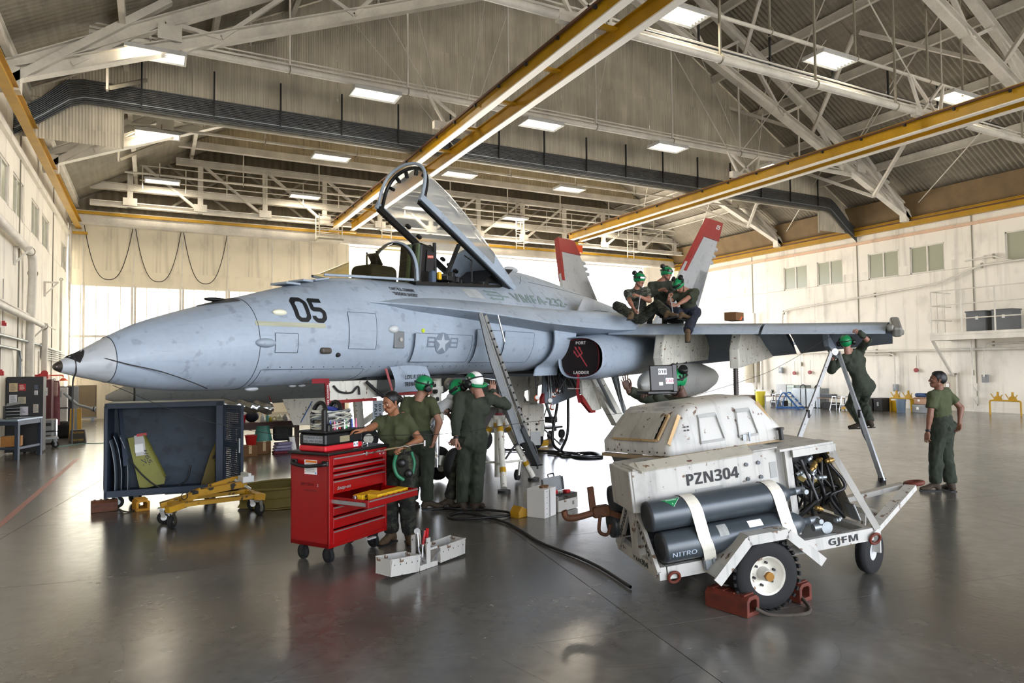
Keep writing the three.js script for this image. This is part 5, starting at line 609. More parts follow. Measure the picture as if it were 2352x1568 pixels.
// ---------- nitrogen trailer ----------
{
  const yaw = -17.5 * R, T = new THREE.Group(); const t = thing('nitrogen_trailer', 'worn white two-wheel gas trailer with grey cylinders, lettered PZN304', 'trailer', [4.436, 0, -4.491], yaw);
  const tm = mat4(0, 0.36, 0, 0, 0, 6.5 * R).multiply(mat4(0, -0.36, 0)), K = (G_, n, m, p = t, lb) => { const o = G_.mesh(n, m, p, lb); if (p === t) o.applyMatrix4(tm); return o; };
  const cyl = M(0x474e53, 0.3, 0.15, { map: TX.mottle }), tape = M(0xa9aaa6, 0.6, 0, { map: TX.mottle }), rub = mt.rubber;
  // chassis
  K(g().box(1.82, 0.1, 0.05, 0.17, 0.365, 0.5).box(1.82, 0.1, 0.05, 0.17, 0.365, -0.45).box(0.06, 0.1, 1.0, -0.78, 0.365, 0.02).box(0.06, 0.1, 0.95, 0.4, 0.36, 0.02).box(0.06, 0.1, 0.95, 1.06, 0.365, 0.02).box(1.2, 0.02, 0.9, -0.15, 0.33, 0.02).box(0.62, 0.02, 0.9, 0.75, 0.35, 0.02), 'chassis', wornWhite);
  K(g().bar([1.06, 0.365, 0.5], [1.85, 0.56, 0.08], 0.1, 0.045).bar([1.06, 0.365, -0.45], [1.85, 0.56, -0.02], 0.1, 0.045).bar([1.35, 0.43, -0.3], [1.35, 0.43, 0.36], 0.06, 0.05), 'tongue', wornWhite); K(g().tor(0.07, 0.022, 1.93, 0.575, 0.03, Math.PI / 2 - 0.1, 0, 0), 'tow_eye', rustRed);
  // end wall
  K(g().box(0.06, 0.78, 0.16, -0.8, 0.78, 0.08), 'end_post', wornWhite); K(g().bar([-0.815, 0.9, 0.08], [-0.815, 0.36, 0.5], 0.03, 0.1).bar([-0.815, 0.9, 0.08], [-0.815, 0.36, -0.42], 0.03, 0.1), 'end_brace', wornWhite);
  const wr = (txt, c, u, v, w, h) => { const p = plate(c, u, v, w, h, textMat([txt], 512, Math.round(512 * h / w), '#16181a', `bold ${Math.round(512 * h / w * 0.86)}px sans-serif`), 'lettering', t); p.applyMatrix4(tm); };
  const dn = V(0, -0.54, 0.42).normalize(), dm = V(0, 0.54, 0.5).normalize();
  wr('GJFM', [-0.832, 0.6, 0.31], dn.toArray(), [0, 0.42, 0.54], 0.34, 0.075); wr('M01065', [-0.832, 0.62, -0.16], dm.toArray(), [0, 0.5, -0.54], 0.42, 0.075); wr('PZN304', [-0.812, 0.365, 0.12], [0, 0, 1], [0, 1, 0], 0.36, 0.08); wr('GJFM', [0.8, 0.365, 0.527], [1, 0, 0], [0, 1, 0], 0.3, 0.085);
  { const a = V(0.79, 0.195, -0.42).normalize(); const n = V(0.42, 0, 0.79).normalize(), up = n.clone().cross(a); const c = V(1.5, 0.475, 0.27).addScaledVector(n, 0.026); wr('PZN304', c.toArray(), a.toArray(), up.toArray(), 0.34, 0.075); }
  for (const [x, y, z, ry] of [[-0.7, 0.33, 0.54, 0], [1.08, 0.33, 0.54, 0]]) K(g().tor(0.045, 0.012, x, y, z, 0.3, ry, 0), 'tie_down_ring', rustRed);
  // control box lettered PZN304
  K(g().rbox(1.34, 0.34, 0.06, -0.2, 0.98, 0.3, 0.01).rbox(0.06, 0.34, 0.5, -0.86, 0.98, 0.07, 0.01).rbox(1.3, 0.03, 0.5, -0.2, 1.145, 0.06, 0.01).rbox(0.1, 0.5, 0.08, 0.45, 0.9, 0.29, 0.01), 'control_box', wornWhite);
  K(g().box(1.0, 0.012, 0.12, -0.3, 1.17, 0.3, 0.5).box(0.06, 0.02, 0.14, -0.8, 1.165, 0.29, 0.4, 0.5), 'open_flap', M(0xb9b6ac, 0.5, 0, { map: TX.white })); wr('PZN304', [-0.18, 1.01, 0.333], [1, 0, 0], [0, 1, 0], 0.5, 0.15);
  { const b = g(); for (const [x, y] of [[0.13, 1.06], [0.24, 1.06], [0.13, 0.94], [0.25, 0.94]]) b.cyl(0.016, 0.016, 0.02, x, y, 0.335, Math.PI / 2); K(b, 'bolt', M(0x4b4e52, 0.4, 0.5)); K(g().box(0.06, 0.13, 0.004, 0.37, 0.98, 0.333).box(0.24, 0.07, 0.004, -0.22, 0.89, 0.333), 'duct_tape', tape); K(g().tor(0.02, 0.008, -0.36, 1.16, 0.31, Math.PI / 2).cyl(0.018, 0.018, 0.03, -0.34, 1.17, 0.2), 'lug', rustRed); }
  // cylinders in two tiers each side
  for (const [y, z, x0, s] of [[0.8, 0.44, -0.83, 1], [0.56, 0.5, -0.77, 1], [0.8, -0.34, -0.86, 0], [0.56, -0.4, -0.88, 0], [0.52, 0.02, -0.78, 0]]) {
    const c = part('gas_cylinder', t); c.applyMatrix4(tm); const r = 0.122;
    g().lathe([[0, 0.02], [r * 0.72, 0.02], [r * 0.78, 0.0], [r * 0.92, 0.0], [r, 0.03], [r, 1.0], [r * 0.96, 1.08], [r * 0.8, 1.16], [r * 0.5, 1.22], [0.03, 1.25], [0.03, 1.3], [0, 1.3]], 36, mat4(x0, y, z, 0, 0, -Math.PI / 2)).mesh('shell', cyl, c);
    g().lathe([[0, 0.012], [r * 0.74, 0.012], [r * 0.78, -0.002], [r * 0.94, -0.002], [r * 0.99, 0.02]], 30, mat4(x0, y, z, 0, 0, -Math.PI / 2)).mesh('base_ring', M(0x3a3d40, 0.6, 0.2, { map: TX.mottle }), c);
    g().cyl(0.03, 0.03, 0.09, x0 + 1.34, y, z, 0, 0, Math.PI / 2).cyl(0.02, 0.02, 0.1, x0 + 1.36, y, z + 0.03, Math.PI / 2).mesh('valve', mt.galv, c);
    if (s) { const curve = (x, a, w, h, m, n) => { const p = g().grid(8, 4, (u, v) => { const b = a + (0.5 - v) * -h / r, xx = x + (u - 0.5) * w; return [xx, y + (r + 0.0015) * Math.sin(b), z + (r + 0.0015) * Math.cos(b)]; }, true).mesh(n, m, c); return p; };
      if (y > 0.7) curve(x0 + 0.2, 0.95, 0.17, 0.09, decalMat(256, 140, (q) => { q.fillStyle = '#147a45'; q.beginPath(); q.moveTo(10, 10); q.lineTo(246, 10); q.lineTo(128, 134); q.fill(); q.strokeStyle = '#bfe0cc'; q.lineWidth = 4; q.stroke(); q.fillStyle = '#d8ece0'; q.font = 'bold 26px sans-serif'; q.textAlign = 'center'; q.fillText('NITROGEN', 128, 40); q.fillText('2', 128, 100); }), 'hazard_label'); else { curve(x0 + 0.15, -0.3, 0.22, 0.07, textMat(['NITRO'], 256, 80, '#a9b6c2', '56px sans-serif'), 'chalk_writing'); curve(x0 + 0.78, 0.8, 0.12, 0.06, mt.paper, 'label'); curve(x0 + 1.02, 0.25, 0.06, 0.13, mt.paper, 'label'); curve(x0 + 0.5, 0.75, 0.08, 0.1, tape, 'duct_tape'); } }
  }
  for (const x of [-0.55, 0.16]) { const q = []; for (let k = 0; k <= 7; k++) { const a = mix(2.1, -0.1, k / 7); q.push([0.44 + 0.128 * Math.cos(a), 0.8 + 0.128 * Math.sin(a)]); } for (let k = 0; k <= 4; k++) { const a = mix(0.35, -0.5, k / 4); q.push([0.5 + 0.129 * Math.cos(a), 0.56 + 0.129 * Math.sin(a)]); } q.push([0.6, 0.44], [0.56, 0.41]); const nq = q.length - 1; K(g().grid(1, 42, (u, v) => { const k = v * nq, i = Math.min(nq - 1, Math.floor(k)), f = k - i; return [x + u * 0.1 + v * 0.1, mix(q[i][1], q[i + 1][1], f), mix(q[i][0], q[i + 1][0], f)]; }).grid(1, 42, (u, v) => { const k = v * nq, i = Math.min(nq - 1, Math.floor(k)), f = k - i; return [x + (1 - u) * 0.1 + v * 0.1, mix(q[i][1], q[i + 1][1], f) - 0.002, mix(q[i][0], q[i + 1][0], f) - 0.003]; }), 'cylinder_strap', M(0xdedcd4, 0.45, 0, { map: TX.white })); }
  K(g().rbox(0.1, 0.1, 0.05, -0.4, 0.4, 0.56, 0.01).cyl(0.012, 0.012, 0.12, -0.38, 0.43, 0.59), 'strap_buckle', mt.galv);
  // wheels and mudguards
  for (const s of [1, -1]) {
    const z = s * 0.62 + (s < 0 ? 0.05 : 0), W = part('wheel', t); W.position.set(0, 0.27, z); if (s < 0) W.rotation.y = Math.PI;
    g().lathe([[0.15, -0.1], [0.2, -0.105], [0.25, -0.095], [0.262, -0.07], [0.264, 0.07], [0.25, 0.095], [0.2, 0.105], [0.15, 0.1]], 40, mat4(0, 0, 0, Math.PI / 2, 0, 0)).mesh('tyre', rub, W);
    const lug = g(); for (let k = 0; k < 30; k++) { const a = k / 30 * 6.2832; for (const q of [-1, 1]) lug.add(new THREE.BoxGeometry(0.028, 0.02, 0.075), mat4(0, 0, 0, 0, 0, a + (q > 0 ? 0.1 : 0)).multiply(mat4(0, 0.264, q * 0.06, q * -0.35))); } lug.mesh('tread_lug', rub, W);
    g().lathe([[0.05, 0.02], [0.105, 0.03], [0.13, 0.085], [0.155, 0.1], [0.165, 0.095], [0.16, 0.06], [0.16, -0.09]], 36, mat4(0, 0, 0, Math.PI / 2, 0, 0)).mesh('rim', M(0xd9d8d2, 0.45, 0, { map: TX.white }), W);
    g().cyl(0.055, 0.042, 0.09, 0, 0, 0.06, Math.PI / 2).mesh('hub', wornWhite, W); g().cyl(0.036, 0.034, 0.03, 0, 0, 0.115, Math.PI / 2, 0, 0, 18).mesh('hub_cap', M(0x9a6a1a, 0.5, 0.3, { map: TX.yellow }), W);
    for (let k = 0; k < 6; k++) { const a = k / 6 * 6.2832 + 0.3; g().cyl(0.011, 0.011, 0.03, 0.088 * Math.cos(a), 0.088 * Math.sin(a), 0.035, Math.PI / 2, 0, 0, 6).mesh('wheel_nut', mt.dark, W); }
    const F = [[-0.44, 0.33], [-0.14, 0.6], [0.19, 0.6], [0.46, 0.33]], fz = s > 0 ? 0.5 : -0.45, ow = s * 0.24; const fd = g(); for (let i = 0; i < 3; i++) { const [ax, ay] = F[i], [bx, by] = F[i + 1]; fd.bar([ax, ay, fz + ow / 2], [bx, by, fz + ow / 2], 0.24, 0.012); fd.bar([ax, ay - 0.03, fz + ow], [bx, by - 0.03, fz + ow], 0.012, 0.075); } K(fd, 'mudguard', wornWhite);
    if (s > 0) K(g().bar([-0.44, 0.345, fz + 0.12], [-0.36, 0.417, fz + 0.12], 0.22, 0.006), 'duct_tape', tape);
  }
  // moulded hood with louvres
  { const z0 = 0.05, z1 = -0.62, B = [[-0.42, 0.06], [0.66, 0.06], [0.66, -0.75], [-0.75, -0.75]], Tp = [[-0.2, -0.02], [0.46, -0.04], [0.46, -0.56], [-0.28, -0.56]];
    const rr = (P, y, r) => { const out = []; for (let i = 0; i < 4; i++) { const p = P[i], a = P[(i + 3) % 4], b = P[(i + 1) % 4]; for (let k = 0; k <= 5; k++) { const f = k / 5, u = V(a[0] - p[0], 0, a[1] - p[1]).normalize().multiplyScalar(r), w = V(b[0] - p[0], 0, b[1] - p[1]).normalize().multiplyScalar(r), c = (1 - f) * (1 - f), e = f * f; out.push([p[0] + u.x * c + w.x * e, y, p[1] + u.z * c + w.z * e]); } } return out; };
    const rings = [rr(B, 1.17, 0.04), rr(B, 1.28, 0.05), rr([[-0.23, -0.0], [0.5, -0.02], [0.5, -0.69], [-0.53, -0.69]], 1.535, 0.07), rr([[-0.19, -0.03], [0.47, -0.05], [0.47, -0.66], [-0.49, -0.66]], 1.57, 0.07), rr([[-0.12, -0.1], [0.38, -0.12], [0.38, -0.57], [-0.38, -0.57]], 1.585, 0.05), rr([[0.1, -0.27], [0.12, -0.27], [0.12, -0.3], [0.1, -0.3]], 1.59, 0.005)];
    const n = 24; K(g().grid(n, rings.length - 1, (u, v) => { const i = Math.round(v * (rings.length - 1)), k = Math.round(u * n) % n; return rings[i][(n - k) % n]; }), 'hood', M(0xbdbebe, 0.4, 0, { map: TX.white }));
    // louvre frame on the left slope
    const a = V(-0.70, 1.285, -0.63), b = V(-0.455, 1.285, -0.03), c = V(-0.515, 1.505, -0.59), d = V(-0.29, 1.505, -0.07), out = V(0.24, 0, 0.59).cross(V(0.18, 0.22, 0)); out.multiplyScalar(out.x > 0 ? -1 : 1).normalize().multiplyScalar(0.016); const q = (s, r) => a.clone().lerp(b, s).lerp(c.clone().lerp(d, s), r).add(out);
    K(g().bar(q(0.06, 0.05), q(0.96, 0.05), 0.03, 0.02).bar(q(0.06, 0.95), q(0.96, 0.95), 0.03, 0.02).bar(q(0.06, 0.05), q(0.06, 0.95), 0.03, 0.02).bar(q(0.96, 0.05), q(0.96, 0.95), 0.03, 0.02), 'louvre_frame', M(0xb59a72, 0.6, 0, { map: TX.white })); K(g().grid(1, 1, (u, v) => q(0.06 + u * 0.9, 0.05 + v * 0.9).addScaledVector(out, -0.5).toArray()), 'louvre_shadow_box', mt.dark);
    for (let k = 0; k < 4; k++) { const p0 = q(0.08, 0.1 + k * 0.22), p1 = q(0.94, 0.1 + k * 0.22); K(g().grid(1, 2, (u, v) => p0.clone().lerp(p1, u).add(V(-0.012 - 0.012 * (1 - v), v * 0.066, 0)).add(V(0.02 * v, 0, 0)).toArray()), 'louvre_slat', M(0xaaa9a3, 0.5, 0, { map: TX.white })); }
    K(g().bar([-0.44, 1.15, 0.05], [-0.755, 1.15, -0.73], 0.05, 0.03).box(1.08, 0.02, 0.02, 0.12, 1.165, 0.055), 'hood_rim', M(0xa08d70, 0.6, 0, { map: TX.white })); { const rv = g(); for (let k = 0; k < 9; k++) rv.sph(0.008, -0.44 - k * 0.036, 1.2, 0.02 - k * 0.085, 0.8, 1, 0.8, 6); K(rv, 'rivet', mt.dark); }
    K(g().grid(4, 4, (u, v) => [mix(-0.7, -0.42, u) + (1 - v) * 0.2, mix(0.55, 1.14, v), mix(-0.7, 0.0, u)]).grid(4, 4, (u, v) => [mix(-0.3, 0.5, u), mix(0.6, 1.12, v), -0.58]), 'radiator_skirt', M(0x8a8f95, 0.5, 0.2, { map: TX.metal })); K(g().box(0.9, 0.5, 0.5, 0.15, 0.88, -0.35), 'engine_block', mt.dark);
    for (const [x0, x1] of [[-0.12, 0.1], [0.24, 0.42]]) K(g().bar([x0, 1.25, 0.075], [x0 + 0.03, 1.47, 0.02], 0.006, 0.014).bar([x1, 1.25, 0.075], [x1 - 0.03, 1.47, 0.02], 0.006, 0.014).bar([x0 + 0.02, 1.47, 0.022], [x1 - 0.03, 1.47, 0.022], 0.006, 0.03).bar([x0, 1.25, 0.077], [x1, 1.25, 0.077], 0.006, 0.02), 'door_outline', tape);
    { const bl = g(); for (const [x, y] of [[-0.24, 1.4], [-0.21, 1.4], [-0.24, 1.37], [-0.21, 1.37]]) bl.cyl(0.007, 0.007, 0.012, x, y, 0.045, Math.PI / 2); K(bl, 'vent_hole', mt.black); K(g().box(0.03, 0.05, 0.012, 0.28, 1.24, 0.085).box(0.012, 0.08, 0.012, 0.33, 1.24, 0.085), 'door_latch', mt.galv); K(g().bar([-0.41, 1.27, 0.062], [-0.255, 1.5, 0.0], 0.006, 0.05).bar([0.64, 1.2, 0.06], [0.49, 1.52, -0.01], 0.006, 0.03), 'tan_tape', M(0xc9a878, 0.7, 0, { map: TX.mottle })); }
    K(g().cyl(0.02, 0.02, 0.1, 0.62, 1.22, 0.1).cyl(0.032, 0.032, 0.02, 0.62, 1.27, 0.1), 'filler_cap', mt.black);
  }
  // valve bay: frame, gauges, hoses
  K(g().box(0.5, 0.02, 0.2, 0.66, 1.14, 0.3).bar([0.88, 1.13, 0.36], [1.14, 0.4, 0.5], 0.07, 0.05).bar([0.88, 1.13, -0.35], [1.14, 0.4, -0.42], 0.07, 0.05).bar([0.5, 1.13, 0.34], [0.5, 0.42, 0.34], 0.06, 0.06).box(0.5, 0.02, 0.7, 0.66, 1.13, 0).box(0.4, 0.06, 0.02, 0.72, 1.1, 0.4), 'bay_frame', wornWhite); K(g().grid(4, 4, (u, v) => [mix(0.9, 1.13, 1 - v), mix(0.42, 1.1, v), mix(-0.38, 0.3, u) - 0.02]), 'bay_panel', M(0x9a978e, 0.6, 0, { map: TX.white })); K(g().rbox(0.02, 0.16, 0.12, 1.02, 0.52, 0.16, 0.01, 0, 0, 0.3).rbox(0.02, 0.16, 0.12, 1.05, 0.52, 0.34, 0.01, 0, 0, 0.3), 'instruction_plate', mt.alu); K(g().box(0.5, 0.62, 0.02, 0.7, 0.75, -0.3).box(0.36, 0.16, 0.3, 0.62, 1.03, 0.1), 'valve_manifold', mt.dark);
  for (let k = 0; k < 4; k++) { const G2 = part('gauge', t); G2.applyMatrix4(tm); const x = 0.62 + k * 0.07, y = 0.88 - k * 0.02, z = 0.34 - k * 0.03; g().cyl(0.035, 0.035, 0.04, x, y, z, 0.7, 0, -0.4).mesh('case', M(0xb9a66a, 0.4, 0.4), G2); g().cyl(0.03, 0.03, 0.004, x + 0.008, y + 0.016, z + 0.013, 0.7, 0, -0.4).mesh('dial', mt.paper, G2); }
  { const r = rng(91); for (let k = 0; k < 14; k++) { const x = 0.54 + r() * 0.4, z = 0.1 + r() * 0.3; K(g().tube([[x, 1.05 - r() * 0.1, z], [x + (r() - 0.5) * 0.2, 0.9 - r() * 0.2, z + 0.08], [x + (r() - 0.5) * 0.3, 0.7, z + 0.05 + r() * 0.1], [x + (r() - 0.5) * 0.3, 0.48 + r() * 0.1, z]], 0.011 + r() * 0.005, 30, 6), 'gas_hose', mt.black); } for (let k = 0; k < 12; k++) { const x = 0.55 + r() * 0.3, y = 0.45 + r() * 0.6, z = 0.28 + r() * 0.2; K(g().cyl(0.018, 0.018, 0.07, x, y, z, r() * 3, 0, r() * 3, 8).cyl(0.026, 0.026, 0.02, x, y, z, r() * 3, 0, r() * 3, 6), 'pipe_fitting', k % 2 ? mt.galv : M(0x8a6f3a, 0.4, 0.6)); } }
  K(g().cyl(0.05, 0.05, 0.02, 0.72, 0.46, 0.44, Math.PI / 2).cyl(0.03, 0.03, 0.1, 0.66, 0.47, 0.42, 0, 0, Math.PI / 2), 'flange_valve', mt.galv);
  { const q = part('jockey_wheel', t); q.position.set(1.42, 0.2, 0.02); q.rotation.y = 0.5; g().lathe([[0.08, -0.04], [0.19, -0.045], [0.2, 0], [0.19, 0.045], [0.08, 0.04]], 28, mat4(0, 0, 0, Math.PI / 2, 0, 0)).mesh('tyre', rub, q); g().cyl(0.1, 0.1, 0.06, 0, 0, 0, Math.PI / 2, 0, 0, 18).mesh('rim', mt.white, q); g().bar([0, 0, 0.07], [0.02, 0.34, 0.06], 0.06, 0.02).bar([0, 0, -0.07], [0.02, 0.34, -0.06], 0.06, 0.02).mesh('fork', wornWhite, q); }
  K(g().rbox(0.06, 0.26, 0.03, -1.05, 0.82, -0.3, 0.01).rbox(0.16, 0.1, 0.1, -0.98, 0.72, -0.3, 0.02).tube([[-1.02, 0.72, -0.3], [-1.2, 0.7, -0.3], [-1.3, 0.72, -0.28], [-1.32, 0.78, -0.28]], 0.03, 24, 8).tube([[-1.0, 0.7, -0.26], [-1.03, 0.56, -0.25], [-0.96, 0.52, -0.25], [-0.92, 0.6, -0.25]], 0.016, 20, 8).bar([-0.95, 0.72, -0.3], [-0.75, 0.62, -0.3], 0.06, 0.05), 'pintle_hook', M(0x6f4a33, 0.65, 0.3, { map: TX.rust }));
  // rugged computer open on the hood
  t.updateMatrixWorld(); const lp = t.localToWorld(V(-0.42, 1.545, -0.36)), lt = thing('laptop', 'black rugged laptop with white labels standing open on the trailer hood', 'laptop', [lp.x + 0.02, lp.y + 0.09, lp.z], -12 * R);
  g().rbox(0.3, 0.035, 0.24, 0, 0.018, -0.08, 0.01).mesh('base', cabDark, lt); g().rbox(0.27, 0.24, 0.025, 0, 0.15, 0.05, 0.012, -0.08).rbox(0.05, 0.26, 0.03, 0.115, 0.15, 0.052, 0.01, -0.08).mesh('lid', cabDark, lt);
  const ltp = (x, y, w, h, m, n) => plate([x, y, 0.0655 - 0.08 * (y - 0.15)], [1, 0, 0], [0, 1, -0.08], w, h, m, n, lt); ltp(-0.01, 0.21, 0.085, 0.055, textMat(['01B'], 128, 80, '#1a2030', 'bold 64px sans-serif', { bg: '#e8e8e8' }), 'label'); ltp(0.06, 0.125, 0.085, 0.055, textMat(['CAD'], 128, 80, '#a33a5a', 'bold 48px sans-serif', { bg: '#e4dfe4' }), 'label'); ltp(-0.03, 0.1, 0.04, 0.03, mt.paper, 'label');
}
// ---------- people: one continuous body each, meshed from a distance field of tapered limbs ----------
class Field {
  constructor(lo, hi, h) { this.lo = lo; this.h = h; this.n = [0, 1, 2].map((k) => Math.ceil((hi[k] - lo[k]) / h) + 1); this.F = new Float32Array(this.n[0] * this.n[1] * this.n[2]).fill(9); }
  each(lo, hi, fn) { const { n, h, F } = this, a = lo.map((v, k) => Math.max(0, Math.floor((v - this.lo[k]) / h))), b = hi.map((v, k) => Math.min(n[k] - 1, Math.ceil((v - this.lo[k]) / h)));
    for (let z = a[2]; z <= b[2]; z++) for (let y = a[1]; y <= b[1]; y++) for (let x = a[0]; x <= b[0]; x++) { const i = (z * n[1] + y) * n[0] + x; F[i] = fn(F[i], this.lo[0] + x * h, this.lo[1] + y * h, this.lo[2] + z * h); } }
  cap(p, ra, q, rb, k = 0.03, flat, f = 1, neg = false) { // tapered capsule, smoothly joined (or cut out); flattened along unit vector flat
    const R_ = Math.max(ra, rb) + k + 2 * this.h, dx = q.x - p.x, dy = q.y - p.y, dz = q.z - p.z, L2 = dx * dx + dy * dy + dz * dz + 1e-9;
    this.each([Math.min(p.x, q.x) - R_, Math.min(p.y, q.y) - R_, Math.min(p.z, q.z) - R_], [Math.max(p.x, q.x) + R_, Math.max(p.y, q.y) + R_, Math.max(p.z, q.z) + R_], (o, x, y, z) => {
      const t = clamp(((x - p.x) * dx + (y - p.y) * dy + (z - p.z) * dz) / L2); let vx = x - p.x - dx * t, vy = y - p.y - dy * t, vz = z - p.z - dz * t;
      if (flat) { const c = (vx * flat.x + vy * flat.y + vz * flat.z) * (f - 1); vx += flat.x * c; vy += flat.y * c; vz += flat.z * c; }
      const d = Math.sqrt(vx * vx + vy * vy + vz * vz) - (ra + (rb - ra) * t);
      if (neg) { const e = -d, hh = clamp(0.5 - 0.5 * (o - e) / k); return mix(o, e, hh) + k * hh * (1 - hh); }
      const hh = clamp(0.5 + 0.5 * (o - d) / k); return mix(o, d, hh) - k * hh * (1 - hh);
    }); return this;
  }
  sph(p, r, k = 0.02, flat, f, neg) { return this.cap(p, r, p, r, k, flat, f, neg); }
  cut(p, nrm, R_ = 9) { const q = p; this.each([q.x - R_, q.y - R_, q.z - R_], [q.x + R_, q.y + R_, q.z + R_], (o, x, y, z) => { const dx = x - q.x, dy = y - q.y, dz = z - q.z; if (dx * dx + dy * dy + dz * dz > R_ * R_) return o; return Math.max(o, dx * nrm.x + dy * nrm.y + dz * nrm.z); }); return this; }
  wrinkle(amp, fr, seed) { this.each(this.lo, [9, 9, 9], (o, x, y, z) => (Math.abs(o) > 0.06 ? o : o + amp * (Math.abs(2 * vnoise3(x * fr, y * fr * 0.55, z * fr, seed) - 1) * 1.4 + vnoise3(x * fr * 2.3, y * fr * 1.6, z * fr * 2.3, seed + 5) - 1.2))); return this; }
  mesh() { // naive surface nets
    const { n, F, h, lo } = this, [nx, ny, nz] = n, id = new Int32Array(nx * ny * nz).fill(-1), pos = [], idx = [], sx = 1, sy = nx, sz = nx * ny, off = [0, sx, sy, sx + sy, sz, sx + sz, sy + sz, sx + sy + sz];
    const ed = [[0, 1], [2, 3], [4, 5], [6, 7], [0, 2], [1, 3], [4, 6], [5, 7], [0, 4], [1, 5], [2, 6], [3, 7]];
    for (let z = 0; z < nz - 1; z++) for (let y = 0; y < ny - 1; y++) for (let x = 0; x < nx - 1; x++) { const i = z * sz + y * sy + x; let m = 0; for (let c = 0; c < 8; c++) if (F[i + off[c]] < 0) m |= 1 << c; if (m === 0 || m === 255) continue;
      let px = 0, py = 0, pz = 0, k = 0; for (const [a, b] of ed) { const fa = F[i + off[a]], fb = F[i + off[b]]; if ((fa < 0) === (fb < 0)) continue; const t = fa / (fa - fb); px += mix(a & 1, b & 1, t); py += mix((a >> 1) & 1, (b >> 1) & 1, t); pz += mix(a >> 2, b >> 2, t); k++; }
      id[i] = pos.length / 3; pos.push(lo[0] + (x + px / k) * h, lo[1] + (y + py / k) * h, lo[2] + (z + pz / k) * h); }
    const quad = (a, b, c, d, f) => { if (a < 0 || b < 0 || c < 0 || d < 0) return; if (f) idx.push(a, b, c, a, c, d); else idx.push(a, c, b, a, d, c); };
    for (let z = 1; z < nz - 1; z++) for (let y = 1; y < ny - 1; y++) for (let x = 1; x < nx - 1; x++) { const i = z * sz + y * sy + x, s = F[i] < 0; if (s !== F[i + sx] < 0) quad(id[i], id[i - sy], id[i - sy - sz], id[i - sz], !s); if (s !== F[i + sy] < 0) quad(id[i], id[i - sz], id[i - sz - sx], id[i - sx], !s); if (s !== F[i + sz] < 0) quad(id[i], id[i - sx], id[i - sx - sy], id[i - sy], !s); }
    const q = new THREE.BufferGeometry(); q.setAttribute('position', new THREE.Float32BufferAttribute(pos, 3)); q.setIndex(idx); q.computeVertexNormals(); return q;
  }
}
function vnoise3(x, y, z, s) { const zi = Math.floor(z), f = z - zi, w = f * f * (3 - 2 * f); return mix(vnoise(x, y, 1 << 20, s + zi * 131), vnoise(x, y, 1 << 20, s + (zi + 1) * 131), w); }
const ve = (x, y, z) => V(x, y, z), lerp = (a, b, t) => a.clone().lerp(b, t), dirOf = (a, b) => b.clone().sub(a).normalize();
// canonical head: +z face, +y up, +x its left; origin at the middle of the skull
const headOf = {};
function headGeo(f) {
  if (headOf[f]) return headOf[f]; const F = new Field([-0.12, -0.2, -0.14], [0.12, 0.15, 0.15], 0.0042), X = ve(1, 0, 0);
  F.cap(ve(0, 0.03, -0.022), 0.089, ve(0, 0.036, 0.006), 0.083, 0.01, X, 1.16).cap(ve(0, 0.0, 0.03), 0.064, ve(0, -0.055, 0.036), f ? 0.05 : 0.054, 0.03, X, 1.02);
  F.cap(ve(-0.018, -0.09, 0.062), 0.019, ve(0.018, -0.09, 0.062), 0.019, 0.03).cap(ve(-0.052, -0.055, 0.0), 0.02, ve(-0.02, -0.088, 0.055), 0.017, 0.03).cap(ve(0.052, -0.055, 0.0), 0.02, ve(0.02, -0.088, 0.055), 0.017, 0.03);
  for (const s of [-1, 1]) { F.sph(ve(s * 0.043, -0.02, 0.062), 0.02, 0.02).sph(ve(s * 0.032, 0.006, 0.104), 0.016, 0.018, null, 1, true); F.cap(ve(s * 0.014, 0.024, 0.092), 0.007, ve(s * 0.045, 0.024, 0.078), 0.006, 0.012); }
  F.cap(ve(0, 0.012, 0.093), 0.007, ve(0, -0.026, 0.112), 0.0105, 0.012).sph(ve(-0.012, -0.03, 0.1), 0.008, 0.008).sph(ve(0.012, -0.03, 0.1), 0.008, 0.008);
  F.cap(ve(-0.018, -0.056, 0.088), 0.0065, ve(0.018, -0.056, 0.088), 0.0065, 0.006).cap(ve(-0.015, -0.067, 0.087), 0.0075, ve(0.015, -0.067, 0.087), 0.0075, 0.006);
  for (const s of [-1, 1]) { F.cap(ve(s * 0.078, 0.012, -0.012), 0.018, ve(s * 0.074, -0.022, -0.004), 0.012, 0.006, X, 2.6).sph(ve(s * 0.088, 0.004, -0.004), 0.009, 0.006, null, 1, true); }
  F.cap(ve(0, -0.06, -0.02), f ? 0.045 : 0.054, ve(0, -0.19, -0.035), f ? 0.048 : 0.06, 0.025);
  return (headOf[f] = F.mesh());
}
function hairGeo(kind) { const key = 'h' + kind; if (headOf[key]) return headOf[key]; const F = new Field([-0.13, -0.16, -0.19], [0.13, 0.17, 0.14], 0.005), X = ve(1, 0, 0), th = kind === 'bun' ? 0.009 : 0.008;
  F.cap(ve(0, 0.03, -0.022), 0.089 + th, ve(0, 0.036, 0.006), 0.083 + th, 0.01, X, 1.16).cut(ve(0, 0.075, 0.06), ve(0, -0.5, 0.86).normalize()).cut(ve(0, -0.045, -0.06), ve(0, -0.9, 0.42).normalize());
  if (kind === 'bun') F.sph(ve(0, 0.0, -0.125), 0.042, 0.015); if (kind === 'fade') F.cap(ve(0, 0.075, -0.02), 0.06, ve(0, 0.072, 0.035), 0.05, 0.03, X, 1.0);
  F.wrinkle(0.0015, 90, 3); return (headOf[key] = F.mesh()); }
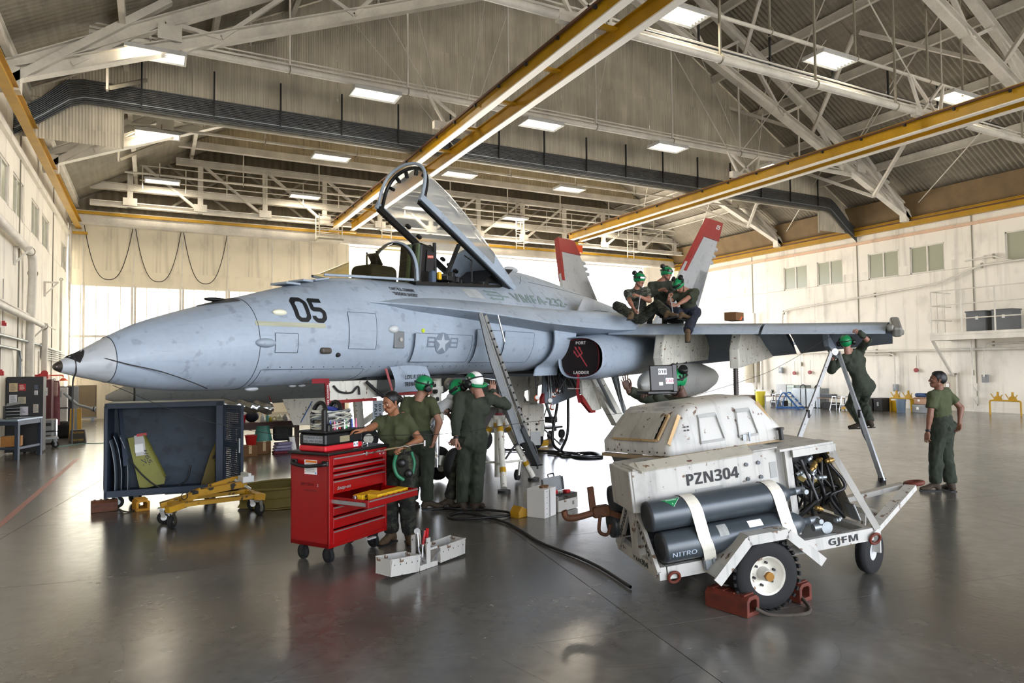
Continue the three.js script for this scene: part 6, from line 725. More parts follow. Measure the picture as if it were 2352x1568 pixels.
// canonical hand: wrist at the origin, fingers along +y, palm facing +z, thumb on side*x
function handGeo(side, curl) { const key = `n${side}${curl}`; if (headOf[key]) return headOf[key]; const F = new Field([-0.08, -0.04, -0.05], [0.08, 0.21, 0.1], 0.0036), Z = ve(0, 0, 1);
  F.cap(ve(0, -0.02, 0), 0.026, ve(0, 0.02, 0), 0.028, 0.012, Z, 1.35).cap(ve(-0.02, 0.035, 0), 0.022, ve(-0.024, 0.085, 0), 0.017, 0.014, Z, 1.4).cap(ve(0.02, 0.035, 0), 0.022, ve(0.024, 0.082, 0), 0.017, 0.014, Z, 1.4).cap(ve(0, 0.03, 0), 0.026, ve(0, 0.085, 0), 0.02, 0.014, Z, 1.6);
  [[0.031, 0.088, 0.072, 0.0086], [0.0105, 0.094, 0.08, 0.0088], [-0.0105, 0.091, 0.075, 0.0084], [-0.03, 0.082, 0.058, 0.0075]].forEach(([x, y, L, r], i) => { let p = ve(x * side, y, 0), a = 0; const c = curl * (1 + 0.12 * i); [0.45, 0.3, 0.25].forEach((f, j) => { a += c * [0.9, 1.25, 0.8][j]; const q = p.clone().add(ve(x * side * 0.12 * (1 - curl * 0.5), Math.cos(a) * L * f, Math.sin(a) * L * f)); F.cap(p, r * (1 - j * 0.08), q, r * (0.93 - j * 0.09), 0.003); p = q; }); });
  const t0 = ve(0.028 * side, 0.022, 0.008), t1 = ve((0.05 - curl * 0.012) * side, 0.055, 0.02 + curl * 0.012), t2 = ve((0.055 - curl * 0.03) * side, 0.088, 0.024 + curl * 0.022), t3 = ve((0.052 - curl * 0.042) * side, 0.108, 0.026 + curl * 0.026);
  F.cap(t0, 0.017, t1, 0.0125, 0.012).cap(t1, 0.0115, t2, 0.0098, 0.003).cap(t2, 0.0096, t3, 0.0082, 0.003); return (headOf[key] = F.mesh()); }
function basisM(y, z, at, s = 1) { const Y = y.clone().normalize(), Z = z.clone().addScaledVector(Y, -z.dot(Y)).normalize(), X = Y.clone().cross(Z); return new THREE.Matrix4().makeBasis(X, Y, Z).scale(ve(s, s, s)).setPosition(at); }
function ik(a, t, l1, l2, hint) { const d0 = t.clone().sub(a), d = Math.min(d0.length(), (l1 + l2) * 0.998); d0.normalize(); const x = (l1 * l1 - l2 * l2 + d * d) / (2 * d), h = Math.sqrt(Math.max(0, l1 * l1 - x * x)), p = hint.clone().addScaledVector(d0, -hint.dot(d0)).normalize(); return [a.clone().addScaledVector(d0, x).addScaledVector(p, h), a.clone().addScaledVector(d0, d)]; }
const cm = { tee: M(0x444a2d, 0.9, 0, { map: TX.cloth }), teeDark: M(0x373c2b, 0.9, 0, { map: TX.cloth }), coverall: M(0x31392b, 0.85, 0, { map: TX.cloth }), greenPants: M(0x282f22, 0.9, 0, { map: TX.cloth }), camo: M(0x909183, 0.9, 0, { map: TX.camo }), camoDark: M(0x6f7165, 0.9, 0, { map: TX.camo }), navy: M(0x1d2333, 0.9, 0, { map: TX.cloth }), boot: M(0x392d1f, 0.8, 0, { map: TX.mottle }), bootTan: M(0x5f4b33, 0.85, 0, { map: TX.mottle }), hair: M(0x080706, 0.5), helmGreen: M(0x07804a, 0.4), helmWhite: M(0xe7e6e2, 0.45), eye: M(0xe9e4dd, 0.25), iris: M(0x20140e, 0.2), lip: M(0x8a4b40, 0.5), reflect: M(0xd9d9d4, 0.2, 0.5) };
const skinOf = {}; const skin = (c) => (skinOf[c] ??= new THREE.MeshPhysicalMaterial({ color: c, roughness: 0.55, sheen: 0.2, sheenRoughness: 0.5 }));
function person(S) {
  // S in world units: at (base), fwd (hips face), pel, sh (middle of the shoulders), shAcross (vector to own left), head (centre), look, hands, feet, hints
  const H = S.H || 1.75, s = H / 1.75, B = A3(S.at), L = (p) => A3(p).sub(B), t = thing('person', S.label, 'person', S.at);
  const fwd = A3(S.fwd).normalize(), left = ve(0, 1, 0).cross(fwd).normalize(), pel = L(S.pel), sh = L(S.sh), up = dirOf(pel, sh), shL = (S.shAcross ? A3(S.shAcross) : left.clone()); shL.addScaledVector(up, -shL.dot(up)).normalize(); const chest = shL.clone().cross(up).normalize();
  const w = S.woman ? 0.9 : 1, hip = (q) => pel.clone().addScaledVector(left, q * 0.092 * s), sho = (q) => sh.clone().addScaledVector(shL, q * 0.178 * s * w).add(ve(0, S.shrug?.[q > 0 ? 0 : 1] || 0, 0));
  const hd = L(S.head), look = A3(S.look).normalize(), hup = S.headUp ? A3(S.headUp) : dirOf(sh, hd).lerp(ve(0, 1, 0), 0.6), hM = new THREE.Matrix4(), hz = look, hx = hup.clone().cross(hz).normalize(), hy = hz.clone().cross(hx); hM.makeBasis(hx, hy, hz).scale(ve(s, s, s)).setPosition(hd);
  const arms = [1, -1].map((q, i) => { const a = sho(q), [e, wr] = ik(a, L(S.hands[i]), 0.295 * s, 0.255 * s, A3(S.elbow[i])); return { a, e, w: wr, q }; });
  const legs = [1, -1].map((q, i) => { const a = hip(q), [k, an] = ik(a, L(S.feet[i]), 0.43 * s, 0.415 * s, A3(S.knee[i])); return { a, k, n: an, q, toe: A3(S.toes[i]).normalize() }; });
  const mid = lerp(pel, sh, 0.45), low = pel.clone().addScaledVector(up, -0.03), nb = sh.clone().addScaledVector(up, 0.05 * s);
  const all = [pel, sh, hd, ...arms.flatMap((a) => [a.a, a.e, a.w]), ...legs.flatMap((l) => [l.a, l.k, l.n])], lo = [0, 1, 2].map((k) => Math.min(...all.map((p) => p.getComponent(k))) - 0.28), hi = [0, 1, 2].map((k) => Math.max(...all.map((p) => p.getComponent(k))) + 0.28);
  const torso = (F, e, k = 0.05) => { const c = lerp(pel, sh, 0.72); F.cap(lerp(pel, sh, 0.5), (0.128 * w + e) * s, sh.clone().addScaledVector(up, -0.09 * s), (0.148 * w + e) * s, k, chest, 1.28).cap(low, (0.142 + (S.woman ? 0.012 : 0) + e) * s, mid, (0.122 * w + (S.belly || 0) + e) * s, k, chest, 1.22).cap(sho(1).addScaledVector(up, -0.02 * s), (0.058 + e * 0.8) * s, sho(-1).addScaledVector(up, -0.02 * s), (0.058 + e * 0.8) * s, k); for (const q of [1, -1]) F.cap(sho(q).addScaledVector(up, -0.01), (0.05 + e * 0.6) * s, nb.clone().addScaledVector(shL, q * 0.03), (0.042 + e * 0.5) * s, 0.04).cap(c.clone().addScaledVector(shL, q * 0.09 * s).addScaledVector(chest, 0.05 * s), (0.075 + e) * s, c.clone().addScaledVector(shL, q * 0.12 * s), (0.08 + e) * s, 0.04); if (S.woman) for (const q of [1, -1]) F.sph(c.clone().addScaledVector(shL, q * 0.07 * s).addScaledVector(chest, 0.075 * s), (0.068 + e) * s, 0.07); };
  const thigh = (F, l, e, k = 0.03) => { F.cap(l.a, (0.085 + e * 1.1) * s, l.k, (0.056 + e) * s, k).cap(l.a.clone().addScaledVector(fwd, -0.05 * s), (0.068 + e) * s, l.a.clone().addScaledVector(fwd, -0.03 * s), (0.068 + e) * s, 0.05); };
  const shin = (F, l, e, k = 0.025) => { const calf = lerp(l.k, l.n, 0.3).addScaledVector(l.toe, -0.02 * s); F.cap(l.k, (0.054 + e) * s, l.n, (0.036 + e) * s, k).cap(calf, (0.052 + e) * s, lerp(l.k, l.n, 0.55), (0.042 + e) * s, 0.03); };
  const upper = (F, a, e, f = 1, k = 0.025) => F.cap(a.a, (0.052 * w + e) * s, lerp(a.a, a.e, f), (mix(0.052, 0.042, f) * w + e) * s, k);
  const fore = (F, a, e, k = 0.02) => F.cap(a.e, (0.041 * w + e) * s, a.w, (0.027 * w + e) * s, k).cap(lerp(a.e, a.w, 0.1), (0.043 * w + e) * s, lerp(a.e, a.w, 0.4), (0.038 * w + e) * s, 0.02);
  const foot = (F, l, e) => { const heel = l.n.clone().addScaledVector(l.toe, -0.035 * s).add(ve(0, -0.05 * s, 0)), ball = l.n.clone().addScaledVector(l.toe, 0.13 * s).add(ve(0, -0.058 * s, 0)), tp = l.n.clone().addScaledVector(l.toe, 0.19 * s).add(ve(0, -0.064 * s, 0)), U = l.toe.clone().cross(ve(0, 1, 0)).cross(l.toe).normalize(); F.cap(l.n, 0.04 * s + e, heel, 0.036 * s + e, 0.03).cap(l.n, 0.036 * s + e, ball, 0.036 * s + e, 0.03, U, 1.15).cap(ball, 0.038 * s + e, tp, 0.03 * s + e, 0.02, U, 1.3); };
  // body
  { const F = new Field(lo, hi, 0.0135); torso(F, -0.012); F.cap(nb, 0.062 * s * w, hd.clone().addScaledVector(hy, -0.09 * s).addScaledVector(hz, -0.02 * s), 0.05 * s * w, 0.035); for (const a of arms) { upper(F, a, 0); fore(F, a, 0); } for (const l of legs) { thigh(F, l, -0.01); shin(F, l, -0.006); foot(F, l, -0.006); }
    const parts = [F.mesh(), headGeo(S.woman ? 1 : 0).clone().applyMatrix4(hM)];
    arms.forEach((a, i) => { const fd = S.fingers?.[i] ? A3(S.fingers[i]) : dirOf(a.e, a.w), pn = S.palm?.[i] ? A3(S.palm[i]) : shL.clone().multiplyScalar(-a.q); parts.push(handGeo(-a.q, S.curl?.[i] ?? 0.45).clone().applyMatrix4(basisM(fd, pn, a.w, s * 0.98))); });
    const q = new G(); for (const p of parts) q.add(p); q.mesh('body', skin(S.skin || 0x9a6a50), t); }
  // face
  for (const q of [-1, 1]) { const e = put(new THREE.SphereGeometry(0.0125, 14, 10).translate(q * 0.032, 0.006, 0.0815).applyMatrix4(hM), 'eye', cm.eye, t); put(new THREE.SphereGeometry(0.0058, 10, 8).scale(1, 1, 0.5).translate(q * 0.032, 0.004, 0.0925).applyMatrix4(hM), 'iris', cm.iris, e); g().grid(8, 4, (u, v) => ve(q * 0.032 + 0.0142 * Math.cos(Math.PI * u), 0.006 + 0.0142 * Math.sin(mix(0.35, 1.5, v)) * Math.sin(Math.PI * u), 0.0815 + 0.0142 * Math.cos(mix(0.35, 1.5, v)) * Math.sin(Math.PI * u)).applyMatrix4(hM).toArray()).mesh('eyelid', skin(S.skin || 0x9a6a50), t); g().tube([[q * 0.014, 0.029, 0.098], [q * 0.032, 0.034, 0.093], [q * 0.048, 0.029, 0.08]].map((p) => ve(...p).applyMatrix4(hM)), 0.0032, 12, 6).mesh('eyebrow', cm.hair, t); }
  g().tube([[-0.02, -0.0585, 0.0935], [-0.008, -0.0545, 0.0965], [0, -0.056, 0.097], [0.008, -0.0545, 0.0965], [0.02, -0.0585, 0.0935]].map((p) => ve(...p).applyMatrix4(hM)), 0.0034, 16, 6).tube([[-0.017, -0.065, 0.0925], [0, -0.068, 0.0965], [0.017, -0.065, 0.0925]].map((p) => ve(...p).applyMatrix4(hM)), 0.0045, 12, 6).mesh('lips', S.woman ? cm.lip : M(0x7d4a3c, 0.5), t);
  if (S.hair) put(hairGeo(S.hair).clone().applyMatrix4(hM), 'hair', cm.hair, t);
  if (S.moustache) g().tube([[-0.024, -0.052, 0.094], [0, -0.045, 0.1], [0.024, -0.052, 0.094]].map((p) => ve(...p).applyMatrix4(hM)), 0.0045, 12, 6).mesh('moustache', cm.hair, t);
  // clothes
  const C = S.clothes, ce = 0.0125;
  const trousers = (F, e) => { F.cap(low, (0.142 + e) * s, pel.clone().addScaledVector(up, 0.1), (0.13 + e) * s, 0.04, fwd, 1.2); for (const l of legs) { thigh(F, l, e); shin(F, l, e * 1.2); const b = lerp(l.k, l.n, 0.84); F.cap(lerp(l.k, l.n, 0.62), (0.05 + e) * s, b, (0.052 + e * 1.15) * s, 0.02); } };
  if (C.coverall) { const F = new Field(lo, hi, ce); torso(F, 0.014); trousers(F, 0.024); for (const a of arms) { upper(F, a, 0.02); fore(F, a, 0.02); } F.wrinkle(0.012, 15, S.seed); for (const l of legs) F.cut(lerp(l.k, l.n, 0.97), dirOf(l.k, l.n), 0.2); arms.forEach((a, i) => F.cut(lerp(a.e, a.w, C.cuff?.[i] ?? 0.95), dirOf(a.e, a.w), 0.13)); F.cap(nb, 0.075 * s, nb.clone().addScaledVector(up, 0.03 * s), 0.07 * s, 0.02).cut(nb.clone().addScaledVector(up, 0.045 * s), up, 0.14); const o = new G().add(F.mesh()).mesh('coverall', C.coverall, t); const F2 = new Field(lo, hi, ce); F2.cap(pel.clone().addScaledVector(up, 0.12 * s), 0.147 * s, pel.clone().addScaledVector(up, 0.135 * s), 0.147 * s, 0.01, chest, 1.2).cut(pel.clone().addScaledVector(up, 0.16 * s), up).cut(pel.clone().addScaledVector(up, 0.115 * s), up.clone().negate()); new G().add(F2.mesh()).mesh('waistband', C.coverall, o); }
  if (C.pants) { const F = new Field(lo, hi, ce); trousers(F, 0.026); F.wrinkle(0.013, 14, S.seed + 9); for (const l of legs) F.cut(lerp(l.k, l.n, 0.95), dirOf(l.k, l.n), 0.2); F.cut(pel.clone().addScaledVector(up, 0.13 * s), up, 0.3); new G().add(F.mesh()).mesh('trousers', C.pants, t); }
  if (C.top) { const F = new Field(lo, hi, ce), lg = C.sleeve === 'long'; torso(F, 0.012); for (const a of arms) { if (lg) { upper(F, a, 0.018); fore(F, a, 0.017); } else upper(F, a, 0.02, 0.62); } F.wrinkle(0.009, 15, S.seed + 3); for (const a of arms) if (lg) F.cut(lerp(a.e, a.w, 0.93), dirOf(a.e, a.w), 0.13); else F.cut(lerp(a.a, a.e, 0.66), dirOf(a.a, a.e), 0.115); F.cut(pel.clone().addScaledVector(up, (C.hem ?? 0.07) * s), up.clone().negate(), 0.34).cap(nb.clone().addScaledVector(up, -0.02), 0.072 * s * w, nb.clone(), 0.064 * s * w, 0.02).cut(nb.clone().addScaledVector(up, 0.022 * s), up, 0.13); new G().add(F.mesh()).mesh('shirt', C.top, t); }
  if (C.tied) { const F = new Field(lo, hi, ce); F.cap(pel.clone().addScaledVector(up, 0.1 * s), 0.16 * s, pel.clone().addScaledVector(up, 0.13 * s), 0.155 * s, 0.02, fwd, 1.15).cap(hip(1).addScaledVector(fwd, -0.13), 0.04, hip(-1).addScaledVector(fwd, -0.12).add(ve(0, 0.05, 0)), 0.04, 0.03).wrinkle(0.012, 16, 4); new G().add(F.mesh()).mesh('tied_sleeves', C.pants, t); }
  legs.forEach((l) => { const bo = part('boot', t), F = new Field([l.n.x - 0.3, l.n.y - 0.2, l.n.z - 0.3], [l.n.x + 0.3, l.n.y + 0.3, l.n.z + 0.3], 0.009); foot(F, l, 0.008); F.cap(l.n, 0.048 * s, lerp(l.n, l.k, 0.4), 0.052 * s, 0.02); new G().add(F.mesh()).mesh('upper', C.boot || cm.boot, bo); const U = l.toe.clone().cross(ve(0, 1, 0)).cross(l.toe).normalize(), r = l.toe.clone().cross(U), sp = l.n.clone().addScaledVector(l.toe, 0.075 * s).addScaledVector(U, -0.094 * s); g().add(new RoundedBoxGeometry(0.098 * s, 0.022, 0.292 * s, 2, 0.01), new THREE.Matrix4().makeBasis(U.clone().cross(l.toe), U, l.toe).setPosition(sp)).mesh('sole', mt.dark, bo); const la = g(); for (let k = 0; k < 5; k++) { const c = l.n.clone().addScaledVector(l.toe, 0.05 * s + k * 0.012).addScaledVector(U, 0.03 - k * 0.012).addScaledVector(l.toe, 0.012); la.rod(c.clone().addScaledVector(r, 0.022), c.clone().addScaledVector(r, -0.022), 0.004, 5); } la.mesh('laces', mt.dark, bo); });
  // helmet
  if (S.helmet) {
    const h = part('helmet', t), K = (geo, n, m) => put(geo.applyMatrix4(hM), n, m, h), X = ve(1, 0, 0), F = new Field([-0.15, -0.12, -0.16], [0.15, 0.2, 0.15], 0.006);
    F.cap(ve(0, 0.035, -0.024), 0.113, ve(0, 0.04, 0.006), 0.107, 0.01, X, 1.12).cut(ve(0, 0.0, 0.11), ve(0, -0.86, 0.5).normalize()).cut(ve(0, -0.055, -0.08), ve(0, -0.95, 0.3).normalize()); K(F.mesh(), 'shell', S.helmet === 'white' ? cm.helmWhite : cm.helmGreen);
    const band = (x0, x1, r, a0, a1, n, m) => K(new G().grid(4, 16, (u, v) => { const a = mix(a0, a1, v), x = mix(x0, x1, u), rr = r * Math.sqrt(Math.max(0.05, 1 - (x / 0.115) ** 2)); return [x, 0.036 + rr * Math.sin(a), -0.008 - rr * 1.06 * Math.cos(a)]; }).geo(), n, m);
    band(-0.022, 0.022, 0.116, -0.5, 2.6, 'centre_stripe', S.helmet === 'white' ? cm.helmWhite : mt.dark); if (S.helmet === 'white') { K(new G().tube([[-0.105, -0.03, -0.06], [-0.09, -0.055, -0.1], [0, -0.075, -0.132], [0.09, -0.055, -0.1], [0.105, -0.03, -0.06]], 0.022, 30, 8).geo(), 'green_trim', cm.helmGreen); band(0.06, 0.1, 0.118, 0.2, 2.4, 'green_side', cm.helmGreen); band(-0.1, -0.06, 0.118, 0.2, 2.4, 'green_side', cm.helmGreen); }
    const cupY = S.cups === 'up' ? 0.115 : -0.005, cz = S.cups === 'up' ? -0.075 : -0.012;
    for (const q of [-1, 1]) { K(new G().lathe([[0, 0.045], [0.036, 0.05], [0.046, 0.034], [0.05, 0.014], [0.052, 0], [0.03, -0.012], [0, -0.012]], 22, mat4(q * (S.cups === 'up' ? 0.075 : 0.108), cupY, cz, 0, 0, q * (S.cups === 'up' ? -0.7 : -Math.PI / 2))).geo(), 'ear_cup', mt.black); K(new G().tube([[q * 0.1, cupY, cz], [q * 0.112, 0.03, -0.02], [q * 0.1, 0.09, -0.01]], 0.008, 14, 6).geo(), 'cup_wire', mt.dark); }
    if (S.goggles !== 'none') { const gy = S.goggles === 'down' ? 0.006 : 0.062; K(new G().grid(16, 4, (u, v) => { const a = mix(-1.0, 1.0, u), r = 0.118 + 0.014 * Math.sin(v * Math.PI); return [r * Math.sin(a) * 0.92, gy - 0.026 + v * 0.052, -0.012 + r * Math.cos(a) * (S.goggles === 'down' ? 0.98 : 0.98)]; }).geo(), 'goggle_frame', mt.black); K(new G().grid(14, 3, (u, v) => { const a = mix(-0.75, 0.75, u); return [0.133 * Math.sin(a) * 0.92, gy - 0.016 + v * 0.034, -0.012 + 0.133 * Math.cos(a)]; }).geo(), 'goggle_lens', S.goggles === 'clear' ? cm.reflect : M(0x2a2d2c, 0.12)); K(new G().tube([[-0.1, gy, 0.045], [-0.122, 0.05, -0.01], [-0.08, 0.05, -0.11], [0, 0.05, -0.14], [0.08, 0.05, -0.11], [0.122, 0.05, -0.01], [0.1, gy, 0.045]], 0.009, 50, 6).geo(), 'goggle_strap', mt.dark); }
    K(new G().tube([[-0.098, -0.01, 0.01], [-0.08, -0.07, 0.03], [-0.03, -0.118, 0.055], [0.03, -0.118, 0.055], [0.08, -0.07, 0.03], [0.098, -0.01, 0.01]], 0.006, 40, 6).geo(), 'chin_strap', mt.dark);
  }
  if (S.watch !== undefined) { const a = arms[S.watch], c = lerp(a.e, a.w, 0.9), d = dirOf(a.e, a.w), q = new THREE.Quaternion().setFromUnitVectors(ve(0, 0, 1), d); g().add(new THREE.TorusGeometry(0.03, 0.008, 8, 22), new THREE.Matrix4().compose(c, q, ve(1, 1, 2))).mesh('wristwatch', mt.black, t); }
  return { t, arms, legs };
}
const Rt = V(0.885, 0, 0.466), Aw = V(0.466, 0, -0.884);          // to the right in the picture, and away from the camera
const wv = (r, u, a) => [Rt.x * r + Aw.x * a, u, Rt.z * r + Aw.z * a];
person({ label: 'woman in olive tee with dark hair in a bun behind the red cabinet', at: [2.43, 0, -7.25], H: 1.63, woman: true, fwd: wv(-0.35, 0, -1), pel: [2.42, 0.87, -7.25], sh: [2.34, 1.335, -7.24], shAcross: wv(1, 0, -0.28), head: [2.29, 1.535, -7.16], look: wv(-0.72, -0.3, -0.75), hands: [[2.36, 1.07, -6.94], [1.92, 1.27, -6.93]], elbow: [wv(0.9, -0.4, 0.5), wv(-0.3, -0.8, 0.5)], fingers: [wv(-0.7, -0.2, -0.5), wv(-1, 0.05, -0.5)], palm: [wv(0.2, -0.9, 0.1), wv(0, -1, -0.1)], curl: [0.75, 0.35], feet: [[2.5, 0.09, -7.2], [2.34, 0.09, -7.32]], knee: [wv(-0.2, 0, -1), wv(-0.4, 0, -1)], toes: [wv(0.3, 0, -1), wv(-0.5, 0, -1)], skin: 0x916143, hair: 'bun', clothes: { top: cm.tee, pants: cm.camoDark, boot: cm.bootTan }, seed: 11, belly: 0.012 });
person({ label: 'man in olive tee and green helmet seen from behind beside the nose gear', at: [3.23, 0, -8.72], H: 1.76, fwd: wv(0.45, 0, 0.9), pel: [3.17, 0.95, -8.66], sh: [3.14, 1.45, -8.64], shAcross: wv(-1, 0, 0.35), head: [3.19, 1.655, -8.55], look: wv(0.8, -0.15, 0.6), hands: [[2.99, 1.05, -8.45], [3.29, 0.95, -8.46]], elbow: [wv(-1, 0, -0.2), wv(1, -0.2, -0.6)], curl: [0.5, 0.7], feet: [[3.1, 0.09, -8.82], [3.27, 0.09, -8.7]], knee: [wv(0.3, 0, 1), wv(0.5, 0, 1)], toes: [wv(0.2, 0, 1), wv(1, 0, 0.25)], skin: 0x916954, hair: 'short', helmet: 'green', goggles: 'up', clothes: { top: cm.tee, pants: cm.greenPants, boot: cm.boot }, seed: 23 });
person({ label: 'crouching helmeted man reaching to the white nose gear light, half hidden', at: [3.75, 0, -8.9], H: 1.78, fwd: wv(-0.9, 0, -0.2), pel: [3.93, 0.9, -8.78], sh: [3.76, 1.37, -8.72], shAcross: wv(0.2, 0, -1), head: [3.66, 1.6, -8.5], look: wv(-0.45, -0.55, -0.55), headUp: wv(-0.5, 1, 0), hands: [[3.6, 0.95, -8.42], [3.55, 1.28, -8.62]], elbow: [wv(0.2, -1, -0.6), wv(0.2, -1, 0)], curl: [0.6, 0.8], feet: [[3.58, 0.09, -8.66], [4.05, 0.09, -8.85]], knee: [wv(-1, 0, -0.2), wv(-1, 0, 0)], toes: [wv(-1, 0, -0.2), wv(-1, 0, 0.1)], skin: 0x9f7663, helmet: 'green', goggles: 'up', cups: 'side', clothes: { top: cm.teeDark, sleeve: 'short', pants: cm.camoDark, boot: cm.boot }, seed: 31 });
person({ label: 'man in dark green coverall and white-backed helmet, arm raised, beside the boarding ladder', at: [3.76, 0, -8.42], H: 1.83, fwd: wv(-0.2, 0, 1), pel: [3.78, 0.97, -8.34], sh: [3.79, 1.5, -8.3], shAcross: wv(-1, 0, -0.1), head: [3.78, 1.69, -8.24], look: wv(-0.7, -0.3, 0.7), hands: [[3.48, 0.88, -8.2], [4.13, 1.56, -8.42]], elbow: [wv(-0.8, 0, -0.3), wv(1, -0.8, -0.2)], fingers: [[0, -1, 0], [0.1, 1, 0]], palm: [wv(1, 0, 0), wv(0, 0, 1)], curl: [0.7, 0.3], feet: [[3.68, 0.09, -8.46], [3.85, 0.09, -8.38]], knee: [wv(-0.2, 0, 1), wv(0, 0, 1)], toes: [wv(-0.7, 0, 0.7), wv(0.4, 0, 1)], skin: 0xa57967, hair: 'short', helmet: 'white', goggles: 'up', watch: 0, clothes: { coverall: cm.coverall, cuff: [0.82, 0.4], boot: cm.boot }, seed: 41 });
const wy = 2.79;
person({ label: 'man in grey camouflage sitting on the wing root, leftmost of the three', at: [8.25, wy - 0.03, -10.4], H: 1.74, fwd: wv(0.1, 0, -1), pel: [8.27, wy + 0.11, -10.42], sh: [8.21, 3.32, -10.42], shAcross: wv(1, 0, -0.1), head: [8.2, 3.53, -10.32], look: wv(0.6, -0.25, -0.75), hands: [[8.04, 3.2, -10.14], [7.9, wy + 0.16, -10.12]], elbow: [wv(0.8, -0.7, 0), wv(-0.8, -0.2, 0.3)], fingers: [wv(-0.8, 0.3, -0.2), wv(0.3, -0.8, -0.3)], curl: [0.8, 0.7], feet: [[8.27, wy + 0.06, -9.62], [7.82, wy + 0.06, -10.1]], knee: [wv(0.3, 1, -0.2), wv(-1, 0.5, 0)], toes: [wv(0.7, 0.1, -0.7), wv(-0.4, -0.1, -1)], skin: 0x9e6e59, moustache: true, helmet: 'green', goggles: 'clear', cups: 'up', clothes: { top: M(0xd9dde0, 0.9, 0, { map: TX.camo }), pants: cm.camo, boot: cm.bootTan }, seed: 51 });
person({ label: 'man in grey-green top kneeling on the wing, between and behind the other two', at: [8.95, wy - 0.03, -10.6], H: 1.74, fwd: wv(0.2, 0, -1), pel: [8.97, wy + 0.26, -10.62], sh: [8.88, 3.5, -10.52], shAcross: wv(1, 0, -0.15), head: [8.97, 3.71, -10.44], look: wv(0.7, -0.2, -0.6), hands: [[8.8, 3.34, -10.26], [8.67, 3.36, -10.3]], elbow: [wv(0.8, -0.8, 0.2), wv(-0.8, -0.8, 0.2)], fingers: [wv(-0.7, 0.3, -0.2), wv(0.7, 0.3, -0.2)], curl: [0.7, 0.7], feet: [[9.1, wy + 0.07, -10.68], [8.75, wy + 0.07, -10.72]], knee: [wv(0.5, 0.1, -1), wv(-0.3, 0.1, -1)], toes: [wv(0, -0.6, 0.5), wv(0, -0.6, 0.5)], skin: 0x90604d, helmet: 'green', goggles: 'up', cups: 'up', clothes: { top: M(0x3b3f35, 0.9, 0, { map: TX.cloth }), sleeve: 'long', pants: M(0x222621, 0.9, 0, { map: TX.cloth }), boot: cm.bootTan }, seed: 61 });
person({ label: 'man in olive tee and navy trousers, one boot dangling over the wing edge', at: [9.05, wy - 0.03, -9.92], H: 1.74, fwd: wv(-0.5, 0, -0.9), pel: [9.1, wy + 0.12, -9.95], sh: [8.95, 3.27, -9.88], shAcross: wv(0.85, 0, -0.5), head: [8.76, 3.4, -9.85], look: wv(-0.5, -0.75, -0.45), headUp: wv(-0.5, 0.8, -0.3), hands: [[8.46, 2.95, -9.72], [8.46, 3.14, -9.8]], elbow: [wv(0.9, -0.5, -0.3), wv(-0.6, -0.9, 0.2)], fingers: [wv(-0.9, 0.1, -0.1), wv(0.2, 0.9, 0)], curl: [0.75, 0.85], feet: [[8.55, 2.5, -9.42], [8.72, wy + 0.06, -9.75]], knee: [wv(0.3, 1, -0.6), wv(-1, 0.35, -0.1)], toes: [wv(-0.2, -0.55, -0.8), wv(1, -0.1, -0.3)], skin: 0x916551, helmet: 'green', goggles: 'up', cups: 'up', clothes: { top: cm.teeDark, pants: cm.navy, boot: cm.bootTan }, seed: 71 });
person({ label: 'man in green with helmet behind the trailer hood working at the laptop', at: [5.05, 0, -5.75], H: 1.78, fwd: wv(-0.75, 0, -0.6), pel: [5.08, 0.96, -5.72], sh: [5.0, 1.5, -5.68], shAcross: wv(0.65, 0, -0.75), head: [4.92, 1.72, -5.62], look: wv(-0.75, -0.3, -0.3), hands: [[4.62, 1.62, -5.6], [4.38, 1.66, -5.78]], elbow: [wv(0.3, -1, -0.3), wv(-0.2, -0.9, 0.3)], fingers: [wv(-0.9, 0, -0.2), wv(-0.3, 0.9, 0)], palm: [wv(0, -1, 0), wv(0, 0.2, -1)], curl: [0.4, 0.25], feet: [[5.12, 0.09, -5.65], [5.1, 0.09, -5.9]], knee: [wv(-1, 0, -0.5), wv(-1, 0, -0.5)], toes: [wv(-1, 0, -0.5), wv(-1, 0, -0.3)], skin: 0x513629, helmet: 'green', goggles: 'up', cups: 'up', clothes: { top: M(0x343a2b, 0.9, 0, { map: TX.cloth }), sleeve: 'long', pants: cm.greenPants, boot: cm.boot }, seed: 81 });
person({ label: 'man in dark green coverall and green helmet leaning from the ladder to the wingtip', at: [11.4, 0.7, -8.0], H: 1.76, fwd: wv(-0.25, 0, 0.95), pel: [11.43, 1.5, -8.02], sh: [11.22, 2.06, -8.08], shAcross: wv(-0.95, 0.1, -0.2), head: [11.06, 2.28, -8.07], look: wv(0.45, 0.25, 0.85), hands: [[10.85, 2.0, -8.2], [11.08, 2.44, -7.8]], elbow: [wv(-0.4, -0.8, 0.4), wv(1, -0.3, 0.1)], fingers: [wv(0, 0, 1), wv(-0.7, 0.6, 0.3)], palm: [wv(0, -1, 0), wv(-0.5, -0.3, 0.7)], curl: [0.7, 0.8], feet: [[11.3, 0.83, -7.98], [11.56, 0.83, -8.0]], knee: [wv(-0.2, 0, 1), wv(0.1, 0, 1)], toes: [wv(-0.9, -0.05, 0.4), wv(-0.3, -0.1, 0.8)], skin: 0x9b7160, hair: 'short', helmet: 'green', goggles: 'up', cups: 'side', clothes: { coverall: cm.coverall, cuff: [0.9, 0.08], boot: cm.boot }, seed: 91 });
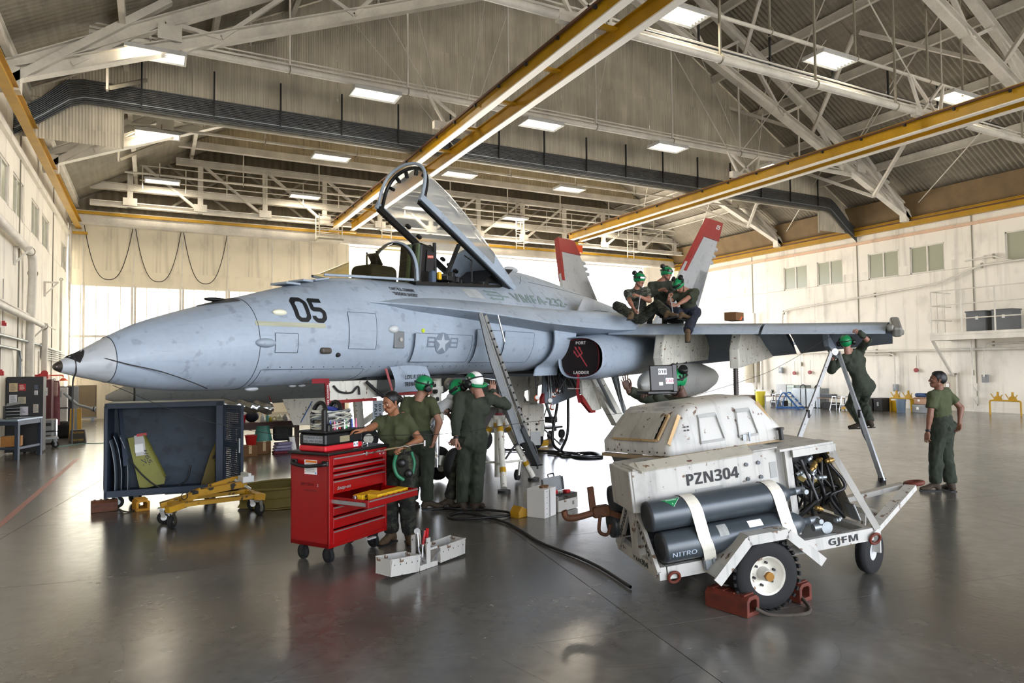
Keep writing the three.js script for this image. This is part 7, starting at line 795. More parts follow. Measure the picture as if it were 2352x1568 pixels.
person({ label: 'bareheaded man in olive tee standing on the right, looking up at the wingtip', at: [10.37, 0, -6.02], H: 1.75, fwd: wv(-0.55, 0, 0.8), pel: [10.36, 0.94, -6.02], sh: [10.31, 1.44, -6.01], shAcross: wv(-0.85, 0, -0.5), head: [10.26, 1.645, -6.0], look: wv(-0.9, 0.12, 0.3), hands: [[10.0, 0.87, -6.02], [10.52, 1.0, -5.86]], elbow: [wv(-0.6, 0, -0.7), wv(0.9, 0, 0.1)], curl: [0.35, 0.4], feet: [[10.29, 0.09, -6.1], [10.47, 0.09, -5.98]], knee: [wv(-0.6, 0, 0.8), wv(-0.3, 0, 0.9)], toes: [wv(-1, 0, 0.1), wv(0, 0, 1)], skin: 0x714a36, hair: 'fade', watch: 0, clothes: { top: cm.tee, pants: cm.greenPants, tied: true, boot: cm.boot }, seed: 101, belly: 0.014 });
// what they hold
{ const p = thing('cranial_helmet', 'camouflage cloth helmet with black ear cups hanging from the woman’s hand', 'helmet', [2.37, 0.74, -6.98], -20 * R); g().sph(0.12, 0, 0.12, 0, 0.95, 1.2, 0.75, 18).mesh('cloth_cap', M(0x8d8a7a, 0.9, 0, { map: TX.camo }), p); for (const [x, y] of [[-0.02, 0.17], [0.05, 0.06]]) g().lathe([[0, 0.05], [0.03, 0.048], [0.042, 0.03], [0.045, 0], [0, 0]], 20, mat4(x, y, 0.075, Math.PI / 2, 0, 0)).mesh('ear_cup', mt.black, p); g().tube([[-0.08, 0.25, 0.03], [-0.1, 0.15, 0.08], [-0.07, 0.05, 0.09], [0.0, -0.01, 0.08]], 0.02, 24, 8).tube([[0.08, 0.27, 0], [0.11, 0.16, 0.03], [0.09, 0.05, 0.04]], 0.016, 20, 8).mesh('green_band', M(0x1c6a48, 0.5), p); g().tube([[0, 0.26, 0.02], [0.01, 0.33, 0.03]], 0.012, 8, 6).mesh('strap', mt.dark, p);
  const w = thing('hand_tool', 'long chrome breaker bar held level in the woman’s hand', 'tool', [2.34, 1.085, -6.9], -28 * R); g().rod([-0.2, -0.035, 0.02], [0.22, 0.03, 0], 0.007, 8).mesh('shank', mt.chrome, w); g().cyl(0.016, 0.016, 0.05, 0.03, 0.0, 0.01, 0, 0, 1.4).cyl(0.012, 0.012, 0.06, 0.22, 0.03, 0).mesh('socket_head', mt.chrome, w); g().rod([-0.2, -0.035, 0.02], [-0.06, -0.012, 0.015], 0.01, 8).mesh('grip', M(0x8d7a5c, 0.6), w);
  for (const [lb, a, b] of [['white rod held upright by the man in camouflage', [8.02, 3.2, -10.08], [7.93, 2.86, -10.05]], ['thin steel rod held upright by the man in navy trousers', [8.45, 3.16, -9.74], [8.44, 2.79, -9.66]]]) { const m = A3(a).lerp(A3(b), 0.5), o = thing('hand_tool', lb, 'tool', m.toArray()); g().rod(A3(a).sub(m), A3(b).sub(m), 0.009, 8).mesh('rod', mt.alu, o); g().rod(A3(b).sub(m), A3(b).sub(m).lerp(A3(a).sub(m), 0.25), 0.013, 8).mesh('handle', mt.white, o); }
  const l = thing('work_lamp', 'white cylindrical lamp housing held at the nose gear', 'lamp', [3.55, 1.4, -8.62]); g().cyl(0.1, 0.09, 0.22, 0, 0, 0, 0.5, 0, -0.8, 22).sph(0.1, 0.07, 0.1, 0.04, 1, 0.7, 1).mesh('housing', mt.white, l); g().cyl(0.093, 0.093, 0.05, -0.02, -0.03, -0.01, 0.5, 0, -0.8, 22).mesh('grey_band', mt.dark, l); }
// ---------- ladders, jacks and the surroundings ----------
{ // tall A-frame ladder, seen edge on
  const t = thing('folding_ladder', 'tall aluminium A-frame ladder standing under the wingtip', 'ladder', [10.15, 0, -7.65]), apex = V(10.62, 2.11, -7.98).sub(t.position), dep = V(0.8, 0, -0.6).multiplyScalar(0.22);
  for (const [side, foot] of [['right', V(10.55, 0.02, -7.12)], ['left', V(9.3, 0.02, -8.0)]]) {
    const f = foot.clone().sub(t.position), a0 = side === 'right' ? V(0.06, 0, 0.03) : V(-0.06, 0, -0.02);
    for (const s of [-1, 1]) { const p = f.clone().addScaledVector(dep, s * 1.15), q = apex.clone().add(a0).addScaledVector(dep, s * 0.85), m = p.clone().lerp(q, 0.5); g().bar(p, m.clone().lerp(q, 0.15), 0.03, 0.085).mesh('outer_rail', mt.alu, t); g().bar(m.clone().lerp(p, 0.1), q, 0.026, 0.07).mesh('inner_rail', mt.alu, t); g().box(0.09, 0.07, 0.05, p.x, 0.035, p.z).mesh('rubber_foot', mt.rubber, t); g().rbox(0.05, 0.14, 0.05, m.x, m.y, m.z, 0.01).mesh('rail_lock', mt.dark, t); for (let k = 0; k < 6; k++) { const c = p.clone().lerp(q, 0.12 + k * 0.15); g().cyl(0.012, 0.012, 0.034, c.x, c.y, c.z, Math.PI / 2, 0, 0.5).mesh('rivet', mt.dark, t); } }
    for (let k = 1; k < 8; k++) { const u = k / 8, a = f.clone().addScaledVector(dep, -1.15).lerp(apex.clone().add(a0).addScaledVector(dep, -0.85), u), b = f.clone().addScaledVector(dep, 1.15).lerp(apex.clone().add(a0).addScaledVector(dep, 0.85), u); g().bar(a, b, 0.035, 0.035).mesh('rung', mt.alu, t); g().cyl(0.02, 0.02, 0.06, b.x, b.y, b.z, 0, 0, Math.PI / 2).mesh('rung_end', mt.dark, t); }
  }
  for (const s of [-0.85, 0.85]) { const c = apex.clone().addScaledVector(dep, s); g().cyl(0.055, 0.055, 0.05, c.x, c.y, c.z, Math.PI / 2, 0, 0.48, 20).mesh('hinge_disc', mt.alu, t); g().cyl(0.022, 0.022, 0.06, c.x, c.y, c.z, Math.PI / 2, 0, 0.48, 12).mesh('hinge_pin', mt.galv, t); }
  const st_ = V(10.6, 0.9, -7.5).sub(t.position); g().tube([st_.toArray(), [st_.x - 0.04, st_.y - 0.15, st_.z + 0.05], [st_.x, st_.y - 0.3, st_.z + 0.1], [st_.x + 0.06, st_.y - 0.3, st_.z + 0.1]], 0.012, 20, 6).mesh('strap', mt.black, t);
}
function tripodJack(label, p, screwTop, r = 0.1, turn = 0) { // hydraulic jack with three braced legs and a threaded ram
  const t = thing('aircraft_jack', label, 'jack', p, turn), wj = M(0xd9d9d4, 0.5, 0, { map: TX.white });
  g().cyl(r, r, 0.95, 0, 0.6, 0, 0, 0, 0, 24).cyl(r * 1.15, r * 1.15, 0.06, 0, 1.09, 0, 0, 0, 0, 24).mesh('cylinder', wj, t); g().cyl(r + 0.003, r + 0.003, 0.08, 0, 0.96, 0, 0, 0, 0, 24).mesh('yellow_band', mt.crane, t); g().cyl(r * 0.75, r * 0.75, 0.06, 0, 1.13, 0).mesh('red_collar', M(0x7a2330, 0.5), t);
  const th = g().cyl(0.045, 0.045, screwTop - 1.14, 0, (screwTop + 1.14) / 2, 0); for (let y = 1.18; y < screwTop - 0.04; y += 0.045) th.cyl(0.052, 0.052, 0.018, 0, y, 0); th.sph(0.06, 0, screwTop, 0).mesh('threaded_ram', M(0x4f4a48, 0.45, 0.6), t);
  for (let k = 0; k < 3; k++) { const a = k * 2.094 + 0.25, c = Math.cos(a), s = Math.sin(a), L = part('leg', t); g().rod([c * r, 1.05, s * r], [c * 0.68, 0.06, s * 0.68], 0.05, 14).mesh('tube', wj, L); for (const q of [0.12, 0.72]) g().rod([c * mix(r, 0.68, q), mix(1.05, 0.06, q), s * mix(r, 0.68, q)], [c * mix(r, 0.68, q + 0.07), mix(1.05, 0.06, q + 0.07), s * mix(r, 0.68, q + 0.07)], 0.052, 14).mesh('yellow_band', mt.crane, L); g().cyl(0.1, 0.1, 0.03, c * 0.7, 0.016, s * 0.7).mesh('foot_pad', mt.dark, L); g().rod([c * r, 0.35, s * r], [c * 0.5, 0.34, s * 0.5], 0.02, 8).mesh('brace', wj, L); if (k !== 1) { g().cyl(0.09, 0.09, 0.05, c * 0.42 + s * 0.08, 0.1, s * 0.42 - c * 0.08, Math.PI / 2, 0, -a, 18).mesh('wheel', mt.rubber, L); g().bar([c * 0.42, 0.34, s * 0.42], [c * 0.42 + s * 0.05, 0.1, s * 0.42 - c * 0.05], 0.03).mesh('wheel_arm', wj, L); } }
  g().tube([[r, 0.4, 0.05], [0.25, 0.62, 0.15], [0.5, 0.66, 0.25], [0.62, 0.45, 0.3], [0.6, 0.2, 0.32]], 0.018, 40, 8).mesh('hydraulic_hose', mt.black, t);
  plate([0, 0.72, r + 0.002], [1, 0, 0], [0, 1, 0], r * 1.3, 0.16, textMat(['NEXT LOAD', 'TEST DUE', 'OCT'], 128, 128, '#26282b', 'bold 30px sans-serif'), 'stencil', t); g().box(0.09, 0.12, 0.01, 0, 0.53, r).mesh('data_plate', mt.dark, t);
  return t;
}
tripodJack('white tripod jack with yellow bands under the forward fuselage beside the ladder', [5.02, 0, -10.0], 1.74, 0.085, 0.4);
tripodJack('white tripod jack with a threaded ram under the left wing, behind the trailer', [10.3, 0, -9.98], 2.42, 0.1, -0.5);
tag(g().lathe([[0, 0.02], [0.3, 0.02], [0.36, 0.16], [0.39, 0.17], [0.39, 0.19], [0.34, 0.19], [0.29, 0.05], [0, 0.05]], 8, mat4(12.35, 0, -9.85)).mesh('drip_tray', M(0xb0902e, 0.6, 0, { map: TX.yellow })), 'yellow octagonal drip tray on the floor behind the trailer frame', 'tray');
// intake plug, streamers, carton on the wing
{ const c = jetPlace(thing('intake_cover', 'black intake plug with a red three-pronged spear in the port intake', 'cover')); const q = []; for (let k = 0; k < 36; k++) { const a = k / 36 * 6.2832, cc = Math.cos(a); q.push([-(0.48 * (cc > 0 ? pw(cc, 0.9) : pw(cc, 0.55) * 0.8)), 0.345 * pw(Math.sin(a), 0.8)]); }
  const m = mat4(8.17, 2.06, 1.4, 0, -Math.PI / 2, 0); g().ext(q, 0.06, m, 0.02).mesh('plug', M(0x17090c, 0.85, 0, { map: TX.cloth }), c); g().tube(q.map(([x, y]) => V(x * 0.97, y * 0.97, 0.065).applyMatrix4(m)), 0.014, 80, 6, true).mesh('red_edge', M(0x6e1420, 0.7), c);
  plate([8.085, 2.08, 1.42], [0.02, 0, 1], [0, 1, 0], 0.42, 0.5, decalMat(256, 300, (x) => { x.strokeStyle = '#b03a3f'; x.lineWidth = 13; x.translate(128, 150); x.rotate(-0.6); x.beginPath(); x.moveTo(0, 130); x.lineTo(0, -110); x.moveTo(-38, -80); x.lineTo(-34, -20); x.lineTo(34, -20); x.lineTo(38, -80); x.stroke(); x.fillStyle = '#b03a3f'; for (const k of [-38, 0, 38]) { x.beginPath(); x.moveTo(k - 14, k ? -78 : -104); x.lineTo(k + 14, k ? -78 : -104); x.lineTo(k, k ? -112 : -140); x.fill(); } }), 'spear_print', c).material.side = THREE.DoubleSide;
  const arc = (y, s, txt) => plate([8.083, y, 1.42], [0.0, 0, 1], [0, 1, 0], 0.5, 0.1, textMat([txt], 256, 52, '#d4cfca', 'bold 40px sans-serif', { stretch: 1.1 }), 'lettering', c); arc(2.33, 1, 'PORT'); arc(1.79, 1, 'LADDER');
  const s = jetPlace(thing('warning_streamer', 'red remove-before-flight streamer hanging from the intake plug', 'streamer')); g().grid(2, 14, (u, v) => [8.02 - 0.02 * Math.sin(v * 5), 1.76 - v * 0.52, 1.36 + u * 0.055 + 0.015 * Math.sin(v * 7)]).mesh('ribbon', M(0xa32830, 0.8, 0, { map: TX.cloth }), s); plate([7.99, 1.5, 1.385], [0, 0, 1], [0, 1, 0], 0.42, 0.03, textMat(['REMOVE BEFORE FLIGHT'], 512, 40, '#e8d6d2', 'bold 34px sans-serif'), 'lettering', s).rotation.set(0, 0, 0);
  const s2 = jetPlace(thing('warning_streamer', 'dark red remove-before-flight streamer hanging under the nose above the cabinet', 'streamer')); g().grid(2, 14, (u, v) => [3.0 + u * 0.06 + 0.01 * Math.sin(v * 6), 1.76 - v * 0.62, 0.42 + 0.02 * Math.sin(v * 4)]).grid(2, 4, (u, v) => [2.78 + v * 0.28, 1.72 + u * 0.06, 0.44]).mesh('ribbon', M(0x8e1f28, 0.8, 0, { map: TX.cloth }), s2); const lt = plate([0, 0, 0], [1, 0, 0], [0, 1, 0], 0.54, 0.042, textMat(['REMOVE BEFORE FLIGHT'], 512, 40, '#e6d0cc', 'bold 34px sans-serif'), 'lettering', s2); lt.applyMatrix4(mat4(3.035, 1.44, 0.445, 0, 0, -Math.PI / 2 + 0.03));
  const b = jetPlace(thing('carton', 'brown cardboard carton with an orange stripe standing on the wing', 'box')); b.position.add(V(10.05, 0, -9.75).sub(V(-0.88, 0, -7.82))); b.position.y = 2.76; b.rotation.y = 20 * R; g().rbox(0.36, 0.16, 0.24, 0, 0.08, 0, 0.004).mesh('box_shell', mt.kraft, b); plate([0.0, 0.08, 0.1215], [1, 0, 0], [0, 1, 0], 0.35, 0.155, decalMat(256, 114, (x) => { x.fillStyle = '#d8612a'; x.beginPath(); x.moveTo(110, 110); x.lineTo(170, 60); x.lineTo(215, 60); x.lineTo(160, 110); x.fill(); x.fillStyle = '#3f3f4e'; x.fillRect(186, 78, 66, 34); x.fillStyle = '#5a3f2a'; x.font = 'bold 20px sans-serif'; x.fillText('WEIGHT', 20, 30); }), 'print', b); g().box(0.36, 0.002, 0.05, 0, 0.161, 0).mesh('tape', M(0xb58d58, 0.4), b); }
// ropes at the nose
tag(jetPlace(g().tube([[0.3, 2.05, 0.09], [0.42, 2.03, 0.19], [0.6, 1.97, 0.285], [0.9, 1.89, 0.37], [1.2, 1.78, 0.4], [1.45, 1.7, 0.3]], 0.006, 60, 5).mesh('nose_cord', mt.dark)), 'thin dark cord slanting across the side of the nose cone', 'cord');
tag(jetPlace(g().tube([[0.2, 2.07, 0.02], [0.2, 2.02, 0.09], [0.205, 1.9, 0.1], [0.2, 1.8, 0.05], [0.2, 1.5, 0.05], [0.2, 1.2, 0.05]], 0.008, 60, 5).mesh('nose_cord', mt.dark)), 'dark cord hanging straight down from the tip of the nose cone', 'cord');
tag(jetPlace(g().grid(10, 10, (u, v) => { const a = [0.14, 2.045], b = [0.3, 2.12], c = [0.23, 1.985], x = mix(mix(a[0], b[0], u), c[0], v), y = mix(mix(a[1], b[1], u), c[1], v); return [x, y, side(x, y) + 0.006]; }).mesh('cloth_flag', M(0x1c1718, 0.9))), 'small black triangular cloth lying on the tip of the nose cone', 'cloth');
tag(g().tube([[-0.35, 1.76, -7.95], [0.4, 1.4, -7.9], [1.3, 1.18, -7.75], [2.3, 1.22, -6.7], [3.0, 1.16, -7.2], [4.2, 1.2, -7.6], [5.6, 1.12, -8.8], [7.6, 1.15, -9.4], [9.6, 1.75, -8.6], [11.2, 2.5, -8.3]], 0.0035, 160, 4, false, 0.3).mesh('barrier_cord', mt.dark), 'very thin dark cord strung from the nose past the workers to the wingtip', 'cord');
// ---------- ground power cart and warning lamps under the belly ----------
{ const t = thing('power_cart', 'white panelled ground power cart standing behind the boarding ladder', 'cart', [7.75, 0, -13.75], -26 * R); g().rbox(0.5, 0.72, 0.8, 0, 0.7, 0, 0.02).mesh('cabinet', M(0xe9e8e4, 0.5, 0, { map: TX.white }), t); g().box(1.3, 0.6, 0.7, -0.9, 0.72, -0.1).mesh('engine_cover', M(0x4b4744, 0.6, 0, { map: TX.mottle }), t); g().rbox(1.5, 0.1, 0.8, -0.8, 1.05, -0.1, 0.02).mesh('roof_panel', mt.steel, t); for (let k = 0; k < 5; k++) g().cyl(0.025, 0.025, 0.02, -0.12 + (k % 2) * 0.2, 0.5 + Math.floor(k / 2) * 0.12, 0.405, Math.PI / 2).mesh('latch', mt.dark, t); g().box(0.22, 0.3, 0.02, 0.05, 0.3, 0.41).mesh('mud_flap', mt.white, t); for (const x of [-0.05, -1.2]) g().lathe([[0.1, -0.08], [0.26, -0.08], [0.29, 0], [0.26, 0.08], [0.1, 0.08]], 26, mat4(x, 0.29, 0.3, Math.PI / 2, 0, 0)).mesh('tyre', mt.rubber, t); g().bar([0.24, 0.5, 0.2], [0.6, 0.16, 0.5], 0.03).mesh('drawbar', mt.galv, t);
  const y = thing('pump_unit', 'small yellow pump unit with a hose loop on the floor by the power cart', 'pump', [8.25, 0, -14.2], 0.3); g().rbox(0.34, 0.14, 0.18, 0, 0.08, 0, 0.02).mesh('housing', mt.crane, y); g().cyl(0.07, 0.07, 0.14, 0.22, 0.09, 0, 0, 0, Math.PI / 2).mesh('motor', mt.brown, y); g().tor(0.1, 0.012, 0.3, 0.13, 0.02).mesh('hose_loop', mt.dark, y);
  const w = thing('work_stand', 'small grey wheeled stand with a diagonal strut beyond the power cart', 'stand', [9.3, 0, -15.6], 0.4); g().rod([-0.2, 1.1, 0], [0.3, 0.2, 0], 0.045, 10).rod([0.3, 1.0, -0.2], [-0.1, 0.3, -0.2], 0.02, 8).mesh('strut', mt.galv, w); g().box(0.6, 0.05, 0.4, 0.05, 0.3, 0).box(0.3, 0.16, 0.2, 0.1, 0.5, 0).mesh('chassis', mt.dark, w); for (const x of [-0.2, 0.3]) g().cyl(0.12, 0.12, 0.06, x, 0.12, 0.2, Math.PI / 2, 0, 0, 18).mesh('wheel', mt.rubber, w);
  const lab = ['orange-bodied gauge hanging leftmost under the belly', 'white-faced gauge hanging under the belly', 'orange valve body hanging beside the white-faced gauge', 'orange gauge hanging lowest under the belly', 'orange gauge hanging against the dark belly door'];
  [[7.95, 1.32, 0.55, 0], [8.3, 1.25, 0.62, 1], [8.48, 1.36, 0.6, 0], [8.42, 1.12, 0.6, 0], [8.75, 1.42, 0.55, 0]].forEach(([x, y0, z, wf], i) => { const o = jetPlace(thing('pressure_gauge', lab[i], 'gauge', [0, 0, 0])); g().cyl(0.05, 0.05, 0.06, x, y0, z, 0.9, 0, 0.9, 18).mesh('gauge_body', wf ? mt.galv : mt.orange, o); g().cyl(0.042, 0.042, 0.01, x - 0.027, y0 + 0.01, z + 0.03, 0.9, 0, 0.9, 18).mesh('dial', mt.paper, o); g().rod([x, y0 + 0.05, z], [x + 0.03, 1.78, z - 0.05], 0.011, 6).mesh('hose', i % 2 ? mt.galv : mt.dark, o); }); }
// ---------- second jet beyond the nose ----------
{ const t = thing('parked_jet', 'second grey jet behind the first, its nose, gear and ladder showing underneath', 'aircraft', [-0.86, -0.55, -15.3], 6 * R);
  const dg = M(0x878d90, 0.55, 0, { map: TX.jet }); loft(0.07, 0.52, 10, 40).mesh('radome_cap', M(0x9c9a92, 0.5, 0, { map: TX.jet }), t); loft(0.52, 7.2, 50, 40).mesh('fuselage', dg, t); { const q = []; for (let i = 0; i < 40; i++) q.push(fus(0.54, i / 40 * 6.2832)); g().tube(q, 0.016, 80, 6, true).mesh('black_ring', mt.dark, t); }
  g().bar([5.1, 1.75, 0.1], [5.15, 1.1, 0.1], 0.16, 0.18).bar([5.15, 1.15, 0.1], [6.1, 1.72, 0.1], 0.12, 0.12).cyl(0.07, 0.07, 0.5, 5.15, 0.95, 0.1).mesh('nose_gear', jm.inner, t); for (const z of [-0.1, 0.32]) { g().lathe([[0.1, -0.07], [0.25, -0.08], [0.28, 0], [0.25, 0.08], [0.1, 0.07]], 26, mat4(5.25, 0.84, z, Math.PI / 2, 0, 0)).mesh('tyre', mt.rubber, t); g().cyl(0.12, 0.12, 0.15, 5.25, 0.84, z, Math.PI / 2).mesh('wheel_hub', jm.inner, t); }
  g().ext([[3.3, 1.85], [3.55, 1.25], [4.55, 1.2], [4.6, 1.85]], 0.03, mat4(0, 0, 0.35)).mesh('gear_door', jm.inner, t); g().bar([3.7, 1.3, 0.4], [3.95, 1.75, 0.4], 0.03, 0.01).bar([4.5, 1.7, 0.4], [4.25, 1.35, 0.4], 0.03, 0.01).mesh('blue_tape', M(0x2a6db5, 0.6), t); g().box(0.2, 0.3, 0.02, 4.1, 1.3, 0.4).mesh('tan_patch', mt.brown, t); g().box(0.24, 0.66, 0.015, 5.35, 1.4, 0.7).mesh('sign_board', M(0xaebccb, 0.5), t); plate([5.35, 1.42, 0.709], [0, -1, 0], [1, 0, 0], 0.5, 0.2, textMat(['DO NOT', 'PAINT'], 256, 110, '#38424e', 'bold 48px sans-serif'), 'lettering', t); g().box(0.12, 0.75, 0.02, 4.55, 1.45, 0.6).mesh('red_streamer', M(0x7f2a2c, 0.8, 0, { map: TX.cloth }), t); plate([4.55, 1.5, 0.612], [1, 0, 0], [0, 1, 0], 0.08, 0.2, textMat(['D'], 64, 128, '#e6dad6', 'bold 80px sans-serif'), 'lettering', t);
  for (const s of [0, 0.3]) g().bar([5.55 + s, 1.95, 0.9], [6.15 + s, 0.62, 0.9], 0.05, s ? 0.03 : 0.12).mesh('ladder_rail', s ? mt.galv : M(0x70777c, 0.5), t); for (let k = 0; k < 5; k++) g().rod([5.65 + k * 0.11, 1.75 - k * 0.245, 0.9], [5.95 + k * 0.11, 1.75 - k * 0.245, 0.9], 0.012, 6).mesh('rung', mt.galv, t);
  g().grid(12, 10, (u, v) => { const r = Math.sin(u * 19 + v * 13) * 0.03; return [2.05 + u * 1.0, 1.62 + v * 0.25 - 0.1 * u + r, 0.55 + 0.14 * Math.sin(v * 3) + Math.cos(u * 23 - v * 9) * 0.03]; }).mesh('foil_wrap', M(0xcfd0cf, 0.18, 1), t); g().bar([3.1, 1.62, 0.55], [3.0, 1.9, 0.5], 0.03, 0.01).mesh('red_strap', mt.red, t);
  g().tube([[4.9, 0.62, 0.2], [5.6, 0.57, 0.1], [6.5, 0.62, 0.3]], 0.04, 20, 8).rod([6.0, 0.6, 0.5], [7.0, 0.9, 0.4], 0.03, 8).mesh('tow_bar', mt.galv, t); }
// ---------- table and clutter under the nose ----------
{ const t = thing('work_table', 'dark brown wooden table with clutter under the jet nose', 'table', [2.32, 0, -16.6], 8 * R); g().rbox(1.4, 0.04, 0.6, 0, 0.7, 0, 0.006).mesh('tabletop', M(0x4a2a20, 0.6, 0, { map: TX.mottle }), t); g().box(1.34, 0.12, 0.03, 0, 0.62, 0.27).box(1.34, 0.12, 0.03, 0, 0.62, -0.27).mesh('apron_rail', M(0x3b2018, 0.6), t); for (const [x, z] of [[-0.64, 0.25], [0.64, 0.25], [-0.64, -0.25], [0.64, -0.25]]) g().box(0.09, 0.68, 0.09, x, 0.34, z).mesh('leg', M(0x3f231a, 0.6, 0, { map: TX.mottle }), t);
  const at = (n, lb, c, x, y, z, a = 0) => thing(n, lb, c, [2.32 + x, y, -16.6 + z], a);
  const j = at('water_jug', 'red drinks cooler with white lid at the left end of the table', 'cooler', -0.52, 0.72, 0.1); g().cyl(0.075, 0.08, 0.17, 0, 0.085, 0, 0, 0, 0, 22).mesh('jug_body', M(0xb01a28, 0.4), j); g().cyl(0.082, 0.07, 0.06, 0, 0.2, 0, 0, 0, 0, 22).mesh('lid', mt.white, j);
  const c = at('backpack', 'dark navy bag slumped on the table beside the red cooler', 'bag', -0.3, 0.72, 0.05); g().sph(0.15, 0, 0.12, 0, 1, 0.85, 0.7, 16).sph(0.1, -0.04, 0.13, 0.07, 1, 0.9, 0.5, 12).mesh('bag_body', M(0x161d2d, 0.7, 0, { map: TX.cloth }), c); g().tor(0.06, 0.01, 0, 0.24, 0).mesh('handle', mt.black, c);
  [['white paper cup stack on the table', 0xdcdcd8, 0.045, 0.15, -0.08], ['teal spray bottle on the table', 0x6fb0a8, 0.04, 0.17, 0.03], ['clear plastic bottle with yellow cap on the table', 0xcfcdb0, 0.04, 0.14, 0.3], ['large grey jar on the table nearest its right end', 0x9a9c9b, 0.06, 0.13, 0.42], ['yellow can lying by the tape roll on the table', 0xd6c21f, 0.045, 0.1, 0.1]].forEach(([lb, col, r, h, x]) => { const o = at('bottle', lb, 'bottle', x, 0.72, 0.08); g().lathe([[0, 0], [r, 0], [r, h * 0.7], [r * 0.5, h * 0.85], [r * 0.45, h], [0, h]], 18).mesh('bottle_body', M(col, 0.35), o); g().cyl(r * 0.5, r * 0.5, 0.02, 0, h + 0.01, 0).mesh('cap', mt.white, o); });
  const r = at('tape_roll', 'pale masking tape roll standing on edge on the table', 'tape', 0.17, 0.78, 0.14); g().tor(0.045, 0.022, 0, 0, 0).mesh('tape_ring', M(0xcfc9a0, 0.6), r); const p = at('rag_pile', 'crumpled clear plastic and rags on the table', 'rags', 0.27, 0.72, 0.02); g().grid(12, 10, (u, v) => [(u - 0.5) * 0.3, 0.01 + 0.12 * Math.sin(u * 3.1) * Math.sin(v * 3.1) * (0.7 + 0.3 * Math.sin(u * 17 + v * 11)), (v - 0.5) * 0.24]).mesh('sheet', M(0xc9cbb9, 0.4), p);
  const box = (lb, x, z, w, h, d, a, y = 0) => { const o = at('carton', lb, 'box', x, y, z, a); g().rbox(w, h, d, 0, h / 2, 0, 0.004).mesh('box_shell', mt.kraft, o); g().box(0.06, h * 0.7, 0.004, 0.02, h * 0.6, d / 2 + 0.001).box(0.06, 0.003, d, 0.02, h + 0.001, 0).mesh('tape', M(0xc2a87d, 0.5), o); return o; };
  box('brown carton in front under the left end of the table', -0.42, 0.42, 0.34, 0.24, 0.26, 0.05); box('brown carton under the table behind the red bucket', -0.07, 0.15, 0.32, 0.28, 0.26, -0.1);
  const b = at('bucket', 'red plastic bucket standing on the brown carton under the table', 'bucket', -0.36, 0.24, 0.4); g().lathe([[0, 0], [0.1, 0], [0.13, 0.2], [0.138, 0.2], [0.138, 0.215], [0.125, 0.215], [0.1, 0.02], [0, 0.02]], 24).mesh('bucket_shell', M(0xb3201c, 0.4), b); g().tor(0.12, 0.004, 0, 0.16, 0, 0.5, 0, 0, Math.PI).mesh('bail', mt.galv, b);
  const tb = at('rubbish_bag', 'teal green bag hanging below the table edge', 'bag', -0.1, 0.3, 0.3); g().grid(16, 12, (u, v) => { const a = u * 6.2832, rr = 0.12 + 0.07 * v + 0.01 * Math.sin(a * 7); return [rr * Math.cos(a) * 1.1, 0.34 * (1 - v), rr * 0.5 * Math.sin(a)]; }).mesh('bag_body', M(0x2b7c6c, 0.45, 0, { map: TX.cloth }), tb);
  const bb = at('backpack', 'black backpack hanging below the right half of the table', 'bag', 0.33, 0.28, 0.28); g().rbox(0.42, 0.34, 0.16, 0, 0.17, 0, 0.07).mesh('bag_body', M(0x121314, 0.7, 0, { map: TX.cloth }), bb); g().tube([[-0.1, 0.33, 0.05], [0, 0.2, 0.1], [0.1, 0.33, 0.05]], 0.012, 16, 6).mesh('strap', mt.dark, bb);
  const cl = at('cloth_pile', 'lilac and red folded cloths heaped on the floor under the table', 'cloth', 0.3, 0, 0.35); for (let k = 0; k < 4; k++) g().rbox(0.4 - k * 0.02, 0.06, 0.26, 0.01 * k, 0.03 + k * 0.065, 0, 0.028, 0, 0.1 * k).mesh('folded_cloth', M([0x7a2a3a, 0x8d86a8, 0xa8a2c0, 0x8d86a8][k], 0.9, 0, { map: TX.cloth }), cl); const ps = at('poster_sheet', 'white curved sheet of card leaning against the table leg', 'paper', 0.52, 0, 0.36); g().grid(6, 6, (u, v) => [u * 0.12 - v * 0.06, v * 0.36, 0.03 * Math.sin(u * 3)]).mesh('sheet', mt.paper, ps); }
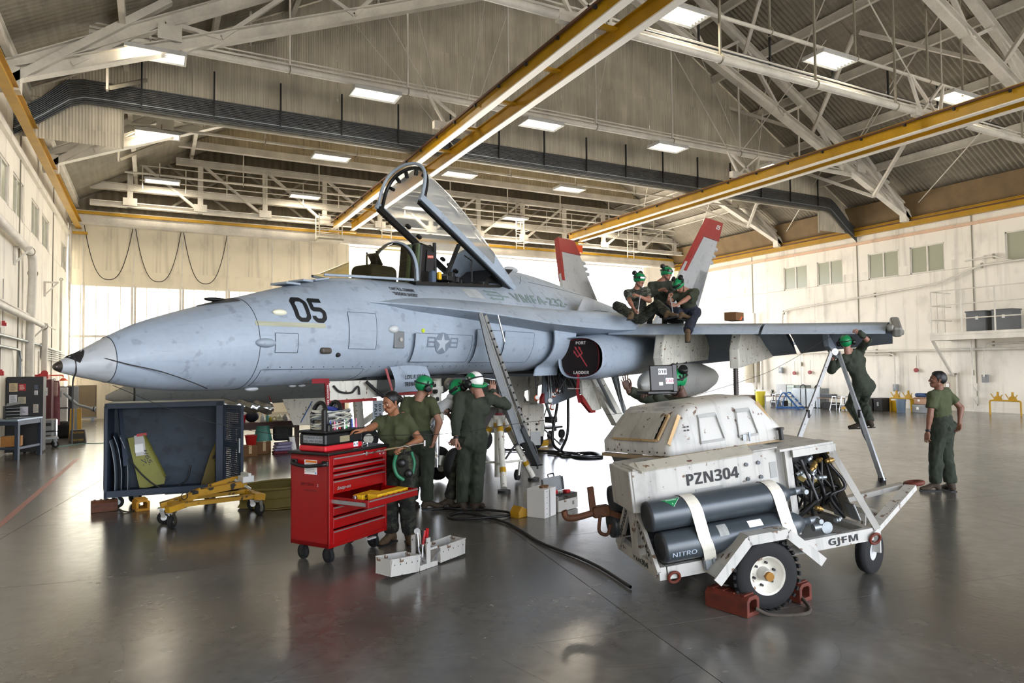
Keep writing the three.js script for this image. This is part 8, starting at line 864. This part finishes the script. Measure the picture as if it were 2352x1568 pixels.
// ---------- left wall: bench, boards, cabinets, pipes ----------
{ const t = thing('workbench', 'blue-grey steel workbench against the left wall', 'bench', [-2.68, 0, -18.7], -20 * R); g().rbox(0.6, 0.04, 1.0, 0, 0.86, 0, 0.006).mesh('worktop', M(0x7c8a97, 0.4, 0.3), t); for (const [x, z] of [[0.27, 0.45], [0.27, -0.45], [-0.2, 0.45], [-0.2, -0.45]]) g().box(0.07, 0.84, 0.07, x, 0.42, z).mesh('leg', navy, t); g().box(0.5, 0.05, 0.05, 0, 0.25, 0.45).box(0.05, 0.05, 0.9, 0.27, 0.25, 0).box(0.5, 0.1, 0.04, 0, 0.8, 0.46).box(0.04, 0.1, 0.9, 0.28, 0.8, 0).mesh('rail', navy, t);
  const k = thing('carton', 'orange-brown carton on the lower shelf of the blue workbench', 'box', [-2.72, 0.28, -18.5]); g().rbox(0.36, 0.22, 0.3, 0, 0.11, 0, 0.004).mesh('box_shell', M(0xb07a3c, 0.8, 0, { map: TX.mottle }), k); g().box(0.36, 0.003, 0.05, 0, 0.222, 0).mesh('tape', M(0xc2a87d, 0.5), k);
  const f = thing('letter_tray', 'stacked silver letter trays with papers on the blue workbench', 'tray', [-2.72, 0.88, -18.55], 0.3); for (let i = 0; i < 4; i++) g().box(0.3, 0.008, 0.24, 0.02 * (i % 2), 0.02 + i * 0.07, 0).mesh('tray', i % 2 ? mt.galv : mt.white, f); g().box(0.02, 0.28, 0.24, -0.15, 0.14, 0).box(0.3, 0.28, 0.01, 0, 0.14, -0.12).mesh('side', mt.dark, f); g().grid(4, 4, (u, v) => [-0.12 + u * 0.26, 0.27 + 0.07 * v + 0.04 * u, -0.1 + v * 0.2]).mesh('paper', mt.paper, f);
  const b = thing('notice_board', 'black tool cupboard covered with notices on the left wall side', 'cabinet', [-2.62, 0, -19.65], -2 * R); g().rbox(0.72, 1.75, 0.4, 0, 0.92, 0, 0.01).mesh('cupboard', M(0x1c1d20, 0.5), b); [[-0.22, 1.55, 0.16, 0.2, '#c8b48c', ''], [-0.05, 1.55, 0.14, 0.16, '#b3262c', 'NO FOD'], [-0.05, 1.25, 0.15, 0.16, '#b9b29a', ''], [-0.22, 1.28, 0.15, 0.2, '#d9dbe0', ''], [0.22, 1.55, 0.07, 0.1, '#4e5a6b', ''], [0.22, 1.42, 0.07, 0.1, '#d7d9da', ''], [0.22, 1.05, 0.1, 0.2, '#cfc9ba', ''], [-0.1, 1.0, 0.34, 0.2, '#d9d6e4', '']].forEach(([x, y, w, h, c, s]) => plate([x, y, 0.202], [1, 0, 0], [0, 1, 0], w, h, decalMat(96, 96, (q) => { q.fillStyle = c; q.fillRect(0, 0, 96, 96); q.fillStyle = s ? '#f0dcd8' : 'rgba(60,64,80,.6)'; for (let n = 0; n < 6; n++) q.fillRect(12, 16 + n * 12, 50 + (n * 29) % 24, 5); }), 'notice', b)); for (let i = 0; i < 3; i++) g().cyl(0.03, 0.03, 0.05, -0.2 + i * 0.2, 0.03, 0.1).mesh('foot', mt.dark, b);
  const cs = thing('transit_case', 'grey moulded transit case with ribbed corners, lower of two on the left', 'case', [-2.55, 0.0, -21.9], 5 * R); g().rbox(0.62, 0.3, 0.5, 0, 0.17, 0, 0.03).mesh('case_shell', mt.grayBox, cs); for (const x of [-0.22, 0, 0.22]) g().rbox(0.07, 0.29, 0.52, x, 0.17, 0, 0.02).mesh('rib', M(0x9da2a6, 0.4), cs); g().rbox(0.14, 0.08, 0.02, 0.11, 0.2, 0.26, 0.01).mesh('latch', mt.dark, cs); g().box(0.03, 0.3, 0.03, 0.31, 0.17, 0.25).mesh('corner_trim', mt.chrome, cs); copyOf(cs, 'grey moulded transit case stacked on top of another by the maroon cabinet', [-2.55, 0.325, -21.9]);
  const fc = thing('flat_cart', 'low flat grey cart with black casters in front of the transit cases', 'cart', [-2.4, 0, -20.75], 10 * R); g().rbox(0.6, 0.04, 0.5, 0, 0.24, 0, 0.006).mesh('deck', mt.galv, fc); for (const [x, z] of [[-0.22, 0.18], [0.22, 0.18], [-0.22, -0.18], [0.22, -0.18]]) caster(fc, x, z, 0.075, mt.rubber, 0.3, 0.22);
  const mc = thing('cupboard', 'maroon steel cupboard with a taped form, against the left wall', 'cabinet', [-2.68, 0, -22.95], -3 * R); g().rbox(0.46, 1.68, 0.4, 0, 0.86, 0, 0.01).mesh('carcass', M(0x5a2024, 0.5, 0, { map: TX.mottle }), mc); plate([0.05, 1.36, 0.203], [1, 0, 0], [0, 1, 0], 0.18, 0.22, decalMat(96, 96, (q) => { q.fillStyle = '#d4d8de'; q.fillRect(0, 0, 96, 96); q.fillStyle = '#2b313d'; q.fillRect(56, 44, 26, 18); for (let n = 0; n < 5; n++) q.fillRect(8, 20 + n * 13, 30, 4); }), 'form', mc); g().box(0.3, 0.12, 0.3, -0.02, 1.77, 0).mesh('red_box', mt.red, mc); g().box(0.02, 1.6, 0.02, 0, 0.86, 0.2).mesh('door_gap', mt.dark, mc);
  const co = thing('hanging_coverall', 'faded maroon coverall hanging beside the maroon cupboard', 'clothing', [-2.45, 0.4, -23.15]); g().grid(14, 16, (u, v) => { const a = u * 6.2832, w = v < 0.3 ? 0.11 + 0.03 * Math.sin(v * 9) : 0.12 + 0.03 * v; return [w * Math.cos(a) + 0.012 * Math.sin(a * 5 + v * 3), 1.25 * (1 - v), 0.06 * Math.sin(a)]; }).mesh('legs', M(0x84505a, 0.9, 0, { map: TX.cloth }), co); g().rbox(0.2, 0.42, 0.1, 0, 1.02, 0.03, 0.05).mesh('jacket', M(0xb59a92, 0.9, 0, { map: TX.cloth }), co); g().tor(0.03, 0.006, 0, 1.28, 0).mesh('hook', mt.dark, co);
  const dv = thing('test_set', 'tall white test set with a black strap behind the coverall', 'equipment', [-2.42, 0, -25.0]); g().rbox(0.26, 1.4, 0.3, 0, 0.72, 0, 0.02).mesh('case_shell', mt.white, dv); g().box(0.28, 0.04, 0.32, 0, 0.8, 0).mesh('strap', mt.black, dv); g().box(0.05, 0.2, 0.01, -0.04, 1.22, 0.155).mesh('label', mt.grayBox, dv); const bc = thing('cupboard', 'black steel cupboard with pale door edge behind the white test set', 'cabinet', [-2.42, 0, -26.3]); g().rbox(0.6, 1.42, 0.4, 0, 0.72, 0, 0.01).mesh('carcass', mt.dark, bc); g().rbox(0.14, 1.42, 0.04, 0.26, 0.72, 0.21, 0.006).mesh('door_edge', mt.grayBox, bc);
  const be = thing('cupboard', 'tan steel cupboard on feet by the cream hangar door', 'cabinet', [-2.38, 0, -31.2], 3 * R); g().rbox(0.95, 1.24, 0.5, 0, 0.76, 0, 0.01).mesh('carcass', M(0x8d7c62, 0.6, 0, { map: TX.mottle }), be); g().box(0.98, 0.05, 0.52, 0, 0.12, 0).mesh('plinth', mt.galv, be); for (const x of [-0.35, 0.35]) g().box(0.12, 0.1, 0.3, x, 0.05, 0).mesh('foot', mt.galv, be); g().box(0.01, 1.1, 0.01, 0.44, 0.76, 0.253).mesh('hinge', mt.dark, be);
  const bg = thing('duffel_bag', 'black canvas bag slumped on the floor by the transit cases', 'bag', [-2.3, 0, -23.6]); g().rbox(0.52, 0.42, 0.4, 0, 0.21, 0, 0.1).sph(0.2, 0.05, 0.36, 0, 1.2, 0.6, 0.9).mesh('bag_body', M(0x0e0e10, 0.8, 0, { map: TX.cloth }), bg); g().box(0.06, 0.05, 0.01, -0.12, 0.37, 0.2).mesh('tag', mt.white, bg);
  const ca = thing('caution_block', 'dark wedge-shaped stand lettered CAUTION on the floor at left', 'stand', [-1.76, 0, -21.85]); g().ext([[-0.2, 0], [0.2, 0], [0.165, 0.34], [-0.165, 0.34]], 0.25, mat4(0, 0, -0.125), 0.012).mesh('block', M(0x3b342c, 0.6, 0, { map: TX.mottle }), ca); plate([0, 0.17, 0.14], [1, 0, 0], [0, 1, 0], 0.3, 0.3, textMat(['CAUTION', '▲', 'PINCH POINT'], 200, 200, '#a88a2a', 'bold 44px sans-serif'), 'lettering', ca);
  const tp = thing('tow_bar_stand', 'two yellow posts carrying a silver tow bar head behind the caution block', 'stand', [-1.87, 0, -22.5]); for (const x of [-0.09, 0.09]) g().box(0.1, 0.85, 0.08, x, 0.45, 0, 0, 0, x * 0.3).mesh('post', mt.crane, tp); g().rod([-0.28, 1.32, 0.02], [0.05, 0.98, 0.02], 0.035, 10).rod([0.05, 0.98, 0.02], [0.4, 0.86, 0.05], 0.035, 10).cyl(0.06, 0.06, 0.1, 0.42, 0.85, 0.05, 0.2, 0, 1.3).mesh('tow_head', mt.galv, tp); g().tor(0.06, 0.02, 0.45, 0.85, 0.05, 0, 1.2, 0).mesh('eye', mt.black, tp);
  tag(g().tube([[-2.1, 0.008, -20.8], [-1.6, 0.008, -21.3], [-1.2, 0.008, -21.1], [-0.6, 0.008, -21.5], [0, 0.008, -21.2]], 0.008, 50, 5).mesh('air_line', M(0x5f9a98, 0.5)), 'thin teal air line lying on the floor by the caution stand', 'hose');
  const sh = thing('eyewash_shower', 'orange emergency shower head and red valve on the left wall', 'shower', [-2.95, 1.6, -24.0]); g().tube([[0, 0.2, 0.2], [0.4, 0.2, 0.2], [0.62, 0.2, 0.2], [0.66, 0.14, 0.2]], 0.016, 24, 8).cyl(0.12, 0.04, 0.08, 0.66, 0.08, 0.2).mesh('shower_head', mt.orange, sh); g().rbox(0.1, 0.12, 0.1, 0.1, 0.2, 0.2, 0.02).cyl(0.09, 0.09, 0.03, 0.2, 0.26, 0.24, Math.PI / 2).mesh('valve', mt.red, sh); g().rod([0.05, -1.6, 0.2], [0.05, 0.9, 0.2], 0.02, 8).mesh('riser', mt.steel, sh);
  // wall pipes
  const pipe = (lb, pts, r, n = 60, m = mt.steel) => { const o = thing('wall_pipe', lb, 'pipe'); g().tube(pts, r, n, 10, false, 0.12).mesh('pipe', m, o); for (let k = 0; k < pts.length - 1; k += 2) g().tor(r + 0.008, 0.012, ...pts[k], 0, 0, 0).mesh('clamp', mt.steelDark, o); return o; };
  pipe('fat cream pipe along the upper left wall turning down to the floor', [[-2.8, 5.05, -12], [-2.8, 5.05, -16], [-2.8, 5.0, -21.2], [-2.8, 4.9, -21.55], [-2.8, 4.5, -21.7], [-2.85, 2.6, -21.75], [-2.85, 0.1, -21.75]], 0.1); pipe('cream pipe at mid height of the left wall turning down farther back', [[-2.75, 3.3, -12], [-2.75, 3.28, -17], [-2.75, 3.22, -23.6], [-2.76, 3.1, -23.85], [-2.8, 0.1, -23.95]], 0.075); pipe('thin conduit above the mid-height pipe on the left wall', [[-2.85, 3.5, -12], [-2.85, 3.45, -18], [-2.85, 3.3, -27]], 0.025, 40); pipe('pair of thin conduits low on the left wall, upper one', [[-2.88, 2.72, -12], [-2.88, 2.7, -22], [-2.88, 2.6, -29]], 0.035, 40, mt.galv); pipe('pair of thin conduits low on the left wall, lower one', [[-2.88, 2.5, -12], [-2.88, 2.45, -20.2], [-2.88, 2.2, -20.5], [-2.88, 0.1, -20.6]], 0.035, 40, mt.galv); pipe('twin upright conduits near the far end of the left wall', [[-2.9, 5.2, -29], [-2.9, 4.0, -29], [-2.9, 2.2, -29]], 0.04, 30); pipe('dark-streaked downpipe at the far corner of the left wall', [[-2.9, 8.0, -31.6], [-2.9, 4, -31.7], [-2.9, 0.1, -31.7]], 0.05, 30);
  { const o = thing('conduit_rack', 'five curved grey conduits low at the far end of the left wall', 'conduit'); for (let k = 0; k < 5; k++) g().tube([[-2.9, 2.3 + k * 0.07, -25], [-2.9, 2.28 + k * 0.07, -27.5], [-2.75, 2.2 + k * 0.07, -29.4]], 0.018, 30, 6).mesh('conduit_pipe', mt.galv, o); g().rbox(0.12, 0.45, 0.5, -2.93, 2.55, -25.2, 0.01).mesh('junction_box', mt.grayBox, o); }
  { const o = thing('wall_bracket', 'steel bracket under the fat pipe on the left wall, nearer one', 'bracket', [-2.97, 4.85, -20.2]); g().bar([0, 0.1, 0], [0.35, 0.1, 0], 0.05).bar([0, -0.3, 0], [0.32, 0.08, 0], 0.04).bar([0, 0.12, 0], [0, -0.35, 0], 0.05).mesh('arm', mt.steel, o); const c = copyOf(o, 'steel bracket on the left wall above the second pipe’s bend', [-2.97, 3.15, -23.2]); const d = copyOf(o, 'small steel bracket high on the left wall beyond the fat pipe', [-2.97, 4.6, -25.5]); }
  for (const [lb, y, z, w] of [['red fire bell on the left wall above the tool cupboard', 1.9, -18.6, 0.1], ['small red call box on the left wall below the pipes', 3.0, -18.8, 0.08]]) { const o = thing('fire_alarm', lb, 'alarm', [-2.98, y, z]); g().rbox(0.06, w * 1.4, w, 0.03, 0, 0, 0.01).cyl(w * 0.5, w * 0.5, 0.05, 0.06, -0.02, 0, 0, 0, Math.PI / 2).mesh('bell', mt.red, o); g().rod([0.01, 0.05, 0], [0.01, 1.0, 0], 0.006, 6).mesh('wire', mt.dark, o); }
}
// ---------- right wall: platform, pipes, stores ----------
{ const x0 = 26.8, p = thing('wall_platform', 'cream steel platform with pipe railings bracketed to the right wall', 'platform', [0, 0, 0]); g().box(1.5, 0.1, 8.1, 27.5, 3.0, -11.85).box(0.06, 0.28, 8.1, x0, 2.9, -11.85).box(1.4, 0.22, 0.06, 27.5, 2.86, -15.87).mesh('deck', mt.steel, p); for (const y of [3.55, 4.1, 4.65]) g().rod([x0, y, -15.85], [x0, y, -7.85], 0.022, 8).rod([x0, y, -15.85], [28.15, y, -15.85], 0.022, 8).mesh('rail', mt.steel, p); for (let k = 0; k < 8; k++) g().rod([x0, 2.8, -15.85 + k * 1.14], [x0, 4.65, -15.85 + k * 1.14], 0.028, 8).mesh('rail_post', mt.steel, p); for (const z of [-15.85, -12.0, -8.2]) g().bar([x0 + 0.05, 2.75, z], [28.15, 1.35, z], 0.09, 0.07).mesh('diagonal_brace', mt.steel, p); for (const x of [27.2, 27.7]) g().rod([x, 2.9, -15.85], [x, 4.65, -15.85], 0.02, 8).mesh('rail_post', mt.steel, p);
  [['grey transformer cabinet on the platform, left of two', -14.45], ['grey transformer cabinet on the platform, right of two', -13.55]].forEach(([lb, z]) => { const o = thing('transformer_cabinet', lb, 'cabinet', [27.5, 3.06, z]); g().rbox(0.6, 0.72, 0.68, 0, 0.37, 0, 0.015).mesh('housing', M(0x63676b, 0.5, 0, { map: TX.mottle }), o); g().box(0.64, 0.05, 0.72, 0, 0.74, 0).mesh('top_cap', M(0x4e5256, 0.5), o); g().box(0.004, 0.12, 0.1, -0.303, 0.5, 0.05).mesh('label', mt.paper, o); });
  const wp = (lb, pts, r = 0.04, m = mt.steel) => { const o = thing('wall_pipe', lb, 'pipe'); g().tube(pts, r, 70, 8, false, 0.1).mesh('pipe', m, o); for (let k = 1; k < pts.length - 1; k += 2) g().box(0.1, 0.2, 0.05, pts[k][0] + 0.06, pts[k][1], pts[k][2]).mesh('bracket', mt.steelDark, o); };
  wp('cream pipe along the right wall rising beside the platform railing', [[28.0, 3.6, -24], [28.0, 4.5, -23.9], [28.0, 4.62, -23.5], [28.0, 4.9, -19], [28.0, 5.1, -16.2], [28.0, 5.6, -14.6], [28.0, 5.65, -10]]); wp('upper cream conduit joining the pipe above the platform', [[28.05, 5.85, -15.2], [28.05, 5.9, -14.2], [28.05, 5.6, -13.4], [28.05, 5.5, -9]], 0.03); wp('long cream pipe at head height along the right wall', [[28.0, 2.45, -26], [28.0, 2.42, -19], [28.0, 2.4, -14], [28.0, 2.4, -9]], 0.05); wp('thin conduit under the head-height pipe ending in a box on the right wall', [[28.05, 2.3, -21], [28.05, 2.3, -18.4], [28.05, 2.2, -18.2], [28.05, 0.95, -18.2]], 0.03); wp('conduit dropping below the platform to a grey bell on the right wall', [[28.0, 2.6, -10], [28.0, 2.6, -14.3], [28.0, 2.45, -14.6], [28.0, 1.35, -14.65]], 0.035); wp('upright cream pipe beside the yellow stand under the platform', [[27.9, 2.8, -15.0], [27.9, 1.5, -15.0], [27.9, 0.1, -15.0]], 0.03); wp('two upright pipes behind the wing jack, left one', [[27.95, 0.6, -25.7], [27.95, 3, -25.7], [27.95, 4.6, -25.7]], 0.07); wp('two upright pipes behind the wing jack, right one', [[27.95, 0.6, -25.3], [27.95, 2.4, -25.3], [27.95, 3.2, -25.3]], 0.07); wp('thin upright conduit on the right wall above the blue steps', [[28.1, 0.6, -23.0], [28.1, 1.9, -23.0], [28.1, 2.4, -23.0]], 0.018);
  { const o = thing('exhaust_duct', 'fat cream duct upright behind the wing jack on the right wall', 'duct', [27.85, 0.95, -26.1]); g().cyl(0.28, 0.28, 1.6, 0, 0.8, 0, 0, 0, 0, 20).mesh('duct_body', mt.wallCream, o); g().tor(0.285, 0.02, 0, 0.4, 0, Math.PI / 2).mesh('clamp', mt.steel, o); }
  for (const [lb, y, z] of [['grey switch box on the right wall above the stores', 1.6, -24.2], ['end box of the thin conduit on the right wall', 0.85, -18.2], ['grey bell under the platform on the right wall', 1.28, -14.65]]) { const o = thing('switch_box', lb, 'box', [28.1, y, z]); g().rbox(0.12, 0.3, 0.2, 0, 0, 0, 0.015).mesh('housing', mt.grayBox, o); g().box(0.01, 0.1, 0.08, -0.065, 0.03, 0).mesh('cover', mt.galv, o); }
  for (const [lb, y, z] of [['red fire alarm on the right wall, leftmost', 1.46, -23.4], ['round dark red fire bell on the right wall above the steel bins', 1.5, -22.5], ['small red alarm on the right wall under the long pipe', 1.6, -17.3]]) { const o = thing('fire_alarm', lb, 'alarm', [28.14, y, z]); g().cyl(0.09, 0.09, 0.06, -0.04, 0, 0, 0, 0, Math.PI / 2).mesh('bell', M(0x8d2a26, 0.5), o); g().rod([0.0, 0.08, 0], [0.0, 0.6, 0], 0.008, 6).mesh('wire', mt.seam, o); }
  const d = st(thing('door')); d.name = 'door_8'; d.position.set(28.18, 0, -16.05); g().box(0.05, 1.42, 0.62, -0.02, 0.71, 0).mesh('door_leaf', M(0xd3cdc0, 0.6, 0, { map: TX.wall }), d); g().box(0.06, 1.48, 0.05, -0.03, 0.74, -0.33).box(0.06, 1.48, 0.05, -0.03, 0.74, 0.33).box(0.06, 0.05, 0.7, -0.03, 1.46, 0).mesh('door_frame', mt.steel, d); g().box(0.01, 0.18, 0.16, -0.05, 1.0, -0.02).mesh('notice_frame', M(0x8a4a4a, 0.6), d); g().box(0.012, 0.15, 0.13, -0.05, 1.0, -0.02).mesh('notice', mt.paper, d); g().box(0.03, 0.22, 0.05, -0.05, 1.0, -0.22).mesh('door_handle', mt.dark, d);
  // yellow tyre racks
  const rack = (lb, x, z, a) => { const o = thing('wheel_rack', lb, 'rack', [x, 0, z], a); g().tube([[0, 0, -0.5], [0, 0.48, -0.5], [0, 0.52, -0.44], [0, 0.52, 0.44], [0, 0.48, 0.5], [0, 0, 0.5]], 0.03, 60, 8, false, 0.1).mesh('frame', mt.crane, o); for (const s of [-0.26, 0.22]) { g().ext([[-0.14, 0], [0.14, 0], [0.09, 0.12], [0.03, 0.16], [0.02, 0.3], [-0.02, 0.3], [-0.03, 0.16], [-0.1, 0.12]], 0.06, mat4(0.03, 0.53, s, 0, Math.PI / 2, 0), 0.008).mesh('pedestal', mt.crane, o); g().bar([0, 0.6, s - 0.1], [0, 0.76, s - 0.2], 0.025).bar([0, 0.6, s + 0.1], [0, 0.74, s + 0.18], 0.025).mesh('prong', mt.crane, o); } };
  rack('yellow tubular rack over the bins on the right side of the hangar', 26.0, -16.6, 0); rack('yellow tubular rack under the wall platform', 26.9, -13.4, 0); rack('yellow tubular rack cut by the right edge of the picture', 26.9, -12.0, 0);
  const bin = (lb, x, z, h, r, m, n = 'bucket') => { const o = thing(n, lb, n === 'bucket' ? 'bucket' : 'bin', [x, 0, z]); g().lathe([[0, 0], [r * 0.85, 0], [r, h], [r * 1.08, h], [r * 1.08, h + 0.03], [r * 0.92, h + 0.03], [r * 0.8, 0.02], [0, 0.02]], 22).mesh('shell', m, o); g().cyl(r * 1.1, r * 1.02, 0.035, 0, h + 0.04, 0, 0, 0, 0, 22).mesh('lid', m, o); };
  bin('short yellow lidded bucket under the yellow rack', 26.2, -17.05, 0.36, 0.15, mt.yellowPlastic); bin('grey-blue dustbin in front of the yellow rack', 25.6, -16.4, 0.45, 0.17, M(0x5f6f80, 0.5), 'dustbin'); bin('taller yellow bin behind the grey-blue dustbin', 26.35, -16.35, 0.46, 0.14, mt.yellowPlastic, 'dustbin'); bin('yellow bin among the stores behind the wing jack', 25.0, -22.75, 0.6, 0.22, M(0xe0cf3a, 0.45), 'dustbin');
  const bx = (n, lb, c, x, z, w, h, dd, m, y = 0, ex) => { const o = thing(n, lb, c, [x, y, z]); g().rbox(w, h, dd, 0, h / 2, 0, 0.02).mesh('shell', m, o); g().box(w + 0.01, 0.03, dd + 0.01, 0, h * 0.85, 0).mesh('lid_rim', ex || mt.dark, o); g().box(0.01, h * 0.3, dd * 0.2, -w / 2 - 0.002, h * 0.55, 0).mesh('front_label', ex ? mt.paper : mt.galv, o); return o; };
  bx('transit_case', 'pale grey plastic case on the floor beside the dustbins', 'case', 26.0, -15.85, 0.5, 0.32, 0.44, mt.grayBox, 0, mt.galv); bx('carton', 'tan carton on top of the pale grey case', 'box', 26.0, -15.82, 0.42, 0.26, 0.4, M(0xb99478, 0.8, 0, { map: TX.mottle }), 0.33, mt.kraft); const bb = thing('tool_bag', 'blue bag lying on top of the tan carton', 'bag', [26.0, 0.59, -15.85]); g().rbox(0.2, 0.16, 0.42, 0, 0.08, 0, 0.07).mesh('bag_body', M(0x2d4a78, 0.7, 0, { map: TX.cloth }), bb); g().rbox(0.1, 0.1, 0.12, 0, 0.11, 0.18, 0.03).mesh('dark_pocket', mt.dark, bb);
  bx('storage_bin', 'black storage bin on the floor behind the ladder, left of two', 'bin', 25.8, -17.75, 0.5, 0.5, 0.36, mt.dark); bx('storage_bin', 'black storage bin on the floor behind the ladder, right of two', 'bin', 25.8, -17.32, 0.5, 0.52, 0.36, mt.dark);
  bx('storage_cabinet', 'tall white cabinet against the right wall behind the blue steps', 'cabinet', 27.5, -23.5, 0.5, 0.92, 0.62, mt.white, 0, mt.white); bx('storage_cabinet', 'pale green electrical cabinet against the right wall', 'cabinet', 27.5, -22.95, 0.5, 0.9, 0.42, M(0xb9c4bb, 0.5), 0, mt.grayBox); bx('storage_cabinet', 'dark grey-green cabinet against the right wall', 'cabinet', 27.5, -22.4, 0.5, 0.9, 0.5, M(0x6d766d, 0.5), 0, mt.dark); bx('carton', 'brown carton on the floor left of the yellow bin by the right wall', 'box', 25.5, -23.9, 0.5, 0.44, 0.8, M(0x5a4a3c, 0.7, 0, { map: TX.mottle }), 0, mt.brown);
  for (const [z, lb] of [[-20.95, 'brushed steel container with a hose hoop, left of two'], [-20.2, 'brushed steel container with a hose hoop, right of two']]) { const o = thing('steel_container', lb, 'container', [25.7, 0, z]); g().rbox(0.6, 0.82, 0.7, 0, 0.43, 0, 0.015).mesh('shell', mt.galv, o); g().box(0.01, 0.8, 0.03, -0.305, 0.42, 0.1).mesh('seam', mt.dark, o); g().tor(0.14, 0.022, 0, 0.84, 0, 0, Math.PI / 2, 0, Math.PI).mesh('hose_hoop', mt.dark, o); }
  const tab = (lb, x, z, L) => { const o = thing('folding_table', lb, 'table', [x, 0, z]); g().box(0.6, 0.03, L, 0, 0.45, 0).mesh('tabletop', M(0xa08874, 0.6, 0, { map: TX.mottle }), o); for (const s of [-1, 1]) for (const q of [-1, 1]) g().box(0.03, 0.44, 0.03, q * 0.26, 0.22, s * (L / 2 - 0.05)).mesh('leg', mt.galv, o); g().box(0.4, 0.24, L * 0.6, 0.05, 0.14, 0).mesh('stored_box', mt.dark, o); };
  tab('grey table with boxes under it by the yellow bin', 25.2, -21.9, 1.1); tab('brown table with dark boxes under it right of the steel containers', 25.5, -19.4, 1.0); { const o = thing('potted_plant', 'dark green leafy plant standing on the grey table', 'plant', [25.2, 0.465, -22.2]); const r = rng(6); g().cyl(0.08, 0.1, 0.1, 0, 0.05, 0).mesh('pot', mt.dark, o); for (let k = 0; k < 26; k++) { const a = r() * 6.3, b = 0.2 + r() * 0.9; g().grid(1, 3, (u, v) => [Math.cos(a) * v * 0.24 * b + (u - 0.5) * 0.05 * Math.sin(v * 3.1) * -Math.sin(a), 0.1 + v * 0.2 * (1.2 - b) + 0.02, Math.sin(a) * v * 0.24 * b + (u - 0.5) * 0.05 * Math.sin(v * 3.1) * Math.cos(a)]).mesh('leaf', M(0x33452f, 0.6), o); } }
  { const o = thing('keyboard_box', 'dark open crate standing on the brown table', 'crate', [25.5, 0.465, -19.5]); g().rbox(0.35, 0.14, 0.6, 0, 0.07, 0, 0.02).mesh('shell', M(0x2a3038, 0.5), o); for (const s of [-1, 0, 1]) g().box(0.3, 0.02, 0.14, -0.01, 0.14, s * 0.18).mesh('slot', mt.grayBox, o); }
  { const o = thing('rolling_steps', 'blue rolling steps with white treads by the right wall', 'steps', [24.2, 0, -20.3], 20 * R); for (const s of [-0.3, 0.3]) { g().bar([s, 0, -0.55 + 0.95], [s, 0.68, -0.2], 0.05, 0.06).tube([[s, 0.02, -0.55], [s, 0.4, -0.45], [s, 0.66, -0.3], [s, 0.68, -0.15]], 0.025, 24, 8).mesh('side_frame', M(0x2a5a94, 0.45), o); } for (let k = 0; k < 4; k++) g().box(0.6, 0.025, 0.14, 0, 0.13 + k * 0.16, 0.3 - k * 0.14).mesh('tread', mt.white, o); g().box(0.66, 0.05, 0.05, 0, 0.05, -0.55).box(0.05, 0.05, 0.9, 0.3, 0.05, -0.1).box(0.05, 0.05, 0.9, -0.3, 0.05, -0.1).mesh('base_rail', M(0x2a5a94, 0.45), o); g().box(0.14, 0.1, 0.006, 0.05, 0.36, -0.45).mesh('tag', mt.paper, o); }
  const stool = (lb, x, z) => { const o = thing('step_stool', lb, 'stool', [x, 0, z]); for (const q of [-1, 1]) for (const s of [-1, 1]) g().bar([q * 0.12, 0.55, s * 0.08], [q * 0.2, 0, s * 0.16], 0.025).mesh('leg', mt.alu, o); g().box(0.28, 0.03, 0.2, 0, 0.56, 0).box(0.34, 0.02, 0.24, 0, 0.24, 0).mesh('tread', mt.alu, o); }; stool('aluminium step stool left of the blue steps', 24.6, -21.5); stool('aluminium step stool right of the brown table', 24.9, -18.7); stool('second aluminium step stool beside the yellow machine', 24.95, -18.3);
  { const o = thing('floor_jack', 'yellow and black floor machine on the ground behind the ladder', 'machine', [25.0, 0, -18.0]); g().ext([[-0.1, 0.05], [0.3, 0.05], [0.26, 0.14], [0.1, 0.18], [0.0, 0.3], [-0.1, 0.25]], 0.4, mat4(0, 0, -0.2, 0, Math.PI / 2, 0).multiply(mat4(-0.1, 0, -0.2)), 0.02).mesh('body', mt.crane, o); g().cyl(0.09, 0.09, 0.3, 0, 0.2, 0, Math.PI / 2).mesh('drum', mt.dark, o); g().rbox(0.16, 0.2, 0.16, 0, 0.4, -0.08, 0.03).mesh('tank', mt.yellowPlastic, o); g().rod([0, 0.2, 0.1], [0, 0.55, 0.3], 0.015, 6).mesh('handle', mt.red, o); }
  { const o = thing('spare_drum', 'orange yellow drum on the floor far behind the wing jack', 'drum', [22.5, 0, -24.0]); g().cyl(0.3, 0.3, 0.12, 0, 0.06, 0, 0, 0, 0, 24).cyl(0.26, 0.26, 0.12, 0, 0.2, 0, 0, 0, 0, 24).mesh('ring', mt.crane, o); g().cyl(0.1, 0.1, 0.3, 0, 0.15, 0).mesh('hub', mt.dark, o); }
  for (const z of [-14.9, -14.5]) { const o = thing('hose_bracket', z < -14.7 ? 'steel hose bracket on the right wall under the platform, upper' : 'steel hose bracket on the right wall under the platform, lower', 'bracket', [28.15, z < -14.7 ? 1.05 : 0.55, -15.0]); g().bar([0, 0, 0], [-0.3, 0, 0], 0.03).bar([0, -0.25, 0], [-0.28, 0, 0], 0.025).bar([0, 0.05, 0], [0, -0.25, 0], 0.04).bar([-0.28, 0, -0.1], [-0.28, 0, 0.2], 0.025).mesh('arm', mt.steel, o); }
}
renderer.render(scene, camera);
